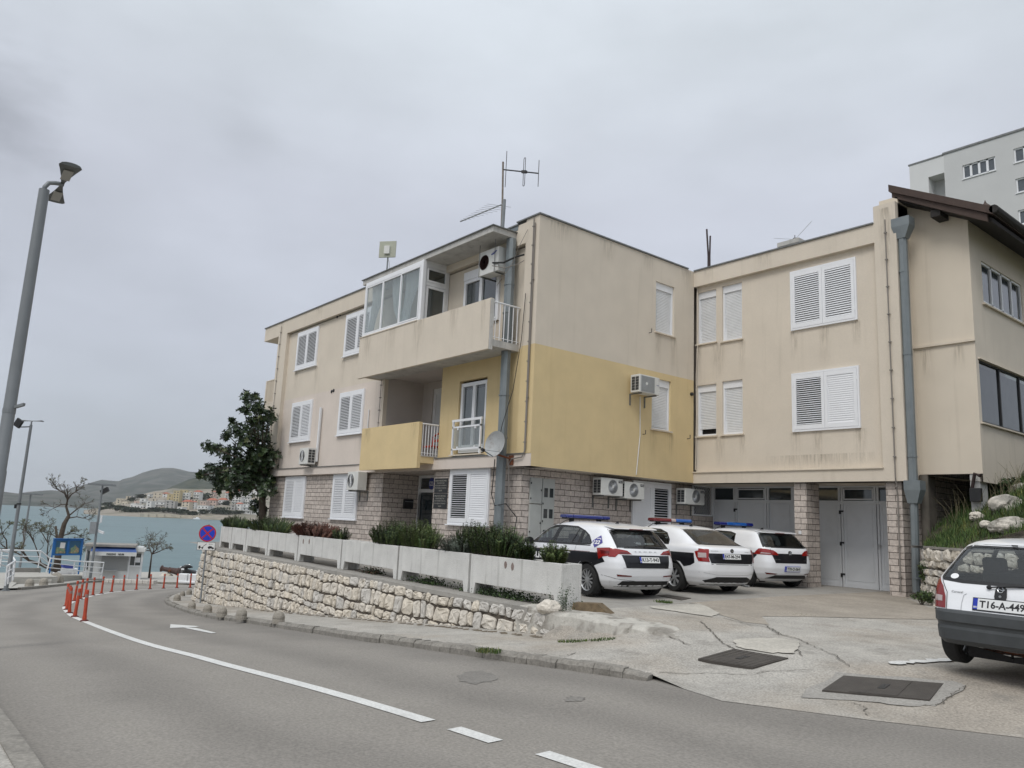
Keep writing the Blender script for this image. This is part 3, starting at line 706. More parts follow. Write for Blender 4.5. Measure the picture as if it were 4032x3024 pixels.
# --- roller shutters in recesses ---
def roller(F, u0, u1, z0, z1, drop=1.0, label=None, win=False, side=1):
    b = MB(K); n0 = -.10
    fbox(b, F, u0, u1, z1-.19, z1, n0, n0+.05); fbox(b, F, u0, u0+.045, z0, z1-.19, n0, n0+.045); fbox(b, F, u1-.045, u1, z0, z1-.19, n0, n0+.045)
    fbox(b, F, u0-.04, u1+.04, z0-.02, z0+.015, n0, .05, 2)
    fbox(b, F, u0, u1, z0, z1, n0-.06, n0-.05, 1)
    fbox(b, F, u0+.045, u1-.045, z0+.015, z0+.07, n0-.01, n0+.03)
    fbox(b, F, u0+.045, u0+.10, z0+.07, z0+.4, n0-.02, n0+.015)
    w_ = b.build('window', [M['white'], M['dark'], M['stucco_warm']], house)
    if label: w_['label'] = label
    zt = z1-.19; zb_ = z0+.03+(zt-z0)*(1-drop); n = int((zt-zb_)/.042); s = MB(K)
    for k in range(n):
        za = zb_+(zt-zb_)*k/n; zc_ = zb_+(zt-zb_)*(k+1)/n
        for (d0, m0, d1, m1) in ((za, .006, za+.4*(zc_-za), .02), (za+.4*(zc_-za), .02, zc_-.004, .014), (zc_-.004, .014, zc_, .006)):
            pts = [F(u0+.045, d0, n0+m0), F(u1-.045, d0, n0+m0), F(u1-.045, d1, n0+m1), F(u0+.045, d1, n0+m1)]
            nn = (pts[1]-pts[0]).cross(pts[2]-pts[0])
            if nn.dot(F(0, 0, 1)-F(0, 0, 0)) < 0: pts = pts[::-1]
            s.face(pts)
    fbox(s, F, u0+.045, u1-.045, zb_-.03, zb_, n0+.004, n0+.028)
    s.build('roller_blind', M['offwhite'], w_)
F = FY(5.93)
roller(F, .03, .66, 5.07, 6.58, 1.0, 'upper roller shutter window in the inner corner'); roller(F, .85, 1.48, 5.03, 6.6, 1.0, 'upper roller shutter window beside the louvred one')
roller(F, .03, .66, 2.5, 3.92, .83, 'roller shutter window left slightly open in the inner corner'); roller(F, .85, 1.48, 2.5, 3.95, .95, 'lower roller shutter window fully down')
F = FX(0)
roller(F, 4.19, 4.95, 5.12, 6.53, 1.0, 'narrow roller shutter window on the upper yard wall'); roller(F, 4.08, 4.84, 2.52, 3.88, .93, 'narrow roller shutter window in the yellow yard wall')
M['encl'] = glassmat('enclosure_glass', (.80, .86, .86), refl=.12, mixv=.30, dark=(.22, .27, .27))
# --- upper balcony ---
YU = -.78
b = MB(K)
b.box(-7.0, YU, 3.9, -.72, YU+.09, 5.11)
b.box(-7.0, YU+.09, 5.11-1.15, -6.9, AL, 5.11)
b.box(-6.99, YU+.09, 3.98, -.73, AL, 4.14, 1)
b.box(-.73, YU, 3.885, -.70, YU+.095, 5.09, 1)
b.box(-7.02, YU-.02, 5.11, -3.9, YU+.1, 5.135, 0)
bal = b.build('balcony', [M['stucco'], M['concrete']], house); bal['label'] = 'beige upper balcony with a glazed left half'
def railing(bb, x, y0, y1, z0, z1, n, r=.012, rr=.022):
    bb.tube([(x, y0, z1), (x, y1, z1)], rr, 8)
    bb.tube([(x, y0, z0+.06), (x, y1, z0+.06)], .008, 6)
    for k in range(n):
        y = lerp(y0, y1, (k+.5)/n); bb.tube([(x, y, z0), (x, y, z1)], r, 6)
b = MB(K); railing(b, -.73, YU+.1, AL-.02, 4.14, 5.04, 6); b.build('railing', M['white'], bal)
# roof slab over it
b = MB(K); p = [(-7.2, AL, 6.79), (-7.2, -.72, 6.79), (-.85, -.72, 6.79), (-.85, AL, 6.79)]
b.box(-7.2, -.72, 6.79, -.85, 0, 6.93); b.box(-7.24, -.76, 6.931, -.81, 0, 6.955, 1)
b.build('balcony_roof', [M['concrete'], M['metalcap']], house)
# enclosed half: front three panes and side screen
def frame(b, F, u0, u1, z0, z1, w_, n0, n1):
    for a in ((u0, u0+w_, z0, z1), (u1-w_, u1, z0, z1), (u0+w_, u1-w_, z0, z0+w_), (u0+w_, u1-w_, z1-w_, z1)): fbox(b, F, *a, n0, n1)
F = FY(YU+.06); b = MB(K)
frame(b, F, -6.95, -3.87, 5.135, 6.72, .06, -.03, .03)
fbox(b, F, -6.95, -3.87, 6.66, 6.79, -.02, .02)
fbox(b, F, -3.87, -3.79, 5.135, 6.79, -.05, .04)
for a, c in ((-6.88, -5.92), (-5.92, -4.93), (-4.93, -3.94)): frame(b, F, a, c, 5.2, 6.65, .035, -.02, .03+.01*(a > -5.9))
wn = b.build('enclosure', M['white'], bal)
for a, c in ((-6.85, -5.95), (-5.89, -4.96), (-4.9, -3.97)):
    g = MB(K); g.face([F(a, 5.23, .0), F(c, 5.23, .0), F(c, 6.62, .0), F(a, 6.62, .0)]); g.build('pane', M['encl'], wn)
F2 = FX(-3.85); b = MB(K)
for a in ((YU+.1, AL-.02, 6.62, 6.79), (YU+.1, YU+.16, 4.14, 6.62), (AL-.1, AL-.02, 4.14, 6.62), (YU+.16, AL-.1, 6.12, 6.22)): fbox(b, F2, *a, -.03, .03)
frame(b, F2, YU+.17, AL-.11, 6.22, 6.6, .045, -.02, .045); frame(b, F2, YU+.17, AL-.11, 4.3, 6.1, .06, -.02, .045)
wn = b.build('side_screen', M['offwhite'], bal)
for (z0, z1) in ((6.26, 6.56), (4.35, 6.05)):
    g = MB(K); g.face([F2(YU+.2, z0, .01), F2(AL-.14, z0, .01), F2(AL-.14, z1, .01), F2(YU+.2, z1, .01)]); g.build('pane', M['glass_dark'], wn)
# curtains
def curtain(F, pts, n0, name='curtain', amp=.03, par=None, mt=None):
    """pts: list of (z, uleft, uright)"""
    b = MB(K); n = 40; rows = []
    for (z, a, c) in pts:
        rows.append([F(lerp(a, c, k/n), z, n0+amp*sin(k*1.15+z)*(.5+.5*sin(k*.37))) for k in range(n+1)])
    for r1, r2 in zip(rows, rows[1:]):
        for k in range(n): b.face([r1[k], r1[k+1], r2[k+1], r2[k]])
    return b.build(name, mt or M['sheer'], par or house, smooth=True)
def sheer(name, col, tr):
    m = bpy.data.materials.new(name); m.use_nodes = True; nt = m.node_tree; nt.nodes.clear()
    o = nt.nodes.new('ShaderNodeOutputMaterial'); a = nt.nodes.new('ShaderNodeBsdfTransparent'); d = nt.nodes.new('ShaderNodeBsdfDiffuse'); t = nt.nodes.new('ShaderNodeBsdfTranslucent'); d.inputs[0].default_value = (*col, 1); t.inputs[0].default_value = (*col, 1)
    m0 = nt.nodes.new('ShaderNodeMixShader'); m0.inputs[0].default_value = .5; nt.links.new(d.outputs[0], m0.inputs[1]); nt.links.new(t.outputs[0], m0.inputs[2])
    m1 = nt.nodes.new('ShaderNodeMixShader'); m1.inputs[0].default_value = tr; nt.links.new(m0.outputs[0], m1.inputs[1]); nt.links.new(a.outputs[0], m1.inputs[2]); nt.links.new(m1.outputs[0], o.inputs[0]); return m
M['sheer'] = sheer('sheer_curtain', (.92, .94, .95), .12)
F = FY(YU+.16)
curtain(F, [(6.65, -6.75, -6.0), (6.2, -6.7, -6.1), (5.7, -6.75, -6.4), (5.3, -6.85, -6.55)], 0, par=bal)
curtain(F, [(6.65, -5.6, -5.0), (6.2, -5.55, -5.05), (5.7, -5.4, -5.0), (5.25, -5.1, -4.6)], 0, par=bal)
curtain(F, [(6.65, -4.85, -4.05), (6.2, -4.85, -4.2), (5.7, -4.9, -4.5), (5.25, -5.1, -4.6)], 0, par=bal)
# window behind the balcony (double sash with roller box)
def casement(F, u0, u1, z0, z1, name='window', label=None, box=True, mull=True, n0=0.0, gm=None, bm=None, low=False):
    b = MB(K); frame(b, F, u0, u1, z0, z1, .05, n0-.05, n0+.04)
    zt = z1
    if box: fbox(b, F, u0, u1, z1, z1+.22, n0, n0+.06)
    um = (u0+u1)/2
    sash = ((u0+.045, um), (um, u1-.045)) if mull else ((u0+.045, u1-.045),)
    for a, c in sash: frame(b, F, a+.004, c-.004, z0+.045, z1-.045, .05, n0-.03, n0+.05)
    if low: fbox(b, F, u0+.05, u1-.05, z0+.05, z0+.2, n0-.02, n0+.03)
    fbox(b, F, u0, u1, z0, z1, n0-.10, n0-.09, 1)
    w_ = b.build(name, [M['white'], bm or M['dark']], house)
    if label: w_['label'] = label
    for a, c in sash:
        g = MB(K); pts = [F(a+.05, z0+.09, n0+.0), F(c-.05, z0+.09, n0+.0), F(c-.05, z1-.09, n0+.0), F(a+.05, z1-.09, n0+.0)]
        if (pts[1]-pts[0]).cross(pts[2]-pts[0]).dot(F(0, 0, 1)-F(0, 0, 0)) < 0: pts = pts[::-1]
        g.face(pts); g.build('pane', gm or M['glass_dark'], w_)
    return w_
M['mirrorish'] = mat('window_pane_reflecting', (.03, .04, .045), .06, spec=.9, coat=.5)
casement(FY(AL-.02), -3.05, -1.55, 4.9, 6.2, label='white double window behind the upper balcony', gm=M['mirrorish'])
F = FY(AL+.09)
wd = casement(F, -3.06, -1.92, 1.66, 3.46, box=False, label='tall window in the yellow wall', gm=M['glass'], low=True, n0=0)
curtain(F, [(3.3, -2.95, -2.05), (1.8, -2.95, -2.05)], -.05, amp=.015, par=wd)
b = MB(K); fbox(b, FY(AL), -3.2, -1.84, 1.575, 1.605, 0, .14); b.build('window_sill', M['stucco_warm'], house)
# glass guard in front of it
F = FY(AL-.10); b = MB(K)
for a in ((-3.13, -1.88, 2.44, 2.50), (-3.11, -1.9, 2.28, 2.32), (-3.11, -1.9, 1.72, 1.76), (-3.11, -3.07, 1.6, 2.44), (-1.94, -1.9, 1.6, 2.44)): fbox(b, F, *a, -.01, .035)
for u in (-2.85, -2.12):
    for z in (2.255, 1.775): fbox(b, F, u-.02, u+.02, z-.03, z+.03, .0, .045)
gd = b.build('window_guard', M['white'], house)
M['frost'] = glassmat('guard_glass', (.80, .84, .84), refl=.10, mixv=.32, dark=(.35, .38, .38))
g = MB(K); g.face([F(-3.06, 1.78, .02), F(-1.95, 1.78, .02), F(-1.95, 2.26, .02), F(-3.06, 2.26, .02)]); g.build('pane', M['frost'], gd)
# lower balcony
YLb = -.51
b = MB(K); b.box(-6.93, YLb, 1.26, -3.88, YLb+.1, 2.46); b.box(-6.93, YLb+.1, 1.3, -6.84, AL, 2.46); b.box(-6.92, YLb+.1, 1.4, -3.88, -.0, 1.57)
bl = b.build('balcony', M['yellow'], house); bl['label'] = 'yellow lower balcony over the entrance'
b = MB(K); railing(b, -3.9, YLb+.1, AL-.02, 1.6, 2.42, 6); b.build('railing', M['white'], bl)
b = MB(K); b.box(-6.9, YLb+.1, 1.57, -3.86, .1, 1.59); b.build('floor_edge', M['concrete'], bl)
# loggia door with louvres
b = MB(K); F = FY(1.36+.06); frame(b, F, -6.2, -5.2, 1.6, 3.82, .06, -.02, .02); leaf(b, F, -6.14, -5.26, 1.66, 3.76, -.01, 20, 34); b.build('loggia_door', M['offwhite'], house)
# entrance door
b = MB(K); F = FY(1.44)
for a in ((-6.69, -6.6, -1.3, 1.24), (-4.1, -4.04, -1.3, 1.24), (-6.6, -4.1, .74, .84), (-6.6, -4.1, 1.16, 1.24), (-5.4, -5.3, -1.3, .74)): fbox(b, F, *a, 0, .06)
ed = b.build('entrance_door', M['offwhite'], house)
b = MB(K); fbox(b, F, -6.62, -6.56, -.1, .68, .06, .08); b.tube([F(-6.58, .1, .08), F(-6.58, .1, .13), F(-6.5, .1, .13)], .012, 6); b.build('handle', M['steel'], ed)
b = MB(K); b.face([F(-6.6, -1.3, .02), F(-4.1, -1.3, .02), F(-4.1, 1.16, .02), F(-6.6, 1.16, .02)]); b.build('pane', M['mirrorish'], ed)
# left end balconies
for (z0, x0, x1, zt, lb) in ((3.77, -16.1, -15.09, 4.97, 'upper end balcony above the tree'), (1.16, -16.12, -15.09, 2.38, 'lower end balcony beside the tree')):
    b = MB(K); b.box(x0, .08, z0, x1, 6, z0+.28); b.box(x0, .08, z0+.2, x0+.1, .2, zt)
    e = b.build('balcony', M['stucco'], house); e['label'] = lb
    b = MB(K); b.tube([(x0+.05, .14, zt), (x1, .14, zt)], .03, 8)
    for k in range(10): b.tube([(lerp(x0+.1, x1, k/10), .14, z0+.3), (lerp(x0+.1, x1, k/10), .14, zt)], .022, 6)
    b.box(x0, .11, z0+.3, x1, .17, z0+.34)
    b.build('railing', M['stucco'], e)
# downpipe at the street corner
def sqpipe(b, pts, hw, hd=None, mi=None):
    hd = hd or hw
    for a, c in zip(pts, pts[1:]):
        a, c = Vector(a), Vector(c)
        oct_ = [(-1, -.45), (-.45, -1), (.45, -1), (1, -.45), (1, .45), (.45, 1), (-.45, 1), (-1, .45)]
        b.prism(oct_, lambda u, v: (a.x+u*hw, a.y+v*hd, a.z), lambda u, v: (c.x+u*hw, c.y+v*hd, c.z), mi)
b = MB(K)
sqpipe(b, [(-.92, -.1, 6.77), (-.92, -.1, 4.15)], .13, .1)
sqpipe(b, [(-.92, -.1, 3.97), (-.9, -.1, -1.3)], .12, .1)
for z in (5.6, 4.9, 2.9, 1.9): sqpipe(b, [(-.92, -.1, z), (-.92, -.1, z+.03)], .135, .115)
b.build('downpipe', M['galv'], house)
# right downpipe with hopper heads
b = MB(K); px_, py_ = 5.725, 5.93
def hopper(z, s=1):
    b.prism([(-1, -1), (1, -1), (1, 1), (-1, 1)], lambda u, v: (px_+u*.2*s, py_+v*.14, z+.32), lambda u, v: (px_+u*.2*s, py_+v*.14, z+.12))
    b.prism([(-1, -1), (1, -1), (1, 1), (-1, 1)], lambda u, v: (px_+u*.2*s, py_+v*.14, z+.12), lambda u, v: (px_-.02+u*.1, py_+v*.1, z-.16))
hopper(6.85); sqpipe(b, [(px_-.02, py_, 6.7), (px_-.03, py_, 1.15)], .09, .09)
hopper(.93, .85); sqpipe(b, [(px_-.03, py_, .8), (px_-.06, py_, -1.08)], .075, .08)
for z in (4.0, 5.9, 1.75, -.8): sqpipe(b, [(px_-.03, py_, z), (px_-.03, py_, z+.03)], .1, .1)
b.build('downpipe', M['galv'], house)
b = MB(K); b.tube([(5.72, 6.4, -1.2), (5.72, 6.4, 1.4)], .09, 14); b.box(5.62, 6.5, -1.4, 5.75, 6.9, 1.4); b.build('concrete_post', mat('shaded_stained_post', (.13, .115, .095), .95, var=.2, vs=3, dirt=.4), house)  # post colour darkened to carry the shade beside the void
# conduits with clips
def conduit(pts, r, m, clips=0, name='conduit', par=None, k=K):
    b = MB(k); b.tube(pts, r, 6)
    if clips:
        P = [Vector(p) for p in pts]; L_ = [0]
        for a, c in zip(P, P[1:]): L_.append(L_[-1]+(c-a).length)
        for j in range(clips):
            d = L_[-1]*(j+.5)/clips
            for i in range(len(P)-1):
                if L_[i] <= d <= L_[i+1]:
                    p = P[i].lerp(P[i+1], (d-L_[i])/(L_[i+1]-L_[i])); b.box(p.x-.03, p.y-.022, p.z-.012, p.x+.03, p.y+.022, p.z+.012)
    return b.build(name, m, par or house)
conduit([(-14.85, -.03, 6.95), (-14.85, -.03, 1.3)], .009, M['cable'], 12, 'lightning_conductor')
conduit([(-.17, -.04, 7.15), (-.17, -.04, 1.55)], .014, M['cable'], 12, 'lightning_conductor')
conduit([(-.13, -.03, 7.0), (-.15, -.04, 1.6), (-.25, -.04, 1.45), (-.6, -.05, 1.42), (-.7, -.05, 1.3), (-.68, .1, -1)], .016, M['cable'], 3, 'cable')
conduit([(5.4, 5.77, 7.2), (5.4, 5.77, 1.3), (5.38, 5.89, .9), (5.36, 5.89, -1.1)], .014, M['cable'], 13, 'lightning_conductor')
conduit([(-6.88, -.03, 4.0), (-6.88, -.03, 2.5)], .01, M['cable'], 4, 'lightning_conductor')
conduit([(.06, 5.9, 7.1), (.08, 5.88, 5.0), (.03, 5.88, 4.2), (.06, 5.86, 3.0), (.03, 5.86, 1.6)], .01, M['stucco_warm'], 0, 'cable')
conduit([(-10.98, .06, 3.5), (-10.98, .06, 1.68)], .05, M['offwhite'], 0, 'cable_duct')
conduit([(-7.74, .1, 3.17), (-7.74, .1, 2.5)], .02, M['offwhite'], 0, 'cable_duct')
conduit([(-.4, -.03, 6.9), (-.45, -.25, 6.4), (-.7, -.2, 6.1), (-.95, -.3, 5.75), (-1.15, -.3, 5.6)], .008, M['cable'], 0, 'cable')
conduit([(-1.3, -.35, 6.2), (-.9, -.32, 6.12), (-.6, -.2, 6.22), (-.5, -.02, 6.3)], .022, M['cableb'], 0, 'cable')
conduit([(-1.25, -.4, 6.1), (-.8, -.35, 5.95), (-.55, -.15, 6.05), (-.5, -.02, 6.15)], .01, M['cable'], 0, 'cable')
conduit([(-.35, -.05, 5.3), (-.42, -.06, 4.2), (-.6, -.1, 3.0), (-.75, -.25, 2.2), (-.76, -.3, 1.9)], .009, M['cableb'], 0, 'cable')
conduit([(-.9, -.3, 1.4), (-1.05, -.2, 1.0), (-1.15, -.15, .6), (-.95, -.2, .35), (-.6, -.16, .4), (-.5, .1, .1), (-.6, .1, -.4)], .012, M['cableb'], 0, 'cable')
conduit([(3.3*0, .0, 0)]*1+[(0, 0, 0)], .001, M['cable'], 0, 'cable') if False else None
conduit([(.02, 3.6, 3.3), (.02, 3.62, 2.3), (.02, 3.5, 1.3)], .011, M['offwhite'], 0, 'cable')
# small hooks and vents
b = MB(K)
for (u, z) in ((-10.49, 6.58), (-10.27, 6.61), (-10.42, 4.0), (-10.28, 4.02)): b.lathe([(.055, 0), (.055, .02), (.03, .03)], (u, AL, z), (0, -1, 0), 10)
b.build('vent_hole', M['black'], house)
b = MB(K)
for (y, z) in ((3.93, 5.05), (3.75, 2.35), (5.55, 2.42)): b.tube([(.0, y, z), (.09, y, z), (.09, y, z+.1)], .011, 5)
for (y, z) in ((5.7, 3.66),): b.lathe([(.05, 0), (.05, .05), (.02, .07)], (0, y, z), (1, 0, 0), 8)
b.build('wall_hook', M['black'], house)
# electric cabinet on the yard wall
F = FX(-.47); b = MB(K)
for a in ((.41, .76, .44, 1.03), (.41, .76, -.9, .42), (.78, 1.16, -.9, 1.03)): fbox(b, F, *a, .0, .05)
cb = b.build('meter_cabinet', M['cab'] if 'cab' in M else mat('cabinet_grey', (.40, .41, .39), .6, var=.06, dirt=.15), house, bevel=.006)
b = MB(K)
for j, z in enumerate((.78, .30, -.18)):
    for u in (.83, 1.0): fbox(b, F, u, u+.11, z-.18, z+.03, .048, .056)
b.build('meter_window', M['mirrorish'], cb)
b = MB(K)
for (u, z) in ((.735, .75), (.735, -.0), (.80, .45), (.80, .05), (.42, .9), (.42, .55), (.42, -.2), (.42, -.7)): fbox(b, F, u-.012, u+.012, z-.02, z+.02, .048, .062)
b.build('latch', M['black'], cb)
# lattice window beyond the outdoor units
b = MB(K); F = FX(-.47); frame(b, F, 6.37, 7.3, .4, 1.25, .045, -.03, .03); gw = b.build('window', M['offwhite'], house); gw['label'] = 'small window with diamond lattice bars'
b = MB(K); n = 9
for k in range(-n, n*2):
    for s_ in (1, -1):
        pts = []
        for t in (0, 1):
            u = 6.42+(k+t*7)*.105 if s_ > 0 else 6.42+(k+7-t*7)*.105
            pts.append((u, lerp(.45, 1.2, t)))
        (u0, z0), (u1, z1) = pts
        def cl(u0, z0, u1, z1):
            lo, hi = 6.41, 7.26; t0, t1 = 0, 1; du = u1-u0
            if abs(du) < 1e-6: return None
            a, c = sorted(((lo-u0)/du, (hi-u0)/du)); t0, t1 = max(0, a), min(1, c)
            return (t0, t1) if t1 > t0 else None
        r_ = cl(u0, z0, u1, z1)
        if r_: b.tube([F(lerp(u0, u1, t), lerp(z0, z1, t), .0) for t in r_], .006, 4)
b.build('lattice', M['offwhite'], gw)
b = MB(K); b.face([F(6.4, .4, -.1), F(7.3, .4, -.1), F(7.3, 1.25, -.1), F(6.4, 1.25, -.1)]); b.build('pane', M['mirrorish'], gw)
# garage fronts
M['gdoor'] = mat('garage_panel', (.62, .635, .65), .45, var=.03, vs=3, dirt=.08, ds=2)
def garage(u0, cells, z0, label):
    F = FY(7.34); u1 = cells[-1][1]
    b = MB(K); zt = 1.26
    fbox(b, F, u0, u1, .80, .88, -.02, .05)
    fbox(b, F, u0, u1, 1.2, zt, -.02, .05)
    for i, (a, c, kind) in enumerate(cells):
        fbox(b, F, a, a+.05, z0, zt, -.02, .055); fbox(b, F, c-.05, c, z0, zt, -.02, .055)
        fbox(b, F, a+.05, c-.05, z0, z0+.09, -.02, .04)
    fr = b.build('garage_front', M['gdoor'], house); fr['label'] = label
    for (a, c, kind) in cells:
        p = MB(K)
        zz = [(z0+.16, z0+.88), (z0+.98, .76)]
        fbox(p, F, a+.05, c-.05, z0+.09, .8, -.01, .02)
        for (d, e) in zz:
            frame(p, F, a+.11, c-.11, d, e, .012, .02, .028)
        o = p.build('door' if kind == 'd' else 'panel', M['gdoor'], fr)
        g = MB(K); pts = [F(a+.05, .88, .01), F(c-.05, .88, .01), F(c-.05, 1.2, .01), F(a+.05, 1.2, .01)]; g.face(pts); g.build('transom_pane', M['mirrorish'], fr)
        if kind == 'd':
            h = MB(K)
            frame(h, FY(7.34-.0), a+.06, c-.06, .9, 1.18, .03, .02, .05); h.build('transom_sash', M['gdoor'], fr)
            h = MB(K)
            for z in (z0+.3, z0+1.05, .62): fbox(h, F, a-.045, a+.06, z-.02, z+.02, .05, .075); fbox(h, F, a-.045, a-.0, z-.07, z+.02, .05, .08)
            h.build('hinge', M['black'], o)
            h = MB(K); h.tube([F(c+.03, z0+1.02, .05), F(c+.03, z0+1.02, .1), F(c+.13, z0+1.02, .1)], .012, 6); fbox(h, F, c+.01, c+.05, z0+.93, z0+1.07, .05, .06); h.build('handle', M['steel'], o)
garage(-.45, [(-.45, .28, 'p'), (.30, 1.27, 'd'), (1.29, 2.05, 'p'), (2.05, 2.48, 'p')], -1.19, 'left garage front of grey panels behind the police cars')
garage(2.5, [(2.5, 3.33, 'p'), (3.35, 4.22, 'd'), (4.24, 5.15, 'p')], -1.19, 'right garage front of grey panels with black hinges')
b = MB(K); fbox(b, FY(5.93), 3.0, 3.07, .02, .1, 0, .01); b.build('junction_box', M['offwhite'], house)
# mailbox and plaques: separate things hung on the wall
t = thing('mailbox', 'black mailbox on the stone side wall of the entrance', 'mailbox', Vector((-6.69, 1.03, .2))*K)
b = MB(K); F = FX(-6.69); fbox(b, F, .88, 1.18, .24, .52, 0, .1); b.build('body', M['black'], t, bevel=.008)
b = MB(K); fbox(b, F, .9, 1.16, .44, .46, .1, .112); b.build('flap', M['grey'], t)
def plaque(x0, x1, z0, z1, lines, label):
    t = thing('wall_plaque', label, 'plaque', Vector(((x0+x1)/2, .16, z0))*K)
    b = MB(K); F = FY(.16); fbox(b, F, x0, x1, z0, z1, 0, .02); b.build('plate', M['black'], t)
    n = len(lines); h = (z1-z0)/(n+.8)
    for i, s_ in enumerate(lines):
        zc = z1-(i+.95)*h; wd_ = min((x1-x0)*.86, len(s_)*.033)
        um = (x0+x1)/2
        text(s_, lambda u, v: F(um+(u-.5)*wd_, zc+(v-.5)*h*.55, .023)*K, 'lettering', M['silverpaint'], t, bold=.0)
M['silverpaint'] = mat('plaque_lettering', (.42, .41, .36), .6)
plaque(-3.98, -3.38, .66, 1.03, ['BOSNA I HERCEGOVINA', 'FEDERACIJA', 'POLICIJSKA UPRAVA', 'POLICIJSKA STANICA', 'NEUM'], 'upper black wall plaque with pale lettering beside the entrance')
plaque(-3.98, -3.38, .26, .64, ['HERCEGOVACKO-NERETVANSKA', 'MINISTARSTVO', 'UNUTARNJIH POSLOVA', 'POLICIJSKA STANICA', 'NEUM'], 'lower black wall plaque with pale lettering beside the entrance')
M['blue122'] = mat('sign_blue', (.03, .045, .22), .4); M['whitepaint'] = mat('white_paint', (.8, .8, .8), .5)
t = thing('emergency_sign', 'dark blue oval sign with telephone number 122 behind the entrance glazing', 'sign', Vector((-5.94, 1.38, .8))*K)
b = MB(K); F = FY(1.36); b.prism([(cos(a*pi/12)*.13, sin(a*pi/12)*.17) for a in range(24)], lambda u, v: F(-5.95+u, .99+v, 0), lambda u, v: F(-5.95+u, .99+v, .015)); b.build('plate', M['blue122'], t)
text('122', lambda u, v: F(-5.95+(u-.5)*.17, .93+v*.13, .02)*K, 'lettering', M['whitepaint'], t, bold=.02)
# --- outdoor units ---
M['acw'] = mat('outdoor_unit_white', (.66, .66, .63), .5, var=.04, vs=4, dirt=.2, ds=3)
M['acb'] = mat('outdoor_unit_fan_grille', (.10, .10, .10), .6); M['acr'] = mat('outdoor_unit_rusty_fan', (.085, .035, .03), .7, var=.2, vs=20)
M['coil'] = mat('coil_dark', (.05, .052, .055), .6)
def acunit(label, F, u0, u1, z0, z1, dep, n0, fan, rust=False, brand=None, logo=None, light=False, side=0, ov=None, style='spoke', hang=False, coilside=0):
    P = F((u0+u1)/2, z0, n0)*K
    t = thing('outdoor_unit', label, 'air conditioner', P, group='outdoor air conditioning units on the house')
    b = MB(K); fbox(b, F, u0, u1, z0, z1, n0, n0+dep); body = b.build('casing', M['acw'], t, bevel=.012)
    fc, fr = fan; nf = n0+dep
    g = MB(K); zc = z0+(z1-z0)*.52
    O = F(fc, zc, nf); ax = F(0, 0, 1)-F(0, 0, 0)
    g.lathe([(fr, .0), (fr, .006), (fr*.96, .008), (fr*.96, .002)], O, ax, 28, 0)
    g.lathe([(fr*.96, .003), (0, .003)], O, ax, 28, 1)
    if style == 'plain': pass
    nb = 0 if rust else 26
    for k in range(nb):
        a = 2*pi*k/nb; pts = []
        for j in range(5):
            rr = lerp(.2, .95, j/4)*fr; aa = a+j*.16; pts.append(F(fc+cos(aa)*rr, zc+sin(aa)*rr, nf+.008))
        g.tube(pts, .005 if not light else .004, 4, 2)
    for rr in (.3, .5, .7, .88): g.tube([F(fc+cos(a*pi/12)*rr*fr, zc+sin(a*pi/12)*rr*fr, nf+.007) for a in range(24)], .003, 4, 2, close=True)
    if not rust: g.lathe([(fr*.2, 0), (fr*.2, .012), (0, .014)], O, ax, 14, 0)
    g.build('fan_grille', [M['acw'], M['acr'] if rust else M['acb'], M['acr'] if rust else M['steel']], t)
    c = MB(K)
    su = u0 if coilside < 0 else u1
    if coilside:
        s = -1 if coilside < 0 else 1
        for j in range(5):
            for i in range(2):
                zz = lerp(z0+.05, z1-.05, j/5)
                c.box(*[v for v in sum([list(F(su+s*.001-.002, zz, n0+.04+i*dep*.42)), list(F(su+s*.004, zz+(z1-z0)*.14, n0+.04+i*dep*.42+dep*.36))], [])])
        c.build('coil_opening', M['coil'], t)
    br = MB(K)
    for u in (lerp(u0, u1, .12), lerp(u0, u1, .85)): fbox(br, F, u, u+.03, z0-.035, z0-.003, 0, n0+dep-.02); 
    if n0 > .02 and not hang:
        for u in (lerp(u0, u1, .12), lerp(u0, u1, .85)): fbox(br, F, u, u+.03, z0-.3, z0-.03, 0, .03)
    if hang:
        for u in (u0+.06, u1-.12): br.tube([F(u, z0-.03, n0+dep+.02), F(u, z1+.32, n0+dep+.02)], .008, 5)
    br.build('bracket', M['metalcap'], t)
    if brand:
        (txt, bu0, bu1, bz0, bz1, mplate, mtxt) = brand
        if mplate: p_ = MB(K); fbox(p_, F, bu0, bu1, bz0, bz1, nf+.001, nf+.004); p_.build('badge', mplate, t)
        text(txt, lambda u, v: F(lerp(bu0, bu1, .08+.84*u), lerp(bz0, bz1, .25+.5*v), nf+.006)*K, 'lettering', mtxt, t)
    return t
F = FY(AL)
t = acunit('outdoor unit on the pale pink wall beside a white cable duct', F, -11.62, -10.95, 1.58, 2.12, .28, .12, (-11.38, .2), rust=False, coilside=1)
F = FY(.16)
acunit('outdoor unit with white hub covering the corner of a ground floor shutter', F, -8.08, -7.42, .72, 1.26, .3, .12, (-7.85, .21), coilside=0)
F = FY(AL)
t = acunit('old white outdoor unit with rusty red fan hung under the upper balcony roof', F, -1.92, -1.12, 5.98, 6.6, .3, .15, (-1.68, .2), rust=True, hang=True)
b = MB(K); b.prism([(cos(a*pi/10)*.11, sin(a*pi/10)*.035+cos(a*pi/10)*.03) for a in range(20)], lambda u, v: F(-1.30+u, 6.47+v, .45), lambda u, v: F(-1.30+u, 6.47+v, .455)); b.build('badge', M['blue122'], t)
text('SAMSUNG', lambda u, v: F(-1.38+u*.16, 6.45+v*.03+u*.045, .458)*K, 'lettering', M['whitepaint'], t)
M['badgeblack'] = mat('badge_black', (.02, .02, .02), .4)
F = FX(-.47)
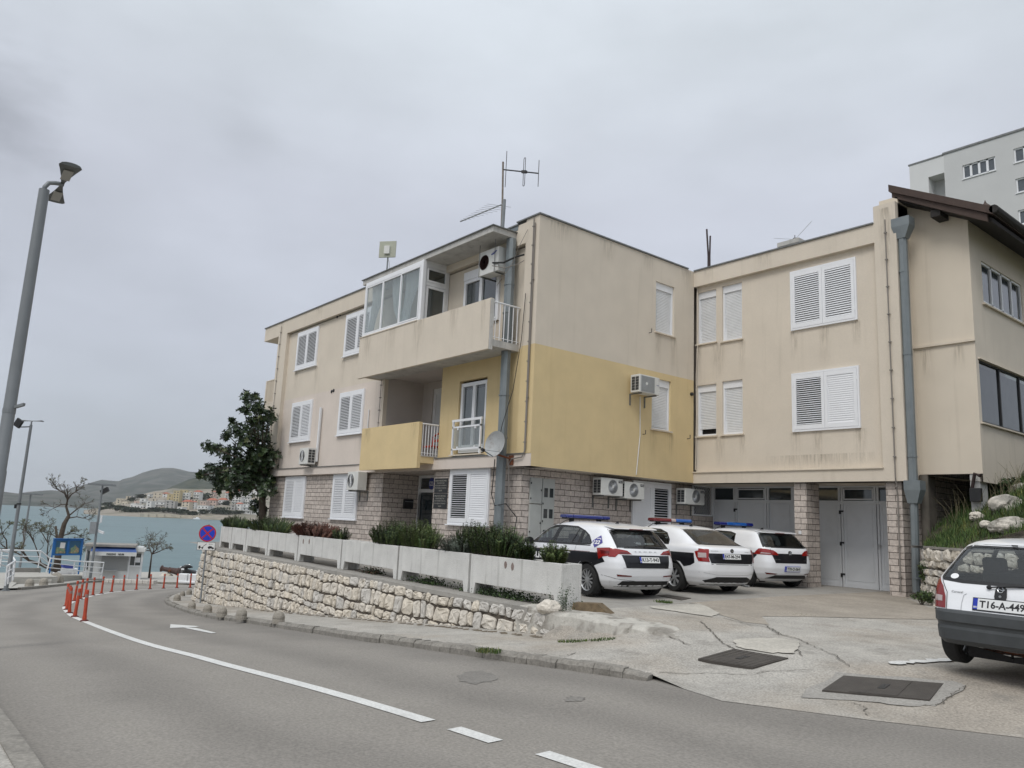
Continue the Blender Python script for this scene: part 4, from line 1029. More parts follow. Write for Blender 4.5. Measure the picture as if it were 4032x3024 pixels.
acunit('left one of the pair of outdoor units above the cabinet side of the stone wall', F, 2.36, 3.12, .74, 1.16, .3, .1, (2.76, .175), brand=('TESLA', 2.96, 3.10, 1.06, 1.12, M['badgeblack'], M['whitepaint']), coilside=-1)
acunit('right one of the pair of outdoor units, beside the louvred window', F, 3.2, 3.92, .70, 1.12, .3, .1, (3.52, .175), brand=('TESLA', 3.77, 3.90, 1.02, 1.08, M['badgeblack'], M['whitepaint']), coilside=-1)
acunit('lone outdoor unit between the louvred and the latticed window', F, 5.56, 6.4, .68, 1.1, .3, .1, (6.02, .18), brand=('TESLA', 6.22, 6.37, 1.0, 1.06, M['badgeblack'], M['whitepaint']), coilside=-1)
F = FX(0)
t = acunit('outdoor unit with grey front on the yellow yard wall', F, 3.12, 3.88, 3.33, 3.78, .3, .12, (3.38, .19), brand=('GREE', 3.74, 3.86, 3.55, 3.6, None, M['blue122']), coilside=-1)
b = MB(K); fbox(b, F, 3.18, 3.68, 3.36, 3.75, .421, .432); b.build('front_grille', mat('grey_grille', (.27, .28, .28), .6), t, bevel=.02)
# satellite dish
t = thing('satellite_dish', 'stained grey satellite dish on a rusty arm at the street corner', 'satellite dish', Vector((-.7, -.05, 1.3))*K)
dc = Vector((-.78, -.42, 1.74)); dn = Vector((.22, -.95, .2)).normalized(); dx = dn.cross(Vector((0, 0, 1))).normalized(); dy = dx.cross(dn)
b = MB(K); R_, n1, n2 = .31, 7, 28; rings = []
for i in range(n1+1):
    r = R_*i/n1; rings.append([dc+dx*cos(a*2*pi/n2)*r*.92+dy*sin(a*2*pi/n2)*r+dn*(.09*(r/R_)**2-.09) for a in range(n2)])
for r1, r2 in zip(rings, rings[1:]):
    for a in range(n2): b.face([r1[a], r2[a], r2[(a+1) % n2], r1[(a+1) % n2]])
M['dish'] = mat('dish_grey', (.36, .37, .37), .55, var=.1, vs=6, dirt=.55, ds=5, dcol=(.14, .09, .05))
b.build('reflector', M['dish'], t, smooth=True)
b = MB(K); lnb = dc+dn*.38-dy*.26; b.tube([dc-dy*.3-dn*.02, lnb], .013, 6); b.tube([dc-dx*.2-dy*.2, lnb], .006, 5); b.build('feed_arm', M['galv'], t)
b = MB(K); b.lathe([(.03, -.03), (.04, 0), (.04, .05), (.02, .07)], lnb, -dn, 10); b.build('receiver', M['black'], t)
b = MB(K); b.box(-.72, -.04, 1.28, -.58, 0.0, 1.5); b.tube([(-.64, -.03, 1.42), (-.8, -.3, 1.5), (-.84, -.34, 1.62)], .022, 8); b.build('wall_arm', M['rust'], t)
# antennas on the roof
t = thing('tv_antenna', 'tall roof mast carrying a loop aerial and a comb aerial above the upper balcony', 'antenna', Vector((-2.5, .8, 7.1))*K)
b = MB(K); b.tube([(-2.5, .8, 7.1), (-2.52, .8, 8.5), (-2.58, .8, 9.68)], .026, 8); b.build('mast', mat('rusty_mast', (.20, .17, .14), .8, var=.3, vs=9, dirt=.4, dcol=(.12, .05, .02)), t)
b = MB(K); fdir = Vector((.62, .45, -.05)).normalized()
A0 = Vector((-2.56, .8, 9.45)); A1 = A0+fdir*1.0+Vector((0, 0, -.12))
b.tube([A0, A1], .018, 6)
for s_, h0, h1 in ((.08, .55, -.5), (1.0, .38, -.38)): p = A0.lerp(A1, s_); b.tube([p+Vector((0, 0, h0)), p+Vector((0, 0, h1))], .01, 5)
p = A0.lerp(A1, .6); lp = []
for k in range(20):
    a = 2*pi*k/20; lp.append(p+Vector((cos(a)*.035, 0, sin(a)*.05+(.36 if sin(a) > 0 else -.36))))
b.tube(lp, .009, 5, close=True); b.obox(p, fdir, (0, 0, 1), (0, 1, 0), .06, .04, .03)
b.build('loop_aerial', M['black'], t)
b = MB(K); B0 = Vector((-2.5, .78, 8.42)); B1 = B0+Vector((-1.72, -.15, -.05))
b.tube([B0, B1], .018, 6); side = Vector((.18, .9, .1)).normalized()
for k in range(11):
    p = B0.lerp(B1, .07+k*.085); L_ = .36*(1-k*.075); b.tube([p-side*L_, p+side*L_], .0055, 4)
b.build('comb_aerial', M['steel'], t)
b = MB(K); b.tube([(-2.38, .74, 7.6), (-2.36, .74, 8.5)], .045, 10); b.build('side_tube', M['grey'], t)
t = thing('panel_antenna', 'square panel antenna on a thin pole over the glazed balcony', 'antenna', Vector((-7.72, .3, 7.1))*K)
b = MB(K); b.tube([(-7.75, .35, 7.1), (-7.73, .35, 8.4)], .024, 8); b.build('pole', M['grey'], t)
b = MB(K); b.obox((-7.72, .31, 8.33), (.78, .62, 0), (0, 0, 1), (.62, -.78, 0), .28, .27, .02); pn = b.build('panel', mat('panel_beige', (.40, .41, .33), .6), t, bevel=.01)
b = MB(K); b.obox((-7.69, .27, 8.3), (.78, .62, 0), (0, 0, 1), (.62, -.78, 0), .09, .13, .03); b.build('bracket', M['acw'], pn)
conduit([(-7.7, .35, 8.0), (-7.6, .33, 7.9), (-7.55, .33, 7.6), (-7.65, .35, 7.3), (-7.66, .35, 7.1)], .007, M['cable'], par=t)
M['pipeb'] = mat('old_dark_pipe', (.055, .04, .04), .8, var=.2, vs=9)
t = thing('roof_pipe', 'brown crooked twin pipe standing on the roof of the wing', 'pipe', Vector((-1.14, 8, 7.1))*K)
b = MB(K); b.tube([(-1.14, 8, 7.1), (-1.14, 8, 8.5), (-1.2, 8, 9.4)], .028, 6); b.build('long_pipe', M['pipeb'], t)
b = MB(K); b.tube([(-1.09, 8.02, 7.1), (-1.1, 8.02, 8.5), (-1.08, 8.02, 9.15)], .026, 6); b.tube([(-1.12, 8, 7.1), (-1.12, 8, 8.3)], .045, 6); b.build('short_pipe', M['pipeb'], t)
t = thing('chimney', 'low capped chimney on the roof of the garage wing', 'chimney', Vector((1.9, 7.8, 7.1))*K)
b = MB(K); b.box(1.72, 7.5, 7.1, 2.25, 8.1, 7.92); b.build('stack', M['concrete_dark'], t)
b = MB(K); b.box(1.64, 7.4, 7.92, 2.3, 8.2, 8.04); b.build('cap', M['concrete'], t)
t = thing('rod_aerial', 'small V shaped rod aerial on the chimney cap', 'antenna', Vector((2.1, 7.6, 8.05))*K)
b = MB(K); b.tube([(2.08, 7.6, 8.1), (2.58, 7.6, 8.48)], .006, 5); b.tube([(2.05, 7.6, 8.1), (1.42, 7.6, 8.3)], .006, 5); b.build('rods', M['steel'], t)
b = MB(K); b.lathe([(.06, -.03), (.07, 0), (.05, .05)], (2.07, 7.6, 8.08), (0, 0, 1), 8); b.tube([(2.07, 7.6, 8.1), (2.07, 7.6, 8.22)], .01, 5); b.build('housing', M['black'], t)
# red folding chair on the lower balcony
M['redp'] = mat('red_plastic', (.45, .04, .015), .45)
t = thing('chair', 'orange red chair with thin grey legs on the lower balcony', 'chair', Vector((-4.45, .35, 1.52))*K)
b = MB(K); b.box(-4.72, .2, 1.88, -4.3, .55, 1.93); b.build('seat', M['redp'], t, bevel=.01)
b = MB(K); b.tube([(-4.72, .5, 1.93), (-4.74, .52, 2.2), (-4.6, .54, 2.28), (-4.42, .54, 2.28), (-4.3, .52, 2.2), (-4.32, .5, 1.93)], .028, 6); b.box(-4.7, .5, 2.06, -4.33, .53, 2.13); b.build('backrest', M['redp'], t)
for (x, y) in ((-4.7, .22), (-4.32, .22), (-4.7, .53), (-4.32, .53)):
    b = MB(K); b.tube([(x, y, 1.53), (x, y, 1.9)], .013, 6); b.build('leg', M['steel'], t)
# ---------------- neighbour on the right with tiled roof ----------------
nb = thing('neighbour_house', 'cream rendered house with dark tiled roof on stilts at the right', 'house', Vector((6.88, 6.45, .5))*K)
YD, XE = 6.45, 6.88
b = MB(K)
F = FY(YD); F2 = FX(XE)
# gable-shaped front
zr_ = lambda x: lerp(7.80, 6.75, (x-5.52)/(7.54-5.52))
b.face([(5.5, YD, 1.42), (XE, YD, 1.42), (XE, YD, zr_(XE)), (5.5, YD, zr_(5.5))], 0)
wallh(b, F2, YD, 16, 1.25, zr_(XE), [(7.08, 9.55, 5.25, 6.2, .12), (6.6, 11.5, 2.52, 3.87, .12)], mi=1)
b.face([(5.6, YD, 1.42), (5.6, 16, 1.42), (XE, 16, 1.25), (XE, YD, 1.25)], 0)
b.face([(5.5, 16, 1.3), (XE, 16, 1.3), (XE, 16, 7), (5.5, 16, 7.6)], 0)
b.box(5.2, 5.95, 7.1, 5.62, 6.5, 7.75)
b.build('wall', [M['stucco_warm'], M['stucco']], nb)
b = MB(K); fbox(b, F, 5.62, XE+.02, 4.24, 4.29, 0, .05); fbox(b, F2, 7.0, 12, 5.17, 5.2, 0, .06); fbox(b, F2, 6.5, 12, 2.47, 2.5, 0, .06); fbox(b, F2, 6.55, 12, 3.87, 3.89, 0, .05); b.build('ledge', M['stucco_warm'], nb)
# roof
M['rooft'] = mat('brown_roof_metal', (.060, .038, .030), .75, var=.15, vs=6); M['roofd'] = mat('roof_dark_wood', (.02, .017, .015), .8)
b = MB(K); y0, y1 = 5.9, 17
def slab(x0, z0, x1, z1, th, ya, yb, mi=0):
    b.hexa([(x0, ya, z0-th), (x1, ya, z1-th), (x1, yb, z1-th), (x0, yb, z0-th), (x0, ya, z0), (x1, ya, z1), (x1, yb, z1), (x0, yb, z0)], mi)
slab(5.45, 8.08, 7.56, 6.92, .17, y0, y1); slab(5.5, 7.93, 7.44, 6.80, .17, y0+.05, y0+.12, 0); slab(5.5, 7.8, 7.5, 6.72, .09, y0+.13, y1, 1)
for k in range(10):
    x = lerp(5.5, 7.4, k/10)
b.box(6.3, y0+.1, 7.06, 6.5, YD+.1, 7.22, 1)
b.build('roof', [M['rooft'], M['roofd']], nb)
b = MB(K); b.tube([(7.58, y0, 6.86), (7.58, y1, 6.86)], .09, 10); b.build('gutter', M['roofd'], nb)
b = MB(K); b.lathe([(.13, 0), (.11, .06), (.03, .14), (.0, .22)], (7.35, y0+.25, 6.98), (0, 0, 1), 8); b.build('finial', M['rooft'], nb)
def multiwin(F, u0, u1, z0, z1, n, m, label, gm, fw=.05, bd=None):
    b = MB(K); frame(b, F, u0, u1, z0, z1, fw, -.08, -.03)
    for k in range(n+1):
        u = lerp(u0, u1, k/n)
        if 0 < k < n: fbox(b, F, u-fw*.7, u+fw*.7, z0, z1, -.08, -.03)
    w_ = b.build('window', m, nb); w_['label'] = label
    for k in range(n):
        a, c = lerp(u0, u1, k/n)+fw, lerp(u0, u1, (k+1)/n)-fw
        g = MB(K); g.face([F(a, z0+fw, -.06), F(c, z0+fw, -.06), F(c, z1-fw, -.06), F(a, z1-fw, -.06)]); g.build('pane', gm, w_)
    q_ = MB(K); fbox(q_, F, u0, u1, z0, z1, -.3, -.28); q_.build('curtain', bd or M['dark'], w_)
multiwin(F2, 7.08, 9.55, 5.25, 6.2, 4, M['offwhite'], 'upper four pane window of the house', M['mirrorish'])
M['blind'] = mat('pale_curtain', (.30, .32, .33), .9, var=.15, vs=3)
multiwin(F2, 6.6, 11.5, 2.52, 3.87, 4, M['black'], 'lower black framed window strip', M['glass_dark'], .035, M['blind'])
b = MB(K); b.box(6.62, 6.47, -.6, 6.81, 6.85, 1.42); b.build('pillar', mat('flaking_white_pillar', (.50, .49, .47), .9, var=.15, vs=3, dirt=.35, ds=4, bump=.6, bs=25), nb)
b = MB(K); b.box(5.65, 9.0, -1, 14, 9.2, 1.24); b.build('rear_wall', M['concrete_dark'], nb)
t = thing('flood_lamp', 'dark bent tube and box lamp fixed on the flaking white pillar', 'lamp', Vector((6.74, 6.44, .9))*K)
b = MB(K); F = FY(6.46); fbox(b, F, 6.63, 6.85, .84, 1.12, 0, .1); b.build('box', M['black'], t, bevel=.01)
b = MB(K); b.tube([F(6.66, 1.05, .05), F(6.76, 1.42, .1), F(6.88, 1.36, .16)], .035, 8); b.build('tube_arm', mat('dark_brown_paint', (.035, .02, .02), .5), t)
# ---------------- tall block far behind ----------------
ap = thing('apartment_block', 'tall plain white apartment block rising behind the tiled roof', 'apartment building', Vector((-8, 62, 5))*K)
M['aptw'] = mat('apartment_render', (.56, .565, .56), .9, var=.03, vs=.4); M['aptw2'] = mat('apartment_render_light', (.66, .665, .66), .9, var=.03, vs=.4)
b = MB(K); F = FY(60)
w4 = [(-12.32, -9.68, z+.0, z+1.28, .25) for z in (31.85,)]
rw = [(-8.26, -6.7, z, z+1.28, .25) for z in (31.98, 29.25, 26.42, 23.6)]
wallh(b, F, -13.82, 14, -2, 34.72, w4+rw, mi=0)
wallh(b, F, -16.87, -13.82, -2, 34.66, [(-15.22, -13.83, 20, 33.0, 1.4)], mi=1)
b.face([(-15.22, 61.4, 20), (-13.83, 61.4, 20), (-13.83, 61.4, 33), (-15.22, 61.4, 33)], 0)
b.box(-16.86, 60.1, -2, 14, 75, 34.6, 1) if False else b.face([(-16.87, 60, -2), (-16.87, 75, -2), (-16.87, 75, 34.66), (-16.87, 60, 34.66)], 1)
b.build('wall', [M['aptw'], M['aptw2']], ap)
b = MB(K); b.box(-13.9, 59.92, 34.72, 14, 75, 34.9); b.box(-16.95, 59.95, 34.66, -13.9, 75, 34.8); b.box(-16.4, 60.5, 34.8, -15.2, 62, 35.0); b.build('roof', M['metalcap'], ap)
M['aptglass'] = mat('apartment_glass', (.10, .115, .13), .15, var=.1, vs=2)
def aptwin(u0, u1, z0, z1, n):
    b = MB(K); frame(b, F, u0, u1, z0, z1, .12, -.2, -.1)
    for k in range(1, n): u = lerp(u0, u1, k/n); fbox(b, F, u-.09, u+.09, z0, z1, -.2, -.1)
    fbox(b, F, u0-.05, u1+.05, z0-.08, z0, -.1, .08)
    w_ = b.build('window', M['white'], ap)
    for k in range(n):
        a, c = lerp(u0, u1, k/n)+.1, lerp(u0, u1, (k+1)/n)-.1
        g = MB(K); g.face([F(a, z0+.1, -.17), F(c, z0+.1, -.17), F(c, z1-.1, -.17), F(a, z1-.1, -.17)]); g.build('pane', M['aptglass'], w_)
for h in w4: aptwin(*h[:4], 4)
for h in rw: aptwin(*h[:4], 2)

# rain streaks on the render
def streakmat():
    m = bpy.data.materials.new('rain_streak'); m.use_nodes = True; nt = m.node_tree; nd = nt.nodes; b = nd['Principled BSDF']; lk = nt.links.new
    b.inputs['Base Color'].default_value = (.22, .18, .12, 1); b.inputs['Roughness'].default_value = .95
    tc = nd.new('ShaderNodeTexCoord'); sp = nd.new('ShaderNodeSeparateXYZ'); lk(tc.outputs['UV'], sp.inputs[0])
    n = nd.new('ShaderNodeTexNoise'); n.inputs['Scale'].default_value = 1; n.inputs['Detail'].default_value = 6; mp = nd.new('ShaderNodeMapping'); mp.inputs['Scale'].default_value = (22, 22, 2.2); lk(tc.outputs['Object'], mp.inputs[0]); lk(mp.outputs[0], n.inputs[0])
    def M_(op, a, c): x = nd.new('ShaderNodeMath'); x.operation = op; x.use_clamp = True; [lk(v, x.inputs[i]) if not isinstance(v, (int, float)) else setattr(x.inputs[i], 'default_value', v) for i, v in enumerate((a, c))]; return x.outputs[0]
    u, v = sp.outputs['X'], sp.outputs['Y']
    e = M_('MULTIPLY', M_('MULTIPLY', u, M_('SUBTRACT', 1.0, u)), 4.0); f = M_('MULTIPLY', e, v); r = nd.new('ShaderNodeMapRange'); r.inputs[1].default_value = .38; r.inputs[2].default_value = .68; r.inputs[4].default_value = .32; lk(n.outputs[0], r.inputs[0])
    lk(M_('MULTIPLY', f, r.outputs[0]), b.inputs['Alpha']); return m
M['streak'] = streakmat()
def streak(F, u0, u1, z1, h, par=None):
    b = MB(K); P = [F(u0, z1-h, .003), F(u1, z1-h, .003), F(u1, z1, .003), F(u0, z1, .003)]
    if (P[1]-P[0]).cross(P[2]-P[0]).dot(F(0, 0, 1)-F(0, 0, 0)) < 0: pass
    b.face(P); o = b.build('rain_streak', M['streak'], par or house); uv = o.data.uv_layers[0].data
    for i, c in enumerate(((0, 0), (1, 0), (1, 1), (0, 1))): uv[i].uv = c
FC, FB = FY(5.93), FX(0)
for F, u0, u1, z, h in ((FC, 2.85, 3.1, 4.98, .8), (FC, 3.6, 3.95, 4.98, 1.0), (FC, 4.45, 4.7, 4.98, .7), (FC, 2.8, 3.1, 2.45, .6), (FC, 3.4, 3.7, 2.45, .9), (FC, 4.4, 4.75, 2.45, .8), (FC, .5, .95, 5.03, 1.1), (FC, 1.35, 1.6, 5.0, .9), (FC, .0, .2, 5.05, 1.1), (FC, .6, .95, 2.48, .9), (FC, 1.35, 1.6, 2.48, .7), (FC, 2.0, 5.1, 1.9, .38),
    (FB, 4.15, 4.45, 5.1, .9), (FB, 4.8, 5.1, 5.1, 1.0), (FB, 4.0, 4.3, 2.48, .8), (FB, 4.7, 5.0, 2.48, .7), (FB, .2, 1.1, 7.15, .5), (FB, 2.0, 2.6, 7.15, .6), (FB, 3.6, 4.1, 7.15, .5), (FB, 5.2, 5.8, 7.15, .8),
    (FY(AL), -13.6, -13.2, 5.0, .8), (FY(AL), -11.9, -11.6, 5.0, .9), (FY(AL), -9.9, -9.6, 5.0, .9), (FY(AL), -13.5, -13.2, 2.4, .7), (FY(AL), -8.3, -8.0, 2.4, .7),
    (FY(YU), -6.8, -6.2, 5.1, .9), (FY(YU), -5.4, -4.9, 5.1, .8), (FY(YU), -4.1, -3.5, 5.1, 1.0), (FY(YU), -2.4, -2.0, 5.1, .8), (FY(YU), -1.1, -.9, 5.1, 1.0), (FY(YLb), -6.8, -6.4, 2.44, .6), (FY(YLb), -4.3, -4.0, 2.44, .5),
    (FY(5.81), 5.2, 5.6, 7.5, 1.6), (FY(5.81), 2.0, 2.5, 7.15, .4), (FY(5.81), .3, .7, 7.15, .4), (FY(6.45), 5.7, 6.0, 4.2, .8), (FY(6.45), 6.4, 6.7, 4.2, .6), (FY(0), -12, -11.4, 7.1, .4), (FY(0), -15, -14.7, 7.1, 1.0)):
    streak(F, u0, u1, z, h)
# ---------------- street furniture ----------------
def pd(px, py, D):
    d = pray(px, py); return EYE+d*(D/hypot(d.x, d.y))
def hd(P): return hypot(P.x-EYE.x, P.y-EYE.y)
Z1 = lambda x, y: (x/2.212, 1850+y/2.212)
Z3 = lambda x, y: (950+x/2.212, 1750+y/2.212)
Z5 = lambda x, y: (x/5.53, 2050+y/5.53)
# retaining wall of rough stones
wall = thing('retaining_wall', 'rough white rubble stone retaining wall under the concrete planters', 'stone wall', (-6, -3.2, -3))
XL, XR = -17.9, 5.75
M['lime'] = mat('limestone', (.60, .555, .485), .95, var=.16, vs=5, bump=1.0, bs=30, fine=.12, fs=30, dirt=.45, ds=3.5, dcol=(.25, .24, .22))
M['lime2'] = mat('limestone_warm', (.60, .545, .46), .95, var=.16, vs=5, bump=1.0, bs=30, fine=.12, fs=30, dirt=.35, ds=3.5, dcol=(.26, .23, .19))
M['lime3'] = mat('limestone_grey', (.52, .495, .455), .95, var=.18, vs=5, bump=1.0, bs=30, fine=.12, fs=30, dirt=.5, ds=3.5, dcol=(.2, .195, .18))
M['mortar'] = mat('dark_mortar', (.085, .07, .055), .98, var=.3, vs=6, bump=1, bs=30)
def wallP(s, z, n=0.0):
    """s = x position, n = outward; battered face"""
    top = -1.46; k = (top-z)*.10
    if s < -15.3:  # corner turning behind
        a = min(1.35, (-15.3-s)*.55); r = 1/.55
        x = -15.3-r*sin(a); y = yw(-15.3)+r*(1-cos(a)); nx_, ny_ = -sin(a), -cos(a)
        return Vector((x+nx_*(n+k), y+ny_*(n+k), z))
    return Vector((s-.0*n, yw(s)-(n+k), z))
topz = lambda x: -1.465-.02*sin(x*1.3)
def wtop(x): return topz(x) if x < 4.4 else lerp(topz(x), kerbz(5.8)+.16, (x-4.4)/1.3)
b = MB(); 
rowz = [0]; 
while rowz[-1] < 3.2: rowz.append(rowz[-1]+random.uniform(.17, .33))
def rowline(r, x): return -rowz[r]+.08*noise.noise(Vector((x*.7, r*7.1, 0)))*(r > 0)+.05*noise.noise(Vector((x*2.3, r*3.3, 5)))*(r > 0)
for r in range(len(rowz)-1):
    x = XL+random.uniform(0, .2)
    while x < XR:
        wd = random.choice((.13, .17, .2, .24, .27, .3, .36, .45))*random.uniform(.85, 1.15)*(1.15 if x > -4 else 1)
        x1 = min(x+wd, XR); xm = (x+x1)/2; T = topz(xm)
        zt0, zt1 = T+rowline(r, x), T+rowline(r, x1); zb0, zb1 = T+rowline(r+1, x), T+rowline(r+1, x1)
        lim = wtop(xm); bot = kerbz(xm)-.03
        if (zt0+zt1)/2-.05 > lim: x = x1; continue
        if (zt0+zt1)/2 < bot+.05: x = x1; continue
        zb0, zb1 = max(zb0, bot), max(zb1, bot)
        if (zt0+zt1)/2-(zb0+zb1)/2 < .05: x = x1; continue
        sk = random.uniform(-.035, .035); jo, jo2 = random.uniform(-.02, .012), random.uniform(-.012, .02)
        cx, cz = xm, (zt0+zt1+zb0+zb1)/4; n = 12; ring = []
        g = .019
        for k in range(n):
            a = 2*pi*(k+.5)/n; e = .42
            ca, sa = cos(a), sin(a); u = abs(ca)**e*(1 if ca > 0 else -1); v = abs(sa)**e*(1 if sa > 0 else -1)
            uu = (u+1)/2; vv = (v+1)/2
            X_ = lerp(x+g*1.1, x1-g*1.1, uu)+sk*v; Zt = lerp(zt0, zt1, uu)-g*.35+jo; Zb = lerp(zb0, zb1, uu)+g*.35+jo2
            ring.append((X_+random.uniform(-.014, .014), lerp(Zb, Zt, vv)+random.uniform(-.016, .016)))
        pr = random.uniform(.03, .06); mi = random.choice((0, 0, 0, 1, 1, 2)) if xm < 1 else random.choice((0, 0, 1, 2, 2))
        i0 = len(b.v)
        for (sc, nn, jt) in ((1, -.03, 0), (.97, pr*.4, .006), (.86, pr*.85, .014), (.5, pr, .024)):
            for (X_, Z_) in ring: b.v.append(wallP(lerp(cx, X_, sc), lerp(cz, Z_, sc), nn+random.uniform(-jt, jt)))
        b.v.append(wallP(cx, cz, pr+random.uniform(-.02, .02)))
        for q_ in range(3):
            for k in range(n): b.f.append([i0+q_*n+k, i0+q_*n+(k+1) % n, i0+(q_+1)*n+(k+1) % n, i0+(q_+1)*n+k]); b.m.append(mi)
        for k in range(n): b.f.append([i0+3*n+k, i0+3*n+(k+1) % n, i0+4*n]); b.m.append(mi)
        x = x1
b.build('stones', [M['lime'], M['lime2'], M['lime3']], wall)
b = MB(); xs_ = [XL+i*.4 for i in range(int((5.6-XL)/.4)+1)]
for a, c in zip(xs_, xs_[1:]):
    b.face([wallP(a, kerbz(a)-.15), wallP(c, kerbz(c)-.15), wallP(c, wtop(c)-.02, -.005), wallP(a, wtop(a)-.02, -.005)])
    if a < 4.4: b.face([wallP(a, -1.475, -.0), wallP(c, -1.475, -.0), wallP(c, -1.475, -.6), wallP(a, -1.475, -.6)])
b.build('mortar_bed', M['mortar'], wall)
b = MB(); i = 0; xs_ = [XL+i*.35 for i in range(int((4.5-XL)/.35)+1)]
for a, c in zip(xs_, xs_[1:]):
    p = []
    j1 = random.uniform(-.015, .015)
    for n_, z in ((-.42, -1.5), (.015, -1.5), (.015, -1.415), (-.42, -1.41)):
        p.append((wallP(a, z, n_+.0), wallP(c, z, n_)))
    b.hexa([p[0][0], p[1][0], p[1][1], p[0][1], p[3][0], p[2][0], p[2][1], p[3][1]])
b.build('coping', M['concrete_dark'], wall)
# plastered end of the wall sloping into the yard
M['plaster'] = mat('peeling_plaster', (.46, .44, .395), .95, var=.12, vs=4, bump=1, bs=22, fine=.1, fs=40, dirt=1.0, ds=3.6, dcol=(.15, .135, .11), col2=(.27, .25, .22), c2s=2.5)
t = thing('wall_end', 'peeling plastered end of the retaining wall sinking into the yard', 'wall end', (6, -4, -1.9))
b = MB(); n = 30; rows = []
for k in range(n+1):
    s = k/n; x = lerp(4.25, 7.75, s); yb = yw(x)+.0
    T = lerp(-1.40, -1.375, s)+.02*noise.noise(Vector((x*2, 0, 0))); T = lerp(T, Hc(7.75, -3.6)-.03, sm((x-7.0)/.75))
    bt = min(lower(x, yb-.2), Hc(x, yb-.2))-.1
    f = .06*noise.noise(Vector((x*1.7, 3, 0)))
    row = [(yb-.09+f, bt), (yb-.05+f, lerp(bt, T, .6)), (yb-.02+f*.5, T-.05), (yb+.04, T), (yb+.3, T+.01), (yb+.62, T-.0), (yb+.8, T-.1)]
    rows.append([Vector((x+random.uniform(-.02, .02), y+random.uniform(-.012, .012), z+random.uniform(-.012, .012))) for y, z in row])
for r1, r2 in zip(rows, rows[1:]):
    for j in range(6): b.face([r1[j], r2[j], r2[j+1], r1[j+1]])
b.face(rows[-1]); 
b.build('plaster_body', M['plaster'], t, smooth=True)
def rock(c, r, label, m, name='rock', sx=1, sy=1, sz=.8, seed=1, k=3, cat='rock', grp=None):
    bm = bmesh.new(); bmesh.ops.create_icosphere(bm, subdivisions=k, radius=1)
    for v in bm.verts:
        d = v.co.normalized(); f = 1+.42*noise.noise(d*1.3+Vector((seed*3.1, 0, 0)))+.30*abs(noise.noise(d*2.6+Vector((0, seed*2.7, 0))))+.10*noise.noise(d*7+Vector((0, seed, 0)))-.1
        f = min(f, .98+.1*noise.noise(d*2+Vector((0, 0, seed)))); v.co = Vector((d.x*f*r*sx, d.y*f*r*sy, d.z*f*r*sz))
    me = bpy.data.meshes.new(name); bm.to_mesh(me); bm.free(); me.materials.append(m)
    o = bpy.data.objects.new(name, me); COL.objects.link(o); o.location = c; o.rotation_euler = (0, 0, seed); tag(o, label, cat, grp); return o
P = gp(2235, 2395, .3); P = Vector((5.0, -3.75, -1.36)); rock(P, .17, 'white limestone rock lying against the foot of the end planter', M['lime'], seed=4, sx=1.3)
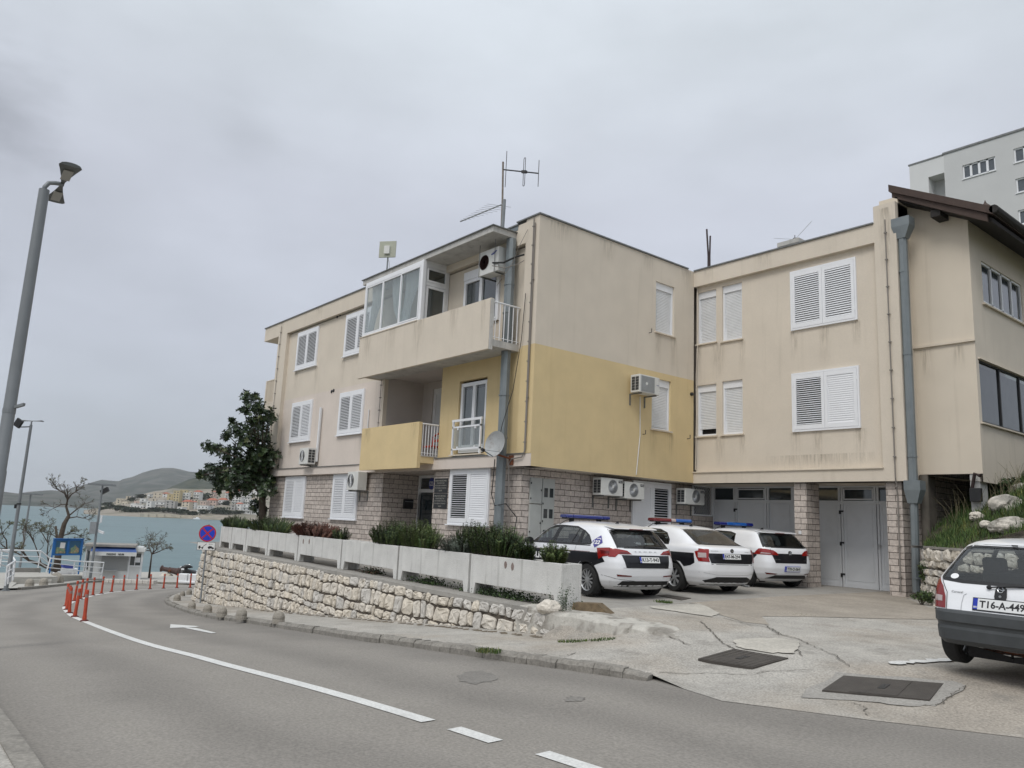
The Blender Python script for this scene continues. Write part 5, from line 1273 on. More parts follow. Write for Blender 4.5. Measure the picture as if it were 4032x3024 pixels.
# planters
def plP(px, py):
    d = pray(px, py); n = Vector((.06, 1)); P0 = Vector((4.9, -3.42))
    t = ((P0-EYE.xy).dot(n))/(Vector((d.x, d.y)).dot(n)); return EYE+d*t
JP = [(2000+600/2.765, 1850+1020/2.765), Z3(1995, 936), Z3(1375, 862), Z3(880, 822), Z3(500, 800), Z3(242, 757), Z3(50, 728), Z1(2025, 495), Z1(1925, 488)]
JX = [plP(*p).x for p in JP]
def pline(x): return -3.42-.06*(x-4.9)
LBL = ['end planter box nearest the yard with a lichen stained short side', 'second planter box from the yard end', 'planter box in front of the entrance with two rosemary bushes', 'planter box with two chips in its face left of the entrance', 'planter box with the red brown shrub', 'planter box under the clipped rosemary near the tree', 'planter box seventh from the yard end', 'short planter box last but one before the road bend']
for i, (xr_, xl_) in enumerate(zip(JX, JX[1:])):
    xc = (xl_+xr_)/2; zt = -.655+random.uniform(-.008, .008); L_ = (xr_-xl_)-.07
    t = thing('concrete_planter', LBL[i] if i < len(LBL) else 'last short planter box before the road bend', 'planter', (xc, pline(xc), -1.41), atan2(-.06, 1), group='white concrete planter boxes on the wall')
    h = zt+1.41; D_ = .46; th = .055; leg = .14; cut = .21
    b = MB()
    # front panel with cut-out, back panel, end panels, floor
    for (y0, y1) in ((0, th), (D_-th, D_)):
        poly_ = [(-L_/2, 0), (-L_/2+leg, 0), (-L_/2+leg+.05, cut), (L_/2-leg-.05, cut), (L_/2-leg, 0), (L_/2, 0), (L_/2, h), (-L_/2, h)]
        b.prism(poly_, lambda u, v: (u, y0, v), lambda u, v: (u, y1, v))
    for s in (-1, 1):
        x0, x1 = s*L_/2-s*th, s*L_/2; b.box(min(x0, x1)+.001, th+.001, .0, max(x0, x1)-.001, D_-th-.001, h-.002)
        b.box(min(s*L_/2-s*leg, x1)+.001, th+.001, 0, max(s*L_/2-s*leg, x1)-.001, th+.1, cut)
    b.box(-L_/2+th+.001, th+.001, cut+.02, L_/2-th-.001, D_-th-.001, cut+.07)
    b.build('box', M['planter'] if 'planter' in M else M.setdefault('planter', mat('whitewashed_concrete', (.60, .595, .57), .95, var=.10, vs=2.2, bump=.7, bs=34, streak=.55, dcol=(.26, .255, .235), dirt=.30, ds=3.2, fine=.08, fs=50)), t, local=True, bevel=.008)
    b = MB(); b.box(-L_/2+th+.003, th+.003, cut+.08, L_/2-th-.003, D_-th-.003, h-.06); b.build('soil', M['soil'], t, local=True)
    if i == 3 or i == 0:
        b = MB()
        for (u, v) in ((-.0, .6), (-.22, .62)) if i == 0 else ((-1.15, .58), (-.7, .6)): b.prism([(cos(a*pi/5)*.045, sin(a*pi/5)*.07+random.uniform(-.01, .01)) for a in range(10)], lambda p, q_: (u+p, -.003, v+q_), lambda p, q_: (u+p, .01, v+q_))
        b.build('chipped_spot', mat('exposed_aggregate', (.22, .17, .15), .95, var=.3, vs=30), t, local=True)
# delineator posts
M['orange'] = mat('orange_red_plastic', (.42, .055, .02), .5, var=.12, vs=6, dirt=.12, ds=6); M['band'] = mat('grey_reflective_band', (.26, .17, .15), .4); M['orbase'] = mat('dark_red_rubber', (.10, .02, .015), .7)
BB = [(733, 1320), (650, 1283), (603, 1250), (580, 1220), (574, 1190), (645, 1145), (700, 1128), (740, 1108), (808, 1095), (882, 1080), (970, 1066), (1072, 1057), (1187, 1046), (1305, 1040), (1423, 1034), (1540, 1030), (1655, 1028)]
ordn = ['first', 'second', 'third', 'fourth', 'fifth', 'sixth', 'seventh', 'eighth', 'ninth', 'tenth', 'eleventh', 'twelfth', 'thirteenth', 'fourteenth', 'fifteenth', 'sixteenth', 'last']
proto = None
for i, p in enumerate(BB):
    P = gp(*Z1(*p)); P.z = rz(P.x)
    lb = f'orange red flexible post on the centre line, {ordn[i]} along the line counted from the viewer'
    if proto is None:
        t = thing('delineator_post', lb, 'bollard', P, group='orange posts along the centre line'); ORG[t.name] = Vector((0, 0, 0))
        b = MB(); b.lathe([(.10, 0), (.10, .015), (.085, .035), (.055, .045)], seg=16); b.build('base', M['orbase'], t, local=True, smooth=True, auto=40)
        b = MB(); b.lathe([(.052, .04), (.05, .12), (.043, .16), (.042, .74), (.036, .765), (0, .77)], seg=16); b.build('tube', M['orange'], t, local=True, smooth=True, auto=40)
        b = MB(); b.lathe([(.0435, .58), (.0435, .66)], seg=16); b.f = b.f[:16]; b.m = b.m[:16]; b.build('reflective_band', M['band'], t, local=True, smooth=True)
        proto = t
    else:
        t = proto.copy(); COL.objects.link(t); t.location = P; t['label'] = lb
        for c in proto.children: d = c.copy(); COL.objects.link(d); d.parent = t
    t.rotation_euler = (radians(random.uniform(-2.5, 2.5)), radians(random.uniform(-2.5, 2.5)), i)
# stone dome bollards
M['dome'] = mat('dome_stone', (.30, .275, .235), .95, var=.2, vs=8, bump=1, bs=40, fine=.15, fs=40, dirt=.3, ds=6)
DB = [(Z1(1540, 1138), .19), (Z1(1588, 1098), .16), (Z1(1645, 1085), .18), (Z1(1668, 1210), .21), (Z1(1805, 1240), .22), (Z1(1930, 1270), .23), (Z1(2100, 1292), .23), (Z3(322, 1545), .23), (Z1(255, 1012), .22), (Z1(378, 1003), .22)]
wh = ['on the pavement tip, leftmost at the kerb', 'farther back on the pavement tip', 'farthest one beside the wall corner', 'in front of the sign post', 'right of the sign post', 'third to the right of the sign post', 'fourth to the right of the sign post', 'standing alone nearest the viewer below the wall', 'on the left pavement below the steps, left one', 'on the left pavement below the steps, right one']
proto = None
for i, (p, r) in enumerate(DB):
    r *= .70 if i in (0, 1, 2, 8, 9) else .56
    if i > 7: r *= 1.5
    P = gp(*p, .11 if i < 8 else .12)
    if i == 2: P = gp(Z1(1645, 1085)[0], Z1(1645, 1085)[1], .11)
    lb = 'small grey stone dome bollard '+wh[i]
    b = MB(); b.lathe([(r, -.03), (r*1.0, r*.42), (r*.97, r*.5), (r*.99, r*.52), (r*.97, r*.85), (r*.85, r*1.25), (r*.6, r*1.55), (r*.3, r*1.7), (0, r*1.74)], (0, 0, 0), seg=20)
    for k in range(len(b.v)): b.v[k] = b.v[k]*(1+.03*noise.noise(b.v[k]*9+Vector((i*5, 0, 0))))
    o = b.build('stone_bollard', M['dome'], None, smooth=True, auto=50); o.location = P; tag(o, lb, 'bollard', 'stone dome bollards')
# no stopping sign
P = pd(789, 2367, 30.6); P.z = kerbz(P.x)
t = thing('road_sign', 'round blue no stopping sign with red cross above a tow away plate', 'road sign', P)
ztop = upz(P, *Z1(1818, 480)); zc = upz(P, *Z1(1807, 553)); rad = (ztop-zc)*1.0
to = (EYE-P); to.z = 0; to.normalize(); to = (to+Vector((0, -.25, 0))).normalized(); rt = Vector((0, 0, 1)).cross(to)
Cn = Vector((P.x, P.y, zc))+to*.05
def SF(u, v, n=0.0): return Cn+rt*u+Vector((0, 0, v))+to*n
b = MB(); b.tube([P, Vector((P.x, P.y, ztop+.02))], .032, 10); b.build('post', M['grey'], t)
M['signred'] = mat('sign_red', (.45, .02, .025), .35); M['signblue'] = mat('sign_bright_blue', (.01, .045, .50), .35); M['signwhite'] = mat('sign_white', (.72, .72, .70), .4)
b = MB(); cir = lambda r: [(cos(a*2*pi/40)*r, sin(a*2*pi/40)*r) for a in range(40)]
b.prism(cir(rad), lambda u, v: SF(u, v, 0), lambda u, v: SF(u, v, .012)); d_ = b.build('disc', M['signred'], t)
b = MB(); b.prism(cir(rad*.84), lambda u, v: SF(u, v, .0125), lambda u, v: SF(u, v, .0145)); b.build('field', M['signblue'], d_)
b = MB()
for s in (1, -1):
    for (n0) in (.015 if s > 0 else .0163,):
        w2 = rad*.085; b.prism([(-rad*.8, -w2), (rad*.8, -w2), (rad*.8, w2), (-rad*.8, w2)], lambda u, v: SF((u-v*s)*.7071, (u*s+v)*.7071, n0), lambda u, v: SF((u-v*s)*.7071, (u*s+v)*.7071, n0+.001))
b.build('cross', M['signred'], d_)
pc = upz(P, *Z1(1800, 664)); ph = (upz(P, *Z1(1800, 628))-upz(P, *Z1(1800, 700)))/2; pw = rad*1.04
Cn = Vector((P.x, P.y, pc))+to*.05
b = MB(); b.prism([(-pw, -ph), (pw, -ph), (pw, ph), (-pw, ph)], lambda u, v: SF(u, v, 0), lambda u, v: SF(u, v, .01)); pl = b.build('tow_plate', M['signwhite'], t)
b = MB()
def rect(u0, v0, u1, v1, n0=.011): b.prism([(u0*pw, v0*ph), (u1*pw, v0*ph), (u1*pw, v1*ph), (u0*pw, v1*ph)], lambda u, v: SF(u, v, n0), lambda u, v: SF(u, v, n0+.001))
def poly2(ps): b.prism([(a*pw, c*ph) for a, c in ps], lambda u, v: SF(u, v, .011), lambda u, v: SF(u, v, .0125))
rect(-.85, -.45, -.28, -.3); poly2([(-.85, -.3), (-.62, -.3), (-.62, .05), (-.8, .05)]); poly2([(-.45, -.3), (-.38, -.3), (.06, .55), (.0, .6)]); poly2([(.2, -.45), (.88, -.6), (.88, -.3), (.7, -.2), (.6, .02), (.35, .05), (.2, -.2)])
for u in (-.72, -.4, .35, .75): b.prism([(u*pw+cos(a*pi/6)*ph*.16, -.55*ph+sin(a*pi/6)*ph*.16) for a in range(12)], lambda u, v: SF(u, v, .0126), lambda u, v: SF(u, v, .0136))
b.build('tow_symbol', M['black'], pl)
b = MB()
for (u0, v0, u1, v1) in ((-1, .92, 1, 1), (-1, -1, 1, -.92), (-1, -.92, -.97, .92), (.97, -.92, 1, .92)): rect(u0, v0, u1, v1, .0105)
b.build('plate_border', M['black'], pl)
text('00-24', lambda u, v: SF(lerp(.28, .68, u)*pw, lerp(.38, .62, v)*ph, .012), 'lettering', M['black'], pl)
# --- lamp posts ---
def bowtie(b, A, B, wd, th, mi=0):
    ax = (B-A); L_ = ax.length; ax.normalize(); sd = Vector((0, 0, 1)).cross(ax).normalized(); Cc = (A+B)/2; up = ax.cross(sd)
    prof = [(-.5, 1.0), (-.47, 1.12), (-.35, .80), (-.2, .45), (-.06, .2), (.06, .2), (.2, .45), (.35, .80), (.47, 1.12), (.5, 1.0)]
    rows = []
    for s, w_ in prof:
        hw = wd/2*w_; t_ = th*(.45+.55*w_)
        c = Cc+ax*(s*L_)
        rows.append([c+sd*hw*cos(a)+Vector((0, 0, 1))*(t_*.5*(max(0, sin(a))+.25*min(0, sin(a)))) for a in [k*2*pi/12 for k in range(12)]])
    i0 = len(b.v)
    for r in rows: b.v += r
    for i in range(len(rows)-1):
        for k in range(12): b.f.append([i0+i*12+k, i0+i*12+(k+1) % 12, i0+(i+1)*12+(k+1) % 12, i0+(i+1)*12+k]); b.m.append(mi)
    b.f.append([i0+k for k in range(12)]); b.m.append(mi); b.f.append([i0+(len(rows)-1)*12+k for k in range(12)]); b.m.append(mi)
M['lampm'] = mat('lamp_housing', (.085, .09, .085), .45, metal=.2); M['lens'] = mat('lamp_lens', (.30, .29, .26), .3); M['polem'] = mat('lamp_pole_grey', (.20, .215, .225), .5, metal=.2, var=.06, vs=3)
P = gp(-114, 2560); P.z = rz(P.x)+.1
zt = upz(P, 148, 741)
t = thing('street_lamp', 'tall grey street lamp with an hourglass head cut off at the left edge', 'street lamp', P)
b = MB(); b.tube([P, P+Vector((0, 0, 2.6)), P+Vector((0, 0, 2.62)), P+Vector((0, 0, 3.6+1)), Vector((P.x, P.y, zt))], [.11, .10, .092, .088, .08], 16); b.build('pole', M['polem'], t, smooth=True, auto=50)
za = upz(P, 160, 705); Aend = atZ(251, 726, za+.02); top = Vector((P.x, P.y, zt))
dirA = (Aend-Vector((P.x, P.y, Aend.z))); 
b = MB(); T0 = Vector((P.x, P.y, zt-.02)); T1 = Vector((P.x, P.y, za-.12)); T2 = T1+dirA.normalized()*.05+Vector((0, 0, .09)); T3 = Vector((P.x, P.y, za))+dirA.normalized()*.14
b.tube([T0, T1, T2, T3, Aend], .037, 10); b.build('arm', M['polem'], t, smooth=True)
E1, E2 = atZ(280, 652, za+.02), atZ(212, 794, za+.02)
b = MB(); bowtie(b, E1, E2, .30, .10); hd_ = b.build('lamp_head', M['lampm'], t, smooth=True, auto=40)
for s_ in (.22, .8):
    b = MB(); c = E1.lerp(E2, s_)-Vector((0, 0, .022)); ax = (E2-E1).normalized(); b.obox(c, ax, Vector((0, 0, 1)).cross(ax), (0, 0, 1), (E2-E1).length*.12, .07, .006); b.build('lens', M['lens'], hd_)
b = MB(); Pc = Vector((P.x, P.y, upz(P, 25, 1613))); b.tube([Pc-Vector((0, 0, .05)), Pc+Vector((0, 0, .02))], .095, 14); b.obox(Pc+CR*.13+Vector((0, 0, .06)), (CR.x, CR.y, .35), (0, 0, 1), (CR.y, -CR.x, 0), .1, .022, .03); b.build('camera_clamp', M['polem'], t)
# second lamp
P = gp(22, 2327); P.z = rz(P.x)+.02
zt = upz(P, 94, 1670)
t = thing('street_lamp', 'grey street lamp behind the first one, with a floodlight and a flat hourglass head', 'street lamp', P)
b = MB(); b.tube([P, P+Vector((0, 0, .02)), P+Vector((0, 0, .021)), P+Vector((0, 0, 2.0)), P+Vector((0, 0, 2.05)), P+Vector((0, 0, 4)), Vector((P.x, P.y, zt))], [.2, .2, .105, .095, .085, .08, .065], 14); b.build('pole', M['polem'], t, smooth=True, auto=50)
za = upz(P, 98, 1658); E1 = pd(92, 1652, hd(P)+.35); E2 = pd(165, 1666, hd(P)-.35); E1.z = E2.z = za+.03
b = MB(); b.tube([Vector((P.x, P.y, zt)), Vector((P.x, P.y, za)), E1.lerp(E2, .5)], .035, 8); b.build('arm', M['polem'], t)
b = MB(); bowtie(b, E1, E2, .26, .09); b.build('lamp_head', M['lampm'], t, smooth=True, auto=40)
b = MB(); c = pd(73, 1666, hd(P)-.1); b.obox(c, (CR.x, CR.y, -.6), (CR.x*.5, CR.y*.5, 1), (CR.y, -CR.x, 0), .16, .2, .08); b.tube([c-Vector((0, 0, .2)), Vector((P.x, P.y, zt-.1))], .03, 6); b.build('floodlight', M['black'], t)
b = MB(); Pc = Vector((P.x, P.y, upz(P, 52, 1983))); b.tube([Pc-Vector((0, 0, .03)), Pc+Vector((0, 0, .03))], .11, 12); b.obox(Pc-CR*.16-Vector((0, 0, .12)), (1, 0, 0), (0, 1, 0), (0, 0, 1), .05, .05, .1); b.build('loudspeaker', M['black'], t)
def tlamp(pb, pt, tl, tr, D, label, extra=None):
    P = pd(*pb, D); T = Vector((P.x, P.y, upz(P, *pt)))
    t = thing('street_lamp', label, 'street lamp', P)
    b = MB(); b.tube([P, T], [.10, .065], 12); b.build('pole', M['polem'], t, smooth=True, auto=50)
    A, B_ = pd(*tl, D), pd(*tr, D); A.z = B_.z = T.z+.05
    b = MB(); b.obox((A+B_)/2, B_-A, (B_-A).cross(Vector((0, 0, 1))), (0, 0, 1), (B_-A).length/2, .2, .07); b.tube([T, T+Vector((0, 0, .05))], .05, 8); b.build('lamp_bar', M['polem'], t, bevel=.01)
    return t, P, T
tlamp(Z1(172, 850), Z1(262, 215), Z1(165, 208), Z1(375, 216), 78, 'T shaped lamp post beyond the left railing')
t, P, T = tlamp(Z1(785, 945), Z1(885, 135), Z1(765, 122), Z1(1010, 146), 64, 'T shaped lamp post with spotlight and cameras beside the kiosk')
D = 64
b = MB(); c = pd(*Z1(912, 183), D); b.obox(c, (CR.x, CR.y, .6), (-CR.x*.6, -CR.y*.6, 1), (CR.y, -CR.x, 0), .28, .16, .1); b.build('spotlight', M['black'], t)
b = MB(); c = pd(*Z1(815, 505), D); b.obox(c, (CR.x, CR.y, 0), (0, 0, 1), (CR.y, -CR.x, 0), .22, .42, .12); b.build('switch_box', M['grey'], t)
b = MB(); c = pd(*Z1(873, 538), D); b.obox(c, (CR.x, CR.y, -.3), (0, 0, 1), (CR.y, -CR.x, 0), .28, .08, .08); c = pd(*Z1(882, 428), D); b.tube([c-Vector((0, 0, .25)), c+Vector((0, 0, .25))], .07, 8); c2 = pd(*Z1(855, 455), D); b.tube([c-Vector((0, 0, .25)), c2-Vector((0, 0, .1))], .03, 5); b.build('camera', M['offwhite'], t)
# --- white railings ---
M['railw'] = mat('railing_white', (.72, .73, .74), .45, var=.04, vs=4, dirt=.1, ds=5)
def railset(label, tops, bots, nrail=3, r=.045, posts=None):
    """tops/bots: lists of (px, py, D)"""
    T = [pd(*p) for p in tops]; B = [pd(*p) for p in bots]
    t = thing('railing', label, 'railing', B[0]); b = MB(); b.tube(T, r, 8); b.build('top_rail', M['railw'], t)
    for k in range(1, nrail):
        f = k/nrail; b = MB(); b.tube([a.lerp(c, f) for a, c in zip(T, B)], r*.7, 6); b.build('rail', M['railw'], t)
    n = 0
    for i, (a, c) in enumerate(zip(T, B)):
        b = MB(); b.tube([a, c], r*.85, 6); b.build('post', M['railw'], t)
        m = posts[i] if posts and i < len(posts) else 0
        for j in range(m):
            f = (j+1)/(m+1); b = MB(); b.tube([a.lerp(T[i+1], f), c.lerp(B[i+1], f)], r*.85, 6); b.build('post', M['railw'], t)
    return t
railset('white railing in front of the kiosk behind the blue board', [(*Z1(440, 770), 60.0), (*Z1(650, 795), 61.8), (*Z1(755, 800), 62.7), (*Z1(905, 808), 63.5)], [(*Z1(405, 892), 60.0), (*Z1(635, 912), 61.8), (*Z1(740, 930), 62.7), (*Z1(878, 948), 63.5)])
railset('white railing sloping down beside the platform', [(*Z1(20, 698), 59.8), (*Z1(105, 700), 59.8), (*Z1(355, 706), 60.5), (*Z1(438, 772), 61.1)], [(*Z1(0, 850), 59.8), (*Z1(90, 850), 59.8), (*Z1(330, 855), 60.5), (*Z1(402, 892), 61.1)], 3)
railset('near white handrail of the steps behind the lamp post', [(*Z1(-120, 650), 46.9), (*Z1(0, 700), 46.9), (*Z1(85, 722), 47.6), (*Z1(132, 790), 46.9)], [(*Z1(-130, 850), 46.9), (*Z1(-20, 880), 46.9), (*Z1(60, 905), 47.6), (*Z1(112, 965), 46.9)], 3, .045)
railset('lower white handrail descending behind the lamp post', [(*Z1(132, 792), 46.9), (*Z1(64, 838), 44.0)], [(*Z1(112, 965), 46.9), (*Z1(45, 1010), 44.0)], 3, .045, [2])
railset('far white quay railing behind the scooter', [(*Z1(1660, 880), 78), (*Z1(1790, 880), 78)], [(*Z1(1655, 915), 78), (*Z1(1785, 915), 78)], 2, .04)
# platform, steps and low wall at the left
M['plat'] = mat('platform_stone', (.40, .385, .35), .95, var=.12, vs=2, bump=.6, bs=20, dirt=.3, ds=2)
def slabpx(name, pts, th, m, label, cat='platform', structk=True):
    P = [pd(*p) for p in pts]; b = MB(); i0 = 0
    b.v += [p.copy() for p in P]+[p-Vector((0, 0, th)) for p in P]; n = len(P)
    b.f.append(list(range(n))); b.f.append(list(range(n, 2*n))[::-1])
    for k in range(n): b.f.append([k, n+k, n+(k+1) % n, (k+1) % n])
    b.m = [0]*len(b.f)
    o = b.build(name, m, None)
    if structk: o['kind'] = 'structure'; o['label'] = label
    else: tag(o, label, cat)
    return o
slabpx('platform', [(*Z1(120, 935), 56.5), (*Z1(505, 930), 57.5), (*Z1(330, 892), 60.5), (*Z1(120, 888), 60.5)], 1.6, M['plat'], 'stone platform above the left pavement')
slabpx('platform_wall', [(*Z1(130, 855), 60.2), (*Z1(358, 855), 60.8), (*Z1(358, 853), 61.3), (*Z1(130, 853), 60.7)], .75, M['concrete_dark'], 'low dark stone wall on the left platform', 'wall', False)
slabpx('ramp_wall', [(*Z1(505, 918), 60), (*Z1(705, 922), 65), (*Z1(905, 960), 68.5), (*Z1(905, 955), 69.3), (*Z1(705, 915), 66), (*Z1(505, 912), 61)], .9, M['plat'], 'low stone edge under the white railing', 'wall', False)
slabpx('step', [(*Z1(130, 952), 56.6), (*Z1(450, 962), 57), (*Z1(450, 950), 57.6), (*Z1(130, 945), 57.2)], .8, M['plat'], 'stone step below the platform')
slabpx('left_ramp', [(*Z1(15, 1050), 46.6), (*Z1(62, 1050), 46.6), (*Z1(172, 958), 60.5), (*Z1(110, 952), 60.5)], .6, M['plat'], 'sloping stone ramp edge at the left')
P = pd(*Z1(488, 965), 58.5); rock(P, .48, 'rough stone block pillar at the end of the platform steps', M['dome'], 'stone_block', 1, 1, 1.2, 6, 2, 'stone block')
# left pavement in front of the steps
K2 = [gp(*Z1(190, 1047)), gp(*Z1(420, 1025)), gp(*Z1(560, 1010)), gp(*Z1(760, 985)), gp(*Z1(920, 978)), gp(*Z1(1370, 995)), gp(*Z1(1720, 1000))]
poly = [(p.x, p.y) for p in K2]; far = [gp(*Z1(40, 1040)), ]
poly = poly+[(-66, 14), (-66, -20), (-32, -16)]
b = sheet(poly, lambda x, y: rz(x)+.10, 1.2); struct(b, 'quay_pavement', M['plat'], 'pale quay pavement beyond the bend', smooth=True)
b = MB()
for P, Q_ in zip(K2, K2[1:]):
    u_ = Vector((0, 0, 1)); nn = (Q_-P).cross(u_).normalized()*.2
    if nn.dot(EYE-P) < 0: nn = -nn
    P = Vector((P.x, P.y, rz(P.x))); Q_ = Vector((Q_.x, Q_.y, rz(Q_.x)))
    b.hexa([P-u_*.1, Q_-u_*.1, Q_-nn-u_*.1, P-nn-u_*.1, P+u_*.13, Q_+u_*.13, Q_-nn+u_*.13, P-nn+u_*.13])
struct(b, 'quay_kerb', M['kerb'], 'kerb along the far side of the bend')
# row of lichen spotted edging stones
for k in range(9):
    x0, x1 = 915+k*49, 960+k*49; A = gp(*Z1(x0, 980+k*1.5), .1); B_ = gp(*Z1(x1, 981+k*1.5), .1)
    b = MB(); ax = (B_-A); b.obox(ax*0, ax, ax.cross(Vector((0, 0, 1))), (0, 0, 1), ax.length/2, .16, .13)
    o = b.build('edging_stone', M['lime3'], None, bevel=.04); o.location = (A+B_)/2+Vector((0, 0, .1)); tag(o, ('leftmost', 'second from the left', 'third from the left', 'fourth from the left', 'middle', 'fourth from the right', 'third from the right', 'second from the right', 'rightmost')[k]+' lichen spotted edging stone on the quay below the kiosk', 'edging stone', 'edging stones below the kiosk')
# blue notice board
D = 62
t = thing('notice_board', 'blue two panel notice board with maps standing at the railing', 'notice board', pd(*Z1(435, 905), D))
M['boardblue'] = mat('board_blue', (.012, .12, .36), .45, var=.08, vs=3); M['boardfield'] = mat('board_field', (.03, .11, .20), .3)
A, B_ = pd(*Z1(430, 903), D), pd(*Z1(682, 910), D+.8)
for P_, s in ((A, 465), (B_, 722)):
    b = MB(); Tp = Vector((P_.x, P_.y, upz(P_, *Z1(s-0, 604)))); b.tube([P_, Tp], .05, 8); b.build('post', M['boardblue'], t)
TL, TR = pd(*Z1(463, 604), D), pd(*Z1(722, 604), D+.8); TL = Vector((A.x, A.y, TL.z)); TR = Vector((B_.x, B_.y, TR.z)); TL.z = TR.z = (TL.z+TR.z)/2
hB = TL.z-upz(A, *Z1(452, 745)); U = (TR-TL); wB = U.length; U.normalize(); Nn = U.cross(Vector((0, 0, 1)))
if Nn.dot(EYE-TL) < 0: Nn = -Nn
BF = lambda u, v, n=0.0: TL+U*(u*wB)-Vector((0, 0, 1))*(hB*(1-v))+Nn*n
def bbox_(b, u0, u1, v0, v1, n0, n1, mi=0):
    p = [BF(u0, v0, n0), BF(u1, v0, n0), BF(u1, v0, n1), BF(u0, v0, n1), BF(u0, v1, n0), BF(u1, v1, n0), BF(u1, v1, n1), BF(u0, v1, n1)]; b.hexa(p, mi)
b = MB(); bbox_(b, -.02, 1.02, 1.0, 1.05, -.12, .12); bbox_(b, 0, 1, 0, .08, -.05, .05); bbox_(b, 0, .07, .08, 1, -.05, .05); bbox_(b, .93, 1, .08, 1, -.05, .05); bbox_(b, .46, .54, .08, 1, -.05, .05); bbox_(b, .07, .93, .9, 1, -.05, .05); b.build('frame', M['boardblue'], t)
for (a, c) in ((.07, .46), (.54, .93)): b = MB(); bbox_(b, a, c, .08, .9, -.03, .0); b.build('panel', M['boardfield'], t)
M['mapg'] = mat('map_green', (.16, .24, .15), .7, var=.4, vs=9, col2=(.32, .25, .15), c2s=5); M['mapw'] = mat('map_water', (.16, .30, .32), .7)
b = MB(); pts = [(.10, .14), (.16, .12), (.3, .13), (.42, .12), (.44, .2), (.41, .3), (.42, .4), (.3, .42), (.2, .5), (.12, .5), (.1, .35)]; b.face([BF(u, v, .004) for u, v in pts]); pts = [(.57, .15), (.7, .12), (.85, .12), (.91, .2), (.9, .42), (.82, .5), (.75, .66), (.68, .5), (.6, .45), (.62, .3)]; b.face([BF(u, v, .004) for u, v in pts]); b.build('map', M['mapg'], t)
b = MB(); b.face([BF(u, v, .008) for u, v in ((.22, .45), (.39, .43), (.40, .78), (.23, .8))]); b.build('paper', M['signwhite'], t)
# kiosk
P0 = gp(*Z1(800, 958), .1); Dk = hd(P0)
t = thing('kiosk', 'white parking kiosk with blue awning at the water', 'kiosk', P0)
A = pd(*Z1(757, 948), Dk+.6); B_ = pd(*Z1(1215, 955), Dk+.4); A.z = B_.z = P0.z
U = (B_-A); Wk = U.length; U.normalize(); Nn = U.cross(Vector((0, 0, 1)))
if Nn.dot(EYE-A) < 0: Nn = -Nn
zz = lambda y: (958-y)/2.212*Dk*.93/FPX*.98
KF = lambda u, z, n=0.0: A+U*((u-757)/(1215-757)*Wk)+Vector((0, 0, z))+Nn*n
def kb_(b, u0, u1, y0, y1, n0, n1, mi=0):
    z0, z1 = zz(y0), zz(y1); b.hexa([KF(u0, z0, n0), KF(u1, z0, n0), KF(u1, z0, n1), KF(u0, z0, n1), KF(u0, z1, n0), KF(u1, z1, n0), KF(u1, z1, n1), KF(u0, z1, n1)], mi)
M['kioskw'] = mat('kiosk_white', (.60, .61, .60), .5, var=.06, vs=2, dirt=.15)
b = MB(); kb_(b, 715, 1215, 955, 690, -2.4, 0); b.build('body', M['kioskw'], t)
b = MB(); kb_(b, 700, 1150, 690, 672, -2.6, .5, 0); kb_(b, 1120, 1235, 725, 700, -2.5, .3, 1); b.build('roof', [M['concrete_dark'], M['kioskw']], t)
b = MB(); kb_(b, 765, 1165, 760, 728, .75, .8, 0); b.hexa([KF(765, zz(728), .75), KF(1165, zz(728), .75), KF(1165, zz(728), .8), KF(765, zz(728), .8), KF(765, zz(690), .0), KF(1140, zz(690), .0), KF(1140, zz(686), .05), KF(765, zz(686), .05)], 1); b.build('awning', [M['kioskw'], mat('awning_blue', (.05, .10, .28), .7)], t)
text('PARKING   NEUM', lambda u, v: KF(lerp(905, 1055, u), zz(lerp(755, 738, v)), .82), 'lettering', M['black'], t, bold=.03)
b = MB(); kb_(b, 860, 1092, 885, 762, 0, .05)
for k in range(9): kb_(b, 862, 1090, 883-k*13, 880-k*13, .05, .065)
b.build('roller_blind', mat('kiosk_blind', (.33, .335, .33), .6), t)
b = MB(); kb_(b, 850, 1010, 888, 880, 0, .3); kb_(b, 990, 998, 955, 880, .2, .25); b.build('counter', M['steel'], t)
b = MB(); kb_(b, 1112, 1212, 840, 742, 0, .03); b.build('window', M['mirrorish'], t)
b = MB()
for a in ((1100, 1112, 955, 725), (1205, 1222, 955, 725), (1112, 1205, 850, 840), (1152, 1158, 840, 742)): kb_(b, *a, .0, .06)
kb_(b, 1150, 1200, 815, 775, .03, .04); b.build('window_frame', M['offwhite'], t)
b = MB(); kb_(b, 725, 735, 890, 720, 0, .04); kb_(b, 738, 752, 880, 730, 0, .03, 1); b.build('side_door', [M['grey'], M['mirrorish']], t)
t = thing('bin', 'dark blue bin standing left of the kiosk behind the railing', 'bin', pd(*Z1(855, 935), 70))
b = MB(); c = pd(*Z1(855, 912), 70); b.obox(c, CR, (0, 0, 1), (CR.y, -CR.x, 0), .2, .3, .2); b.build('body', M['blue122'], t, bevel=.03)
b = MB(); b.obox(c+Vector((0, 0, .33)), CR, (0, 0, 1), (CR.y, -CR.x, 0), .22, .03, .22); b.build('lid', M['blue122'], t, bevel=.02)
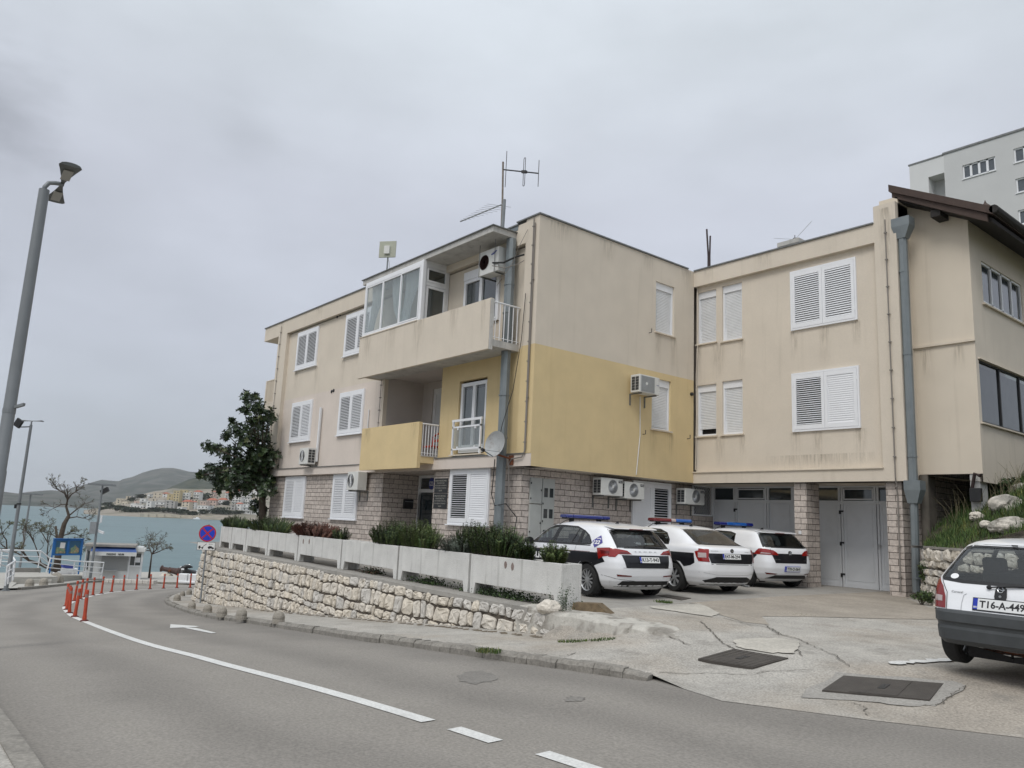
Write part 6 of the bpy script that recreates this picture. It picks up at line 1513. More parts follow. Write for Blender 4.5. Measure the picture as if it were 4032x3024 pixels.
# cannon
D = 73; A = pd(*Z1(1400, 858), D+.6); B_ = pd(*Z1(1566, 890), D); ax = (B_-A)
t = thing('cannon', 'old brown cannon barrel lying on the quay stones', 'cannon', (A+B_)/2-Vector((0, 0, .5)))
L_ = ax.length
b = MB(); b.lathe([(0, 0), (.2, 0), (.26, .02*L_), (.27, .07*L_), (.20, .1*L_), (.17, .14*L_), (.19, .4*L_), (.24, .42*L_), (.24, .46*L_), (.22, .5*L_), (.27, .85*L_), (.32, .87*L_), (.32, .93*L_), (.29, .95*L_), (.28, L_), (.1, L_*1.02), (0, L_*1.03)], A, ax, 18); b.build('barrel', mat('cannon_iron', (.075, .045, .04), .8, var=.25, vs=6), t, smooth=True, auto=40)
b = MB(); c = A.lerp(B_, .55); sd = ax.cross(Vector((0, 0, 1))).normalized(); b.tube([c-sd*.42, c+sd*.42], .09, 8); b.build('trunnion', M['rust'], t)
for k, (f, lb) in enumerate(((.35, 'flat pale stone under the muzzle of the cannon'), (.85, 'flat pale stone under the rear of the cannon'))):
    c = A.lerp(B_, f); rock(Vector((c.x, c.y, c.z-.55)), .5, lb, M['lime'], 'rock', 1.3, 1, .6, 11+k, 2)
# scooter seen from the front
Ps = gp(*Z1(1590, 978), .08); 
t = thing('scooter', 'black scooter with windscreen parked by the cannon', 'scooter', Ps)
Ds = hd(Ps); sc = Ds/FPX*.93/2.212
def SC(x, y, dn=0.0): return Ps+Vector((CR.x, CR.y, 0)).normalized()*((x-1600)*sc)+Vector((0, 0, (978-y)*sc))+Vector((CR.y, -CR.x, 0)).normalized()*dn
b = MB(); b.tube([SC(1600, 975), SC(1600, 972)], .01, 4)
w_ = Vector((CR.x, CR.y, 0)).normalized()
for nm, (cx, cy, dn, r) in (('front_wheel', (1597, 952, .45, .25)), ('rear_wheel', (1650, 950, -.7, .25))):
    b = MB(); c = SC(cx, cy, dn); fw = (SC(0, 0, 1)-SC(0, 0, 0)); ax_ = (w_*.9+fw*.35).normalized(); b.lathe([(r*.55, -.05), (r*.9, -.06), (r, 0), (r*.9, .06), (r*.55, .05)], c, ax_, 18); b.build('wheel', M['tyre'], t, smooth=True)
def blobm(name, pts, m, par):
    b = MB(); b.tube([p for p, r in pts], [r for p, r in pts], 10); return b.build(name, m, par, smooth=True)
blobm('body', [(SC(1597, 945, .45), .05), (SC(1598, 915, .4), .16), (SC(1610, 885, .25), .22), (SC(1640, 900, -.2), .22), (SC(1650, 905, -.6), .2), (SC(1655, 895, -.9), .08)], M['black'], t)
blobm('handlebar', [(SC(1580, 865, .2), .03), (SC(1600, 858, .3), .12), (SC(1625, 850, .25), .14), (SC(1645, 848, .1), .12), (SC(1672, 852, 0), .03)], M['black'], t)
b = MB(); b.hexa([SC(1603, 865, .32), SC(1650, 860, .22), SC(1650, 860, .2), SC(1603, 865, .3), SC(1610, 828, .15), SC(1648, 826, .05), SC(1648, 826, .03), SC(1610, 828, .13)]); b.build('windscreen', M['frost'], t)
b = MB(); b.obox(SC(1582, 852, .2), w_, (0, 0, 1), (CR.y, -CR.x, 0), .06, .04, .02); b.build('mirror', M['offwhite'], t)
b = MB(); b.obox(SC(1610, 868, .42), w_, (0, 0, 1), (CR.y, -CR.x, 0), .09, .06, .03); b.build('headlight', M['offwhite'], t)
t = thing('traffic_barrier', 'white plastic road barrier beside the scooter', 'barrier', gp(*Z1(1680, 990), .08))
b = MB(); c = gp(*Z1(1680, 990), .08); 
for k in range(3):
    b.obox(c+w_*((k-1)*.62)+Vector((0, 0, .30)), w_, (0, 0, 1), (CR.y, -CR.x, 0), .29, .30, .2)
b.obox(c+Vector((0, 0, .08)), w_, (0, 0, 1), (CR.y, -CR.x, 0), .95, .08, .28); b.build('body', M['offwhite'], t, bevel=.05)
t = thing('boat', 'small white and blue boat behind the railing at the quay', 'boat', pd(*Z1(560, 890), 78))
b = MB(); A, B_ = pd(*Z1(455, 880), 78), pd(*Z1(640, 885), 79); ax = B_-A; sd = ax.cross(Vector((0, 0, 1))).normalized(); st = [(0, .1, .5), (.15, .5, .35), (.5, .75, .25), (.85, .7, .25), (1, .6, .3)]
rr = []
for f, hw, dz in st: c = A+ax*f; rr.append([c+sd*hw+Vector((0, 0, dz)), c+sd*hw*.6-Vector((0, 0, .4)), c-sd*hw*.6-Vector((0, 0, .4)), c-sd*hw+Vector((0, 0, dz))])
for r1, r2 in zip(rr, rr[1:]):
    for j in range(4): b.face([r1[j], r1[(j+1) % 4], r2[(j+1) % 4], r2[j]], 0)
b.build('hull', M['white'], t); b = MB(); c = A+ax*.6; b.obox(c+Vector((0, 0, .42)), ax, sd, (0, 0, 1), ax.length*.25, .4, .16); b.build('cabin', M['blue122'], t)
# manholes
M['iron'] = mat('cast_iron', (.075, .066, .058), .75, metal=.3, var=.15, vs=6, bump=.6, bs=60, dirt=.2, ds=5)
def manhole(pts, label, ribs, split=False):
    P = [atH(*p, .020) for p in pts]; c = sum(P, Vector())/4
    t = thing('manhole_cover', label, 'manhole cover', c)
    b = MB(); i0 = len(b.v); z_ = Vector((0, 0, 1)); P = [p+(c-p)*.0 for p in P]
    zavg = c.z; P = [Vector((p.x, p.y, lerp(p.z, zavg, .15))) for p in P]
    b.hexa([p-z_*.05 for p in P]+P); b.build('lid', M['iron'], t)
    b = MB()
    bl = lambda u, v: P[0].lerp(P[1], u).lerp(P[3].lerp(P[2], u), v)
    for k in range(ribs):
        v0, v1 = (k+.25)/ribs, (k+.7)/ribs
        for (a, d) in (((.03, .485), (.515, .97)) if False else ((.03, .97),)):
            q0 = [bl(a, v0), bl(d, v0), bl(d, v1), bl(a, v1)]
            if split: q0 = [bl(v0, .03), bl(v1, .03), bl(v1, .97), bl(v0, .97)]
            b.hexa([p+z_*.0005 for p in q0]+[p+z_*.004 for p in q0])
    b.build('ribs', M['iron'], t)
    b = MB(); cc = bl(.5, .5)
    b.obox(cc+z_*.007, P[1]-P[0], P[3]-P[0], z_, .09 if not split else .01, .035 if not split else (P[3]-P[0]).length*.48, .0015); b.build('grip', M['black'], t)
m6 = lambda x, y: (2000+x/1.8433, 2200+y/1.8433)
manhole([m6(1380, 745), m6(1640, 662), m6(2035, 728), m6(1775, 806)], 'square cast iron manhole cover in the yard', 9)
m7 = lambda x, y: (3000+x/2.1434, 2300+y/2.1434)
manhole([m7(508, 918), m7(690, 785), m7(1535, 850), m7(1415, 998)], 'wide ribbed iron manhole cover nearest the viewer', 1)
P = [atH(*m6(a, c), .012) for a, c in ((1085, 270), (1150, 262), (1330, 290), (1260, 303))]
b = MB(); b.hexa([p-Vector((0, 0, .02)) for p in P]+P); o = b.build('drain_grate', M['iron'], None); tag(o, 'narrow dark drain grate under the rear of the police cars', 'drain grate')
# rusty wedge by the end planter
c = atH(*m6(600, 385), 0)
t = thing('wheel_ramp', 'rusty yellow wheel ramp lying by the end planter', 'ramp', c)
b = MB(); a_ = Vector((.93, .35, 0)); s_ = Vector((-.35, .93, 0)); q_ = lambda u, v, z: c+a_*u+s_*v+Vector((0, 0, z))
b.hexa([q_(-.3, -.12, 0), q_(.38, -.12, 0), q_(.38, .14, 0), q_(-.3, .14, 0), q_(-.28, -.1, .13), q_(.16, -.1, .15), q_(.16, .12, .15), q_(-.28, .12, .13)]); b.build('body', mat('rusty_yellow', (.15, .11, .065), .9, var=.3, vs=12, dirt=.5, ds=9, dcol=(.05, .04, .035)), t)
# low stone wall on the right
t = thing('garden_wall', 'low rough stone wall holding the grass bank behind the parked hatchback', 'stone wall', (8.5, 6, -1.3))
WP = [Vector((6.55, 7.0)), Vector((6.9, 5.7)), Vector((7.6, 5.0)), Vector((9.2, 4.6)), Vector((12, 4.3)), Vector((17, 4.2))]
def polyl(P, s):
    for a, c in zip(P, P[1:]):
        l = (c-a).length
        if s <= l: return a+(c-a)*(s/l), (c-a).normalized()
        s -= l
    return P[-1], (P[-1]-P[-2]).normalized()
WT = -.18

# ---------------- right bank with its wall, grass and rocks ----------------
S0 = atZ(3642, 2368, -1.335).xy
WP = [S0+Vector((-.1, .5)), S0, S0+Vector((.55, -.85)), S0+Vector((1.4, -1.7)), S0+Vector((3.2, -2.3)), S0+Vector((6, -2.7)), S0+Vector((12, -3.2))]
LW = sum((c-a).length for a, c in zip(WP, WP[1:]))
def bankz(x, y): return max(-.20, min(3.2, -.17+.465*(x-S0.x)+.386*(y-S0.y)+.10*noise.noise(Vector((x*.8, y*.8, 1)))))
b = MB(); rows_ = []; zt = -.15
zc_ = -1.42
while zc_ < zt-.1: rows_.append(zc_); zc_ += random.uniform(.12, .27)
rows_.append(zt)
for r, (za, zb_) in enumerate(zip(rows_, rows_[1:])):
    s = 0
    while s < LW-.1:
        wd = random.uniform(.10, .34); s1 = min(s+wd, LW-.02)
        if random.random() < .03: s = s1; continue
        n = 12; sm_ = (s+s1)/2; ring = []
        for k in range(n):
            a = 2*pi*(k+.5)/n; e = .5; u = abs(cos(a))**e*(1 if cos(a) > 0 else -1); v = abs(sin(a))**e*(1 if sin(a) > 0 else -1)
            ring.append((lerp(s+.012, s1-.012, (u+1)/2)+random.uniform(-.012, .012), lerp(za+.01, zb_-.01, (v+1)/2)+random.uniform(-.014, .014)+.05*noise.noise(Vector((sm_*1.3, r*2.2, 0)))+random.uniform(-.02, .02)))
        pr = random.uniform(.04, .10); i0 = len(b.v); mi = random.choice((0, 0, 1, 2))
        def WF(s_, z, nn):
            p, d = polyl(WP, max(0, min(LW-.001, s_))); nm = Vector((d.y, -d.x)); 
            if nm.dot(EYE.xy-p) < 0: nm = -nm
            return Vector((p.x+nm.x*nn, p.y+nm.y*nn, z))
        for (sc, nn, jt) in ((1, -.03, 0), (.97, pr*.5, .008), (.8, pr*.9, .014), (.4, pr, .02)):
            for (X_, Z_) in ring: b.v.append(WF(lerp(sm_, X_, sc), lerp((za+zb_)/2, Z_, sc), nn+random.uniform(-jt, jt)))
        b.v.append(WF(sm_, (za+zb_)/2, pr))
        for q_ in range(3):
            for k in range(n): b.f.append([i0+q_*n+k, i0+q_*n+(k+1) % n, i0+(q_+1)*n+(k+1) % n, i0+(q_+1)*n+k]); b.m.append(mi)
        for k in range(n): b.f.append([i0+3*n+k, i0+3*n+(k+1) % n, i0+4*n]); b.m.append(mi)
        s = s1
b.build('stones', [M['lime'], M['lime2'], M['lime3']], t)
b = MB(); ss = [LW*i/30 for i in range(31)]
for a, c in zip(ss, ss[1:]):
    b.face([WF(a, -1.5, 0), WF(c, -1.5, 0), WF(c, zt, 0), WF(a, zt, 0)])
    p = [WF(a, -.17, .05), WF(c, -.17, .05), WF(c, -.17, -.25), WF(a, -.17, -.25)]; z_ = Vector((0, 0, .05)); b.hexa(p+[q_+z_ for q_ in p], 1)
b.build('mortar_bed', [M['mortar'], M['concrete_dark']], t)
# bank surface
poly = [(p.x, p.y) for p in [a for a in WP]]; poly = [(S0.x-.9, 13), (S0.x-.3, S0.y+.9)]+[(p.x, p.y) for p in WP[1:]]+[(22, 13)]
b = sheet(poly, lambda x, y: bankz(x, y) if (Vector((x, y))-S0).length > .4 else -.17, .45)
M['bank'] = mat('mossy_earth', (.055, .055, .028), .98, var=.4, vs=4, bump=1, bs=15, fine=.3, fs=20)
struct(b, 'bank', M['bank'], 'grassy earth bank behind the low wall', smooth=True)
M['grass'] = mat('grass_green', (.062, .105, .022), .85, var=.3, vs=2.5, col2=(.15, .16, .045), c2s=2.2, c2lo=.5, c2hi=.65); M['grass2'] = mat('grass_dark', (.035, .07, .018), .85, var=.3, vs=3)
def inpoly(x, y, poly):
    c = False
    for a, d in zip(poly, poly[1:]+poly[:1]):
        if (a[1] > y) != (d[1] > y) and x < (d[0]-a[0])*(y-a[1])/(d[1]-a[1])+a[0]: c = not c
    return c
def grassfield(test, n, bb, zf, h0, h1, name, label, mats, lean=.5, w0=.007):
    b = MB(); k = 0; tries = 0
    while k < n and tries < n*20:
        tries += 1
        x, y = random.uniform(bb[0], bb[2]), random.uniform(bb[1], bb[3])
        if not test(x, y): continue
        if noise.noise(Vector((x*1.7, y*1.7, 9))) < random.uniform(-.5, .1): continue
        z = zf(x, y)-.01; h = random.uniform(h0, h1)*(1+.5*noise.noise(Vector((x*.9, y*.9, 4)))); a = random.uniform(0, 2*pi); l = random.uniform(0, lean)*h
        d = Vector((cos(a), sin(a), 0)); s = Vector((-d.y, d.x, 0))*w0*random.uniform(.7, 1.5); p = Vector((x, y, z))
        m_ = p+d*l*.35+Vector((0, 0, h*.6)); t_ = p+d*l+Vector((0, 0, h)); mi = random.choice((0, 0, 1))
        b.face([p-s, p+s, m_+s*.7, m_-s*.7], mi); b.face([m_-s*.7, m_+s*.7, t_], mi); k += 1
    o = b.build(name, mats, None); tag(o, label, 'grass', None, 'stuff'); return o
inb = lambda x, y: inpoly(x, y, poly) and (x > 5.7*K+.1 or y < 7)
grassfield(inb, 26000, (S0.x-.3, S0.y-3.2, S0.x+6.5, S0.y+5), bankz, .07, .24, 'grass', 'lush green grass covering the bank under the stilt house', [M['grass'], M['grass2']], .9)
def leafball(b, c, r, n, ls, mi=0, flat=1.0, seed=0):
    for _ in range(n):
        d = Vector((random.gauss(0, 1), random.gauss(0, 1), random.gauss(0, 1)*flat)).normalized(); rr = r*random.uniform(.35, 1)**.5
        p = c+Vector((d.x*rr, d.y*rr, d.z*rr*flat)); u = Vector((random.gauss(0, 1), random.gauss(0, 1), random.gauss(0, .6))).normalized(); v = u.cross(d+Vector((0, 0, .01))).normalized(); s = ls*random.uniform(.6, 1.3)
        b.face([p-u*s, p+v*s*.42+u*s*.1, p+u*s, p-v*s*.42+u*s*.1], mi if not callable(mi) else mi(p))
M['leafd'] = mat('leaf_dark_glossy', (.016, .034, .011), .45, var=.35, vs=1.5, spec=.5); M['leafm'] = mat('leaf_mid_green', (.034, .062, .018), .5, var=.3, vs=1.5); M['leaff'] = mat('leaf_fresh', (.08, .13, .03), .55, var=.3, vs=2)
M['bark'] = mat('bark_grey', (.085, .07, .055), .9, var=.25, vs=6, bump=1, bs=30)
M['boulder'] = mat('grey_boulder', (.30, .285, .25), .95, var=.25, vs=3, bump=1, bs=14, fine=.15, fs=30, col2=(.55, .51, .45), c2s=2.2, dirt=.5, ds=3, dcol=(.12, .115, .10))
for k, (px_, py_, D, r, lb, sx) in enumerate(((3965, 1990, 20.0, .34, 'grey limestone boulder topped with white rock on the bank', 1.3), (4000, 2075, 17.8, .30, 'broad boulder half sunk in the grass lower on the bank', 1.6), (4025, 1930, 22, .26, 'white and rusty boulder at the upper right of the bank', 1.1), (3880, 2062, 18.3, .10, 'small pale stone in the grass of the bank', 1.2), (3845, 2030, 20.3, .14, 'little pale stone at the foot of the white pillar', 1.2))):
    c = pd(px_, py_, D); rock(c-Vector((0, 0, r*.15)), r, lb, M['lime'] if k in (3, 4) else M['boulder'], 'rock', sx, 1.1, .85, 21+k, 4)
def shrub(name, label, P, r, h, n, ls, mats, cat='shrub', stems=5, grp=None, flat=None):
    t = thing(name, label, cat, P, 0, grp)
    b = MB()
    for k in range(stems):
        a = random.uniform(0, 2*pi); b.tube([P, P+Vector((cos(a)*r*.3, sin(a)*r*.3, h*.5)), P+Vector((cos(a)*r*.6, sin(a)*r*.6, h*.85))], [.012, .009, .004], 5)
    b.build('stem', M['bark'], t)
    b = MB()
    for k in range(7):
        a = random.uniform(0, 2*pi); q_ = random.uniform(0, .6)*r; leafball(b, P+Vector((cos(a)*q_, sin(a)*q_, h*random.uniform(.3, .8))), r*.5, n//7, ls, lambda p: random.choice((0, 0, 1)), h/r*.5)
    b.build('foliage', mats, t); return t
shrub('shrub', 'leafy green shrub beside the boulders at the top of the bank', pd(3948, 1960, 22.2)-Vector((0, 0, .1)), .45, .6, 700, .05, [M['leafm'], M['grass2']])
shrub('shrub', 'ivy patch hanging on the low wall beside the hatchback tail lamp', Vector((*polyl(WP, .9)[0], -1.15)), .35, .75, 900, .035, [M['leafm'], M['leaff']])
shrub('shrub', 'weeds growing at the foot of the low wall', Vector((*(polyl(WP, 1.6)[0]+Vector((-.2, -.2))), -1.36)), .3, .35, 600, .03, [M['leafm'], M['leaff']])
# dry twiggy weeds under the stilt house
b = MB()
for k in range(60):
    x = S0.x+random.uniform(.0, 1.6); y = S0.y+random.uniform(.9, 2.4); z = bankz(x, y); a = random.uniform(0, 2*pi); h = random.uniform(.35, .8); l = random.uniform(.1, .5)
    b.tube([(x, y, z), (x+cos(a)*l*.4, y+sin(a)*l*.4, z+h*.6), (x+cos(a)*l, y+sin(a)*l, z+h)], [.006, .004, .002], 4)
o = b.build('dry_weeds', mat('dry_stalk', (.16, .14, .08), .9), None); tag(o, 'thin dry stalks in the shade under the stilt house', 'weeds', None, 'stuff')
# tufts along joints of the yard and pavement
def tuft(px_, py_, r, n, label, zf=None, f=atH, h=.07):
    P = f(px_, py_); zf = zf or (lambda x, y: (Hc(x, y) if x > 5 else lower(x, y) if y < yw(x) else upper(x, y)))
    grassfield(lambda x, y: ((x-P.x)**2+((y-P.y)*1.5)**2) < r*r, n, (P.x-r, P.y-r, P.x+r, P.y+r), zf, h*.4, h, 'grass_tuft', label, [M['grass'], M['grass2']], .8, .005)
tuft(*m6(1125, 318), .22, 260, 'grass tuft in the pale concrete patch behind the police cars')
gpl = lambda x, y: gp(x, y, .1)
tuft(*zb(1165, 698), .22, 300, 'grass tuft on the kerb top below the wall', f=gpl)
tuft(*zb(1900, 625), .28, 260, 'grass at the foot of the plastered wall end', f=gpl, h=.06)
tuft(*zb(2150, 655), .2, 200, 'grass below the low tip of the plastered wall end', f=gpl, h=.06)
tuft(*m7(310, 258), .3, 160, 'moss line in the yard joint', h=.025)
b = MB()
for k in range(90):
    s = lerp(-8, 5.5, k/90)+random.uniform(-.1, .1); y = yw(s)-.38-random.uniform(0, .12); z = kerbz(s); w = random.uniform(.03, .12)
    b.face([(s-w, y-.02, z+.006), (s+w*.3, y-.06*random.random()-.02, z+.004), (s+w, y, z+.007), (s, y+.07, z+.02)])
struct(b, 'debris_line', M['soil'], 'dirt gathered at the foot of the retaining wall')
# ---------------- rosemary and other shrubs in the planters ----------------
M['rose'] = mat('rosemary_needle', (.050, .092, .022), .65, var=.3, vs=4); M['rose2'] = mat('rosemary_needle_light', (.105, .145, .04), .65, var=.25, vs=4); M['rose3'] = mat('rosemary_needle_dark', (.018, .040, .010), .65, var=.3, vs=4)
M['redsh'] = mat('red_brown_leaf', (.11, .045, .032), .75, var=.35, vs=8); M['redsh2'] = mat('red_brown_leaf_pale', (.19, .10, .07), .75, var=.3, vs=8)
M['lav'] = mat('lavender_grey', (.13, .155, .12), .8, var=.25, vs=6); M['lav2'] = mat('lavender_grey_dark', (.06, .08, .06), .8, var=.25, vs=6)
def sprigbush(label, name, x0, x1, h, n, mats, nd=.034, spread=.28, D0=.23, upr=.5, mode='rose', hang=0, density=18, P=None):
    xc = (x0+x1)/2; W = (x1-x0)/2
    y0 = pline(xc)+D0; P = P or Vector((xc, y0, -.72)); t = thing(name, label, 'shrub', P); bw = MB(); b = MB()
    for k in range(n):
        a = random.uniform(0, 2*pi); q_ = random.random()**.5
        ox, oy = cos(a)*q_*max(.03, W-.07)*.8, sin(a)*q_*min(.2, W)
        lean = Vector((cos(a)*q_*spread*W+random.gauss(0, .02), sin(a)*q_*spread*.35+random.gauss(0, .03), 0))
        hh = h*(1-.4*q_**2)*random.uniform(.55, 1.04)
        if random.random() < hang and sin(a) < 0: hh = -random.uniform(.02, .15); lean.y -= .2
        p0 = P+Vector((ox, oy, 0)); pts = [p0, p0+lean*.45+Vector((0, 0, hh*.5)), p0+lean+Vector((random.gauss(0, .02), random.gauss(0, .02), hh))]
        if k % 2 == 0: bw.tube(pts, [.006, .004, .002], 4)
        m_ = density; L_ = abs(hh)
        mi = random.choices((0, 1, 2), (5, 2.2, 3))[0]
        for j in range(m_):
            f = .22+.78*j/m_; c = pts[0].lerp(pts[1], f*2) if f < .5 else pts[1].lerp(pts[2], f*2-1)
            ax = (pts[2]-pts[0]).normalized()
            for _ in range(3):
                an = random.uniform(0, 2*pi); o_ = ax.orthogonal().normalized(); o2 = ax.cross(o_); dr = (o_*cos(an)+o2*sin(an)+ax*upr).normalized(); ln = nd*random.uniform(.7, 1.4); sd = ax.cross(dr).normalized()*ln*(.24 if mode == 'rose' else .45)
                e_ = c+dr*ln
                if mode == 'rose': b.face([c-sd, c+sd, e_], mi)
                else: b.face([c, c+dr*ln*.5+sd, e_, c+dr*ln*.5-sd], mi)
    bw.build('stem', M['bark'], t); b.build('foliage', mats, t); return t
R3 = [M['rose'], M['rose2'], M['rose3']]
def bx(p0, p1): return plP(*p0).x-.24, plP(*p1).x-.24
def bush(px0, px1, pyt, pyb, label, name='rosemary_bush', mats=R3, n=None, **kw):
    x0, x1 = bx((px0, pyb), (px1, pyb)); x0, x1 = min(x0, x1), max(x0, x1); top = plP((px0+px1)/2, pyt).z; h = top+.72+.05
    sprigbush(label, name, x0, x1, h, n or int(110+120*(x1-x0)), mats, **kw)
bush(868, 950, 2030, 2078, 'low dark rosemary in the last planter at the road bend')
bush(972, 1122, 2030, 2090, 'wide rosemary bush spilling over the planter near the tree', n=420)
bush(1152, 1306, 2055, 2115, 'red brown shrub with small leaves', 'red_shrub', [M['redsh'], M['redsh2'], M['redsh']], n=330, mode='leaf', nd=.03, spread=.35, upr=.4)
bush(1312, 1344, 2078, 2117, 'small narrow rosemary right of the red brown shrub', n=70)
bush(1455, 1600, 2046, 2135, 'full dark rosemary bush below the house entrance', n=420)
bush(1570, 1714, 2048, 2146, 'rosemary bush lighter at the tips beside the entrance one', mats=[M['rose2'], M['rose2'], M['rose']], n=420)
bush(1735, 1860, 2105, 2170, 'grey lavender cushion between the rosemary bushes', 'lavender', [M['lav'], M['lav2'], M['lav']], n=420, nd=.024, spread=.4, upr=.3)
bush(1770, 1905, 2050, 2160, 'loose rosemary behind the grey lavender', n=300, D0=.32)
bush(1848, 2044, 2058, 2185, 'largest tall rosemary bush near the yard end', n=640)
bush(2042, 2084, 2125, 2198, 'short rosemary clump right of the largest one', n=130)
bush(2145, 2213, 2138, 2216, 'small rosemary in the end planter before the police car', mats=[M['rose2'], M['rose'], M['rose2']], n=150)
# weeds under the planters
for (x, lb, s) in ((2.9, 'dark ivy mat under the end planter', 1.5), (.2, 'straggly weeds under the second planter', .7), (-2.6, 'dry weed tuft under the third planter', .5)):
    P = Vector((x, pline(x)+.15, -1.41)); t = thing('weeds', lb, 'weeds', P); b = MB()
    for k in range(int(900*s)):
        p = P+Vector((random.gauss(0, .45*s), random.uniform(-.12, .25), abs(random.gauss(0, .07)))); u = Vector((random.gauss(0, 1), random.gauss(0, 1), random.gauss(0, .7))).normalized(); v = u.orthogonal().normalized(); q_ = random.uniform(.012, .03); b.face([p-u*q_, p+v*q_*.6, p+u*q_, p-v*q_*.6], random.choice((0, 1, 2)))
    b.build('foliage', [M['rose3'], M['leafm'], M['redsh']] if s < .6 else [M['rose3'], M['leafm'], M['rose']], t)
P = Vector((5.05, -3.72, -1.42)); t = thing('weeds', 'thin green weed growing up the end face of the last planter', 'weeds', P); b = MB()
for k in range(26):
    a = random.uniform(0, 2*pi); h = random.uniform(.2, .5); q0 = P+Vector((random.uniform(-.05, .25), random.uniform(-.05, .3), 0))
    for j in range(10):
        p = q0+Vector((cos(a)*.1*j/10, sin(a)*.08*j/10, h*j/10)); leafball(b, p, .02, 3, .014, 0)
b.build('foliage', M['leafm'], t)
# ---------------- trees ----------------
def branch(b, p, d, L_, r, depth, tips, spread=.6, up=.15, kink=.25, seg=4, nch=(2, 3), minr=.004, shrink=.72):
    pts = [p]; rr = [r]; dd_ = d.normalized()
    for k in range(seg):
        dd_ = (dd_+Vector((random.gauss(0, kink), random.gauss(0, kink), random.gauss(0, kink)+up*.4))*.5).normalized()
        pts.append(pts[-1]+dd_*(L_/seg)); rr.append(max(minr, lerp(r, r*.66, (k+1)/seg)))
    b.tube(pts, rr, 7 if r > .05 else (5 if r > .015 else 3), cap=False)
    if depth == 0: tips += pts[1:]; return
    for _ in range(random.randint(*nch)):
        o_ = Vector((random.gauss(0, 1), random.gauss(0, 1), random.gauss(0, .6)+up)).normalized()
        branch(b, pts[-1], (dd_+o_*spread).normalized(), L_*random.uniform(shrink-.12, shrink+.08), rr[-1]*.8, depth-1, tips, spread, up, kink, seg, nch, minr, shrink)
    if depth >= 1 and random.random() < .8:
        i = random.randint(1, seg-1); o_ = Vector((random.gauss(0, 1), random.gauss(0, 1), random.gauss(0, .5))).normalized()
        branch(b, pts[i], (dd_+o_*1.1).normalized(), L_*.6, rr[i]*.5, max(0, depth-2), tips, spread, up, kink, seg, nch, minr, shrink)
M['barktree'] = mat('bark_brown', (.075, .058, .045), .95, var=.3, vs=5, bump=1, bs=25)
# dark evergreen at the left end of the house
random.seed(21)
base = Vector((-17.9, .35, -1.4)); D = hd(pd(1040, 2000, 30))
T0_ = pd(1043, 2040, 33.6); T0_.z = -1.45
t = thing('evergreen_tree', 'dark broad leaved evergreen tree at the left end of the house', 'tree', T0_)
b = MB(); tips = []
top = pd(1030, 1800, 33.6)
b.tube([T0_, T0_.lerp(top, .5)+Vector((.05, 0, 0)), top], [.15, .14, .11], 10); b.build('trunk', M['barktree'], t)
CLUMP = [(975, 1568, 30), (1010, 1600, 34), (1040, 1640, 42), (960, 1618, 22), (1000, 1668, 40), (1050, 1720, 60), (930, 1690, 34), (895, 1712, 24), (965, 1735, 48), (1010, 1780, 62), (850, 1770, 30), (820, 1755, 20), (900, 1790, 48), (950, 1830, 60), (1020, 1850, 66), (870, 1850, 46), (830, 1845, 24), (800, 1868, 20), (910, 1888, 46), (960, 1915, 38), (870, 1915, 34), (1040, 1925, 50), (1010, 1990, 26), (920, 1945, 22), (1060, 1800, 60), (1050, 1880, 50), (1060, 1640, 34), (1000, 1720, 40), (850, 1890, 26), (1035, 2010, 20), (985, 1870, 50), (785, 1872, 10), (912, 1655, 10), (1005, 1560, 14)]
bl_ = MB(); bb = MB()
for (x, y, r) in CLUMP:
    D_ = 33.6+random.uniform(-1.3, 1.5); c = pd(x, y, D_); R = r/FPX*30.5
    bb.tube([top+Vector((0, 0, random.uniform(-1.5, .5))), top.lerp(c, .5)+Vector((0, 0, -.2)), c], [.05, .03, .012], 5)
    n = int(26*(R/.3)**2)+16
    # rosettes of leaves
    for _ in range(n):
        d = Vector((random.gauss(0, 1), random.gauss(0, 1), random.gauss(0, 1))).normalized(); p = c+d*R*random.uniform(.3, 1.08)
        ax = (d*.6+Vector((random.gauss(0, .4), random.gauss(0, .4), .5+random.gauss(0, .3)))).normalized(); o1 = ax.orthogonal().normalized(); o2 = ax.cross(o1); mi = random.choices((0, 1, 2), (6, 3, 1))[0]; nl_ = 6; ph = random.random()*6
        for k in range(nl_):
            a = ph+k*2*pi/nl_; dr = (o1*cos(a)+o2*sin(a)+ax*random.uniform(.1, .7)).normalized(); L_ = random.uniform(.10, .17); sd = dr.cross(ax).normalized()*L_*.26
            bl_.face([p, p+dr*L_*.55+sd, p+dr*L_, p+dr*L_*.55-sd], mi)
bb.build('branches', M['barktree'], t)
bl_.build('crown', [M['leafd'], M['leafm'], mat('leaf_olive', (.085, .10, .035), .5, var=.2, vs=2)], t)
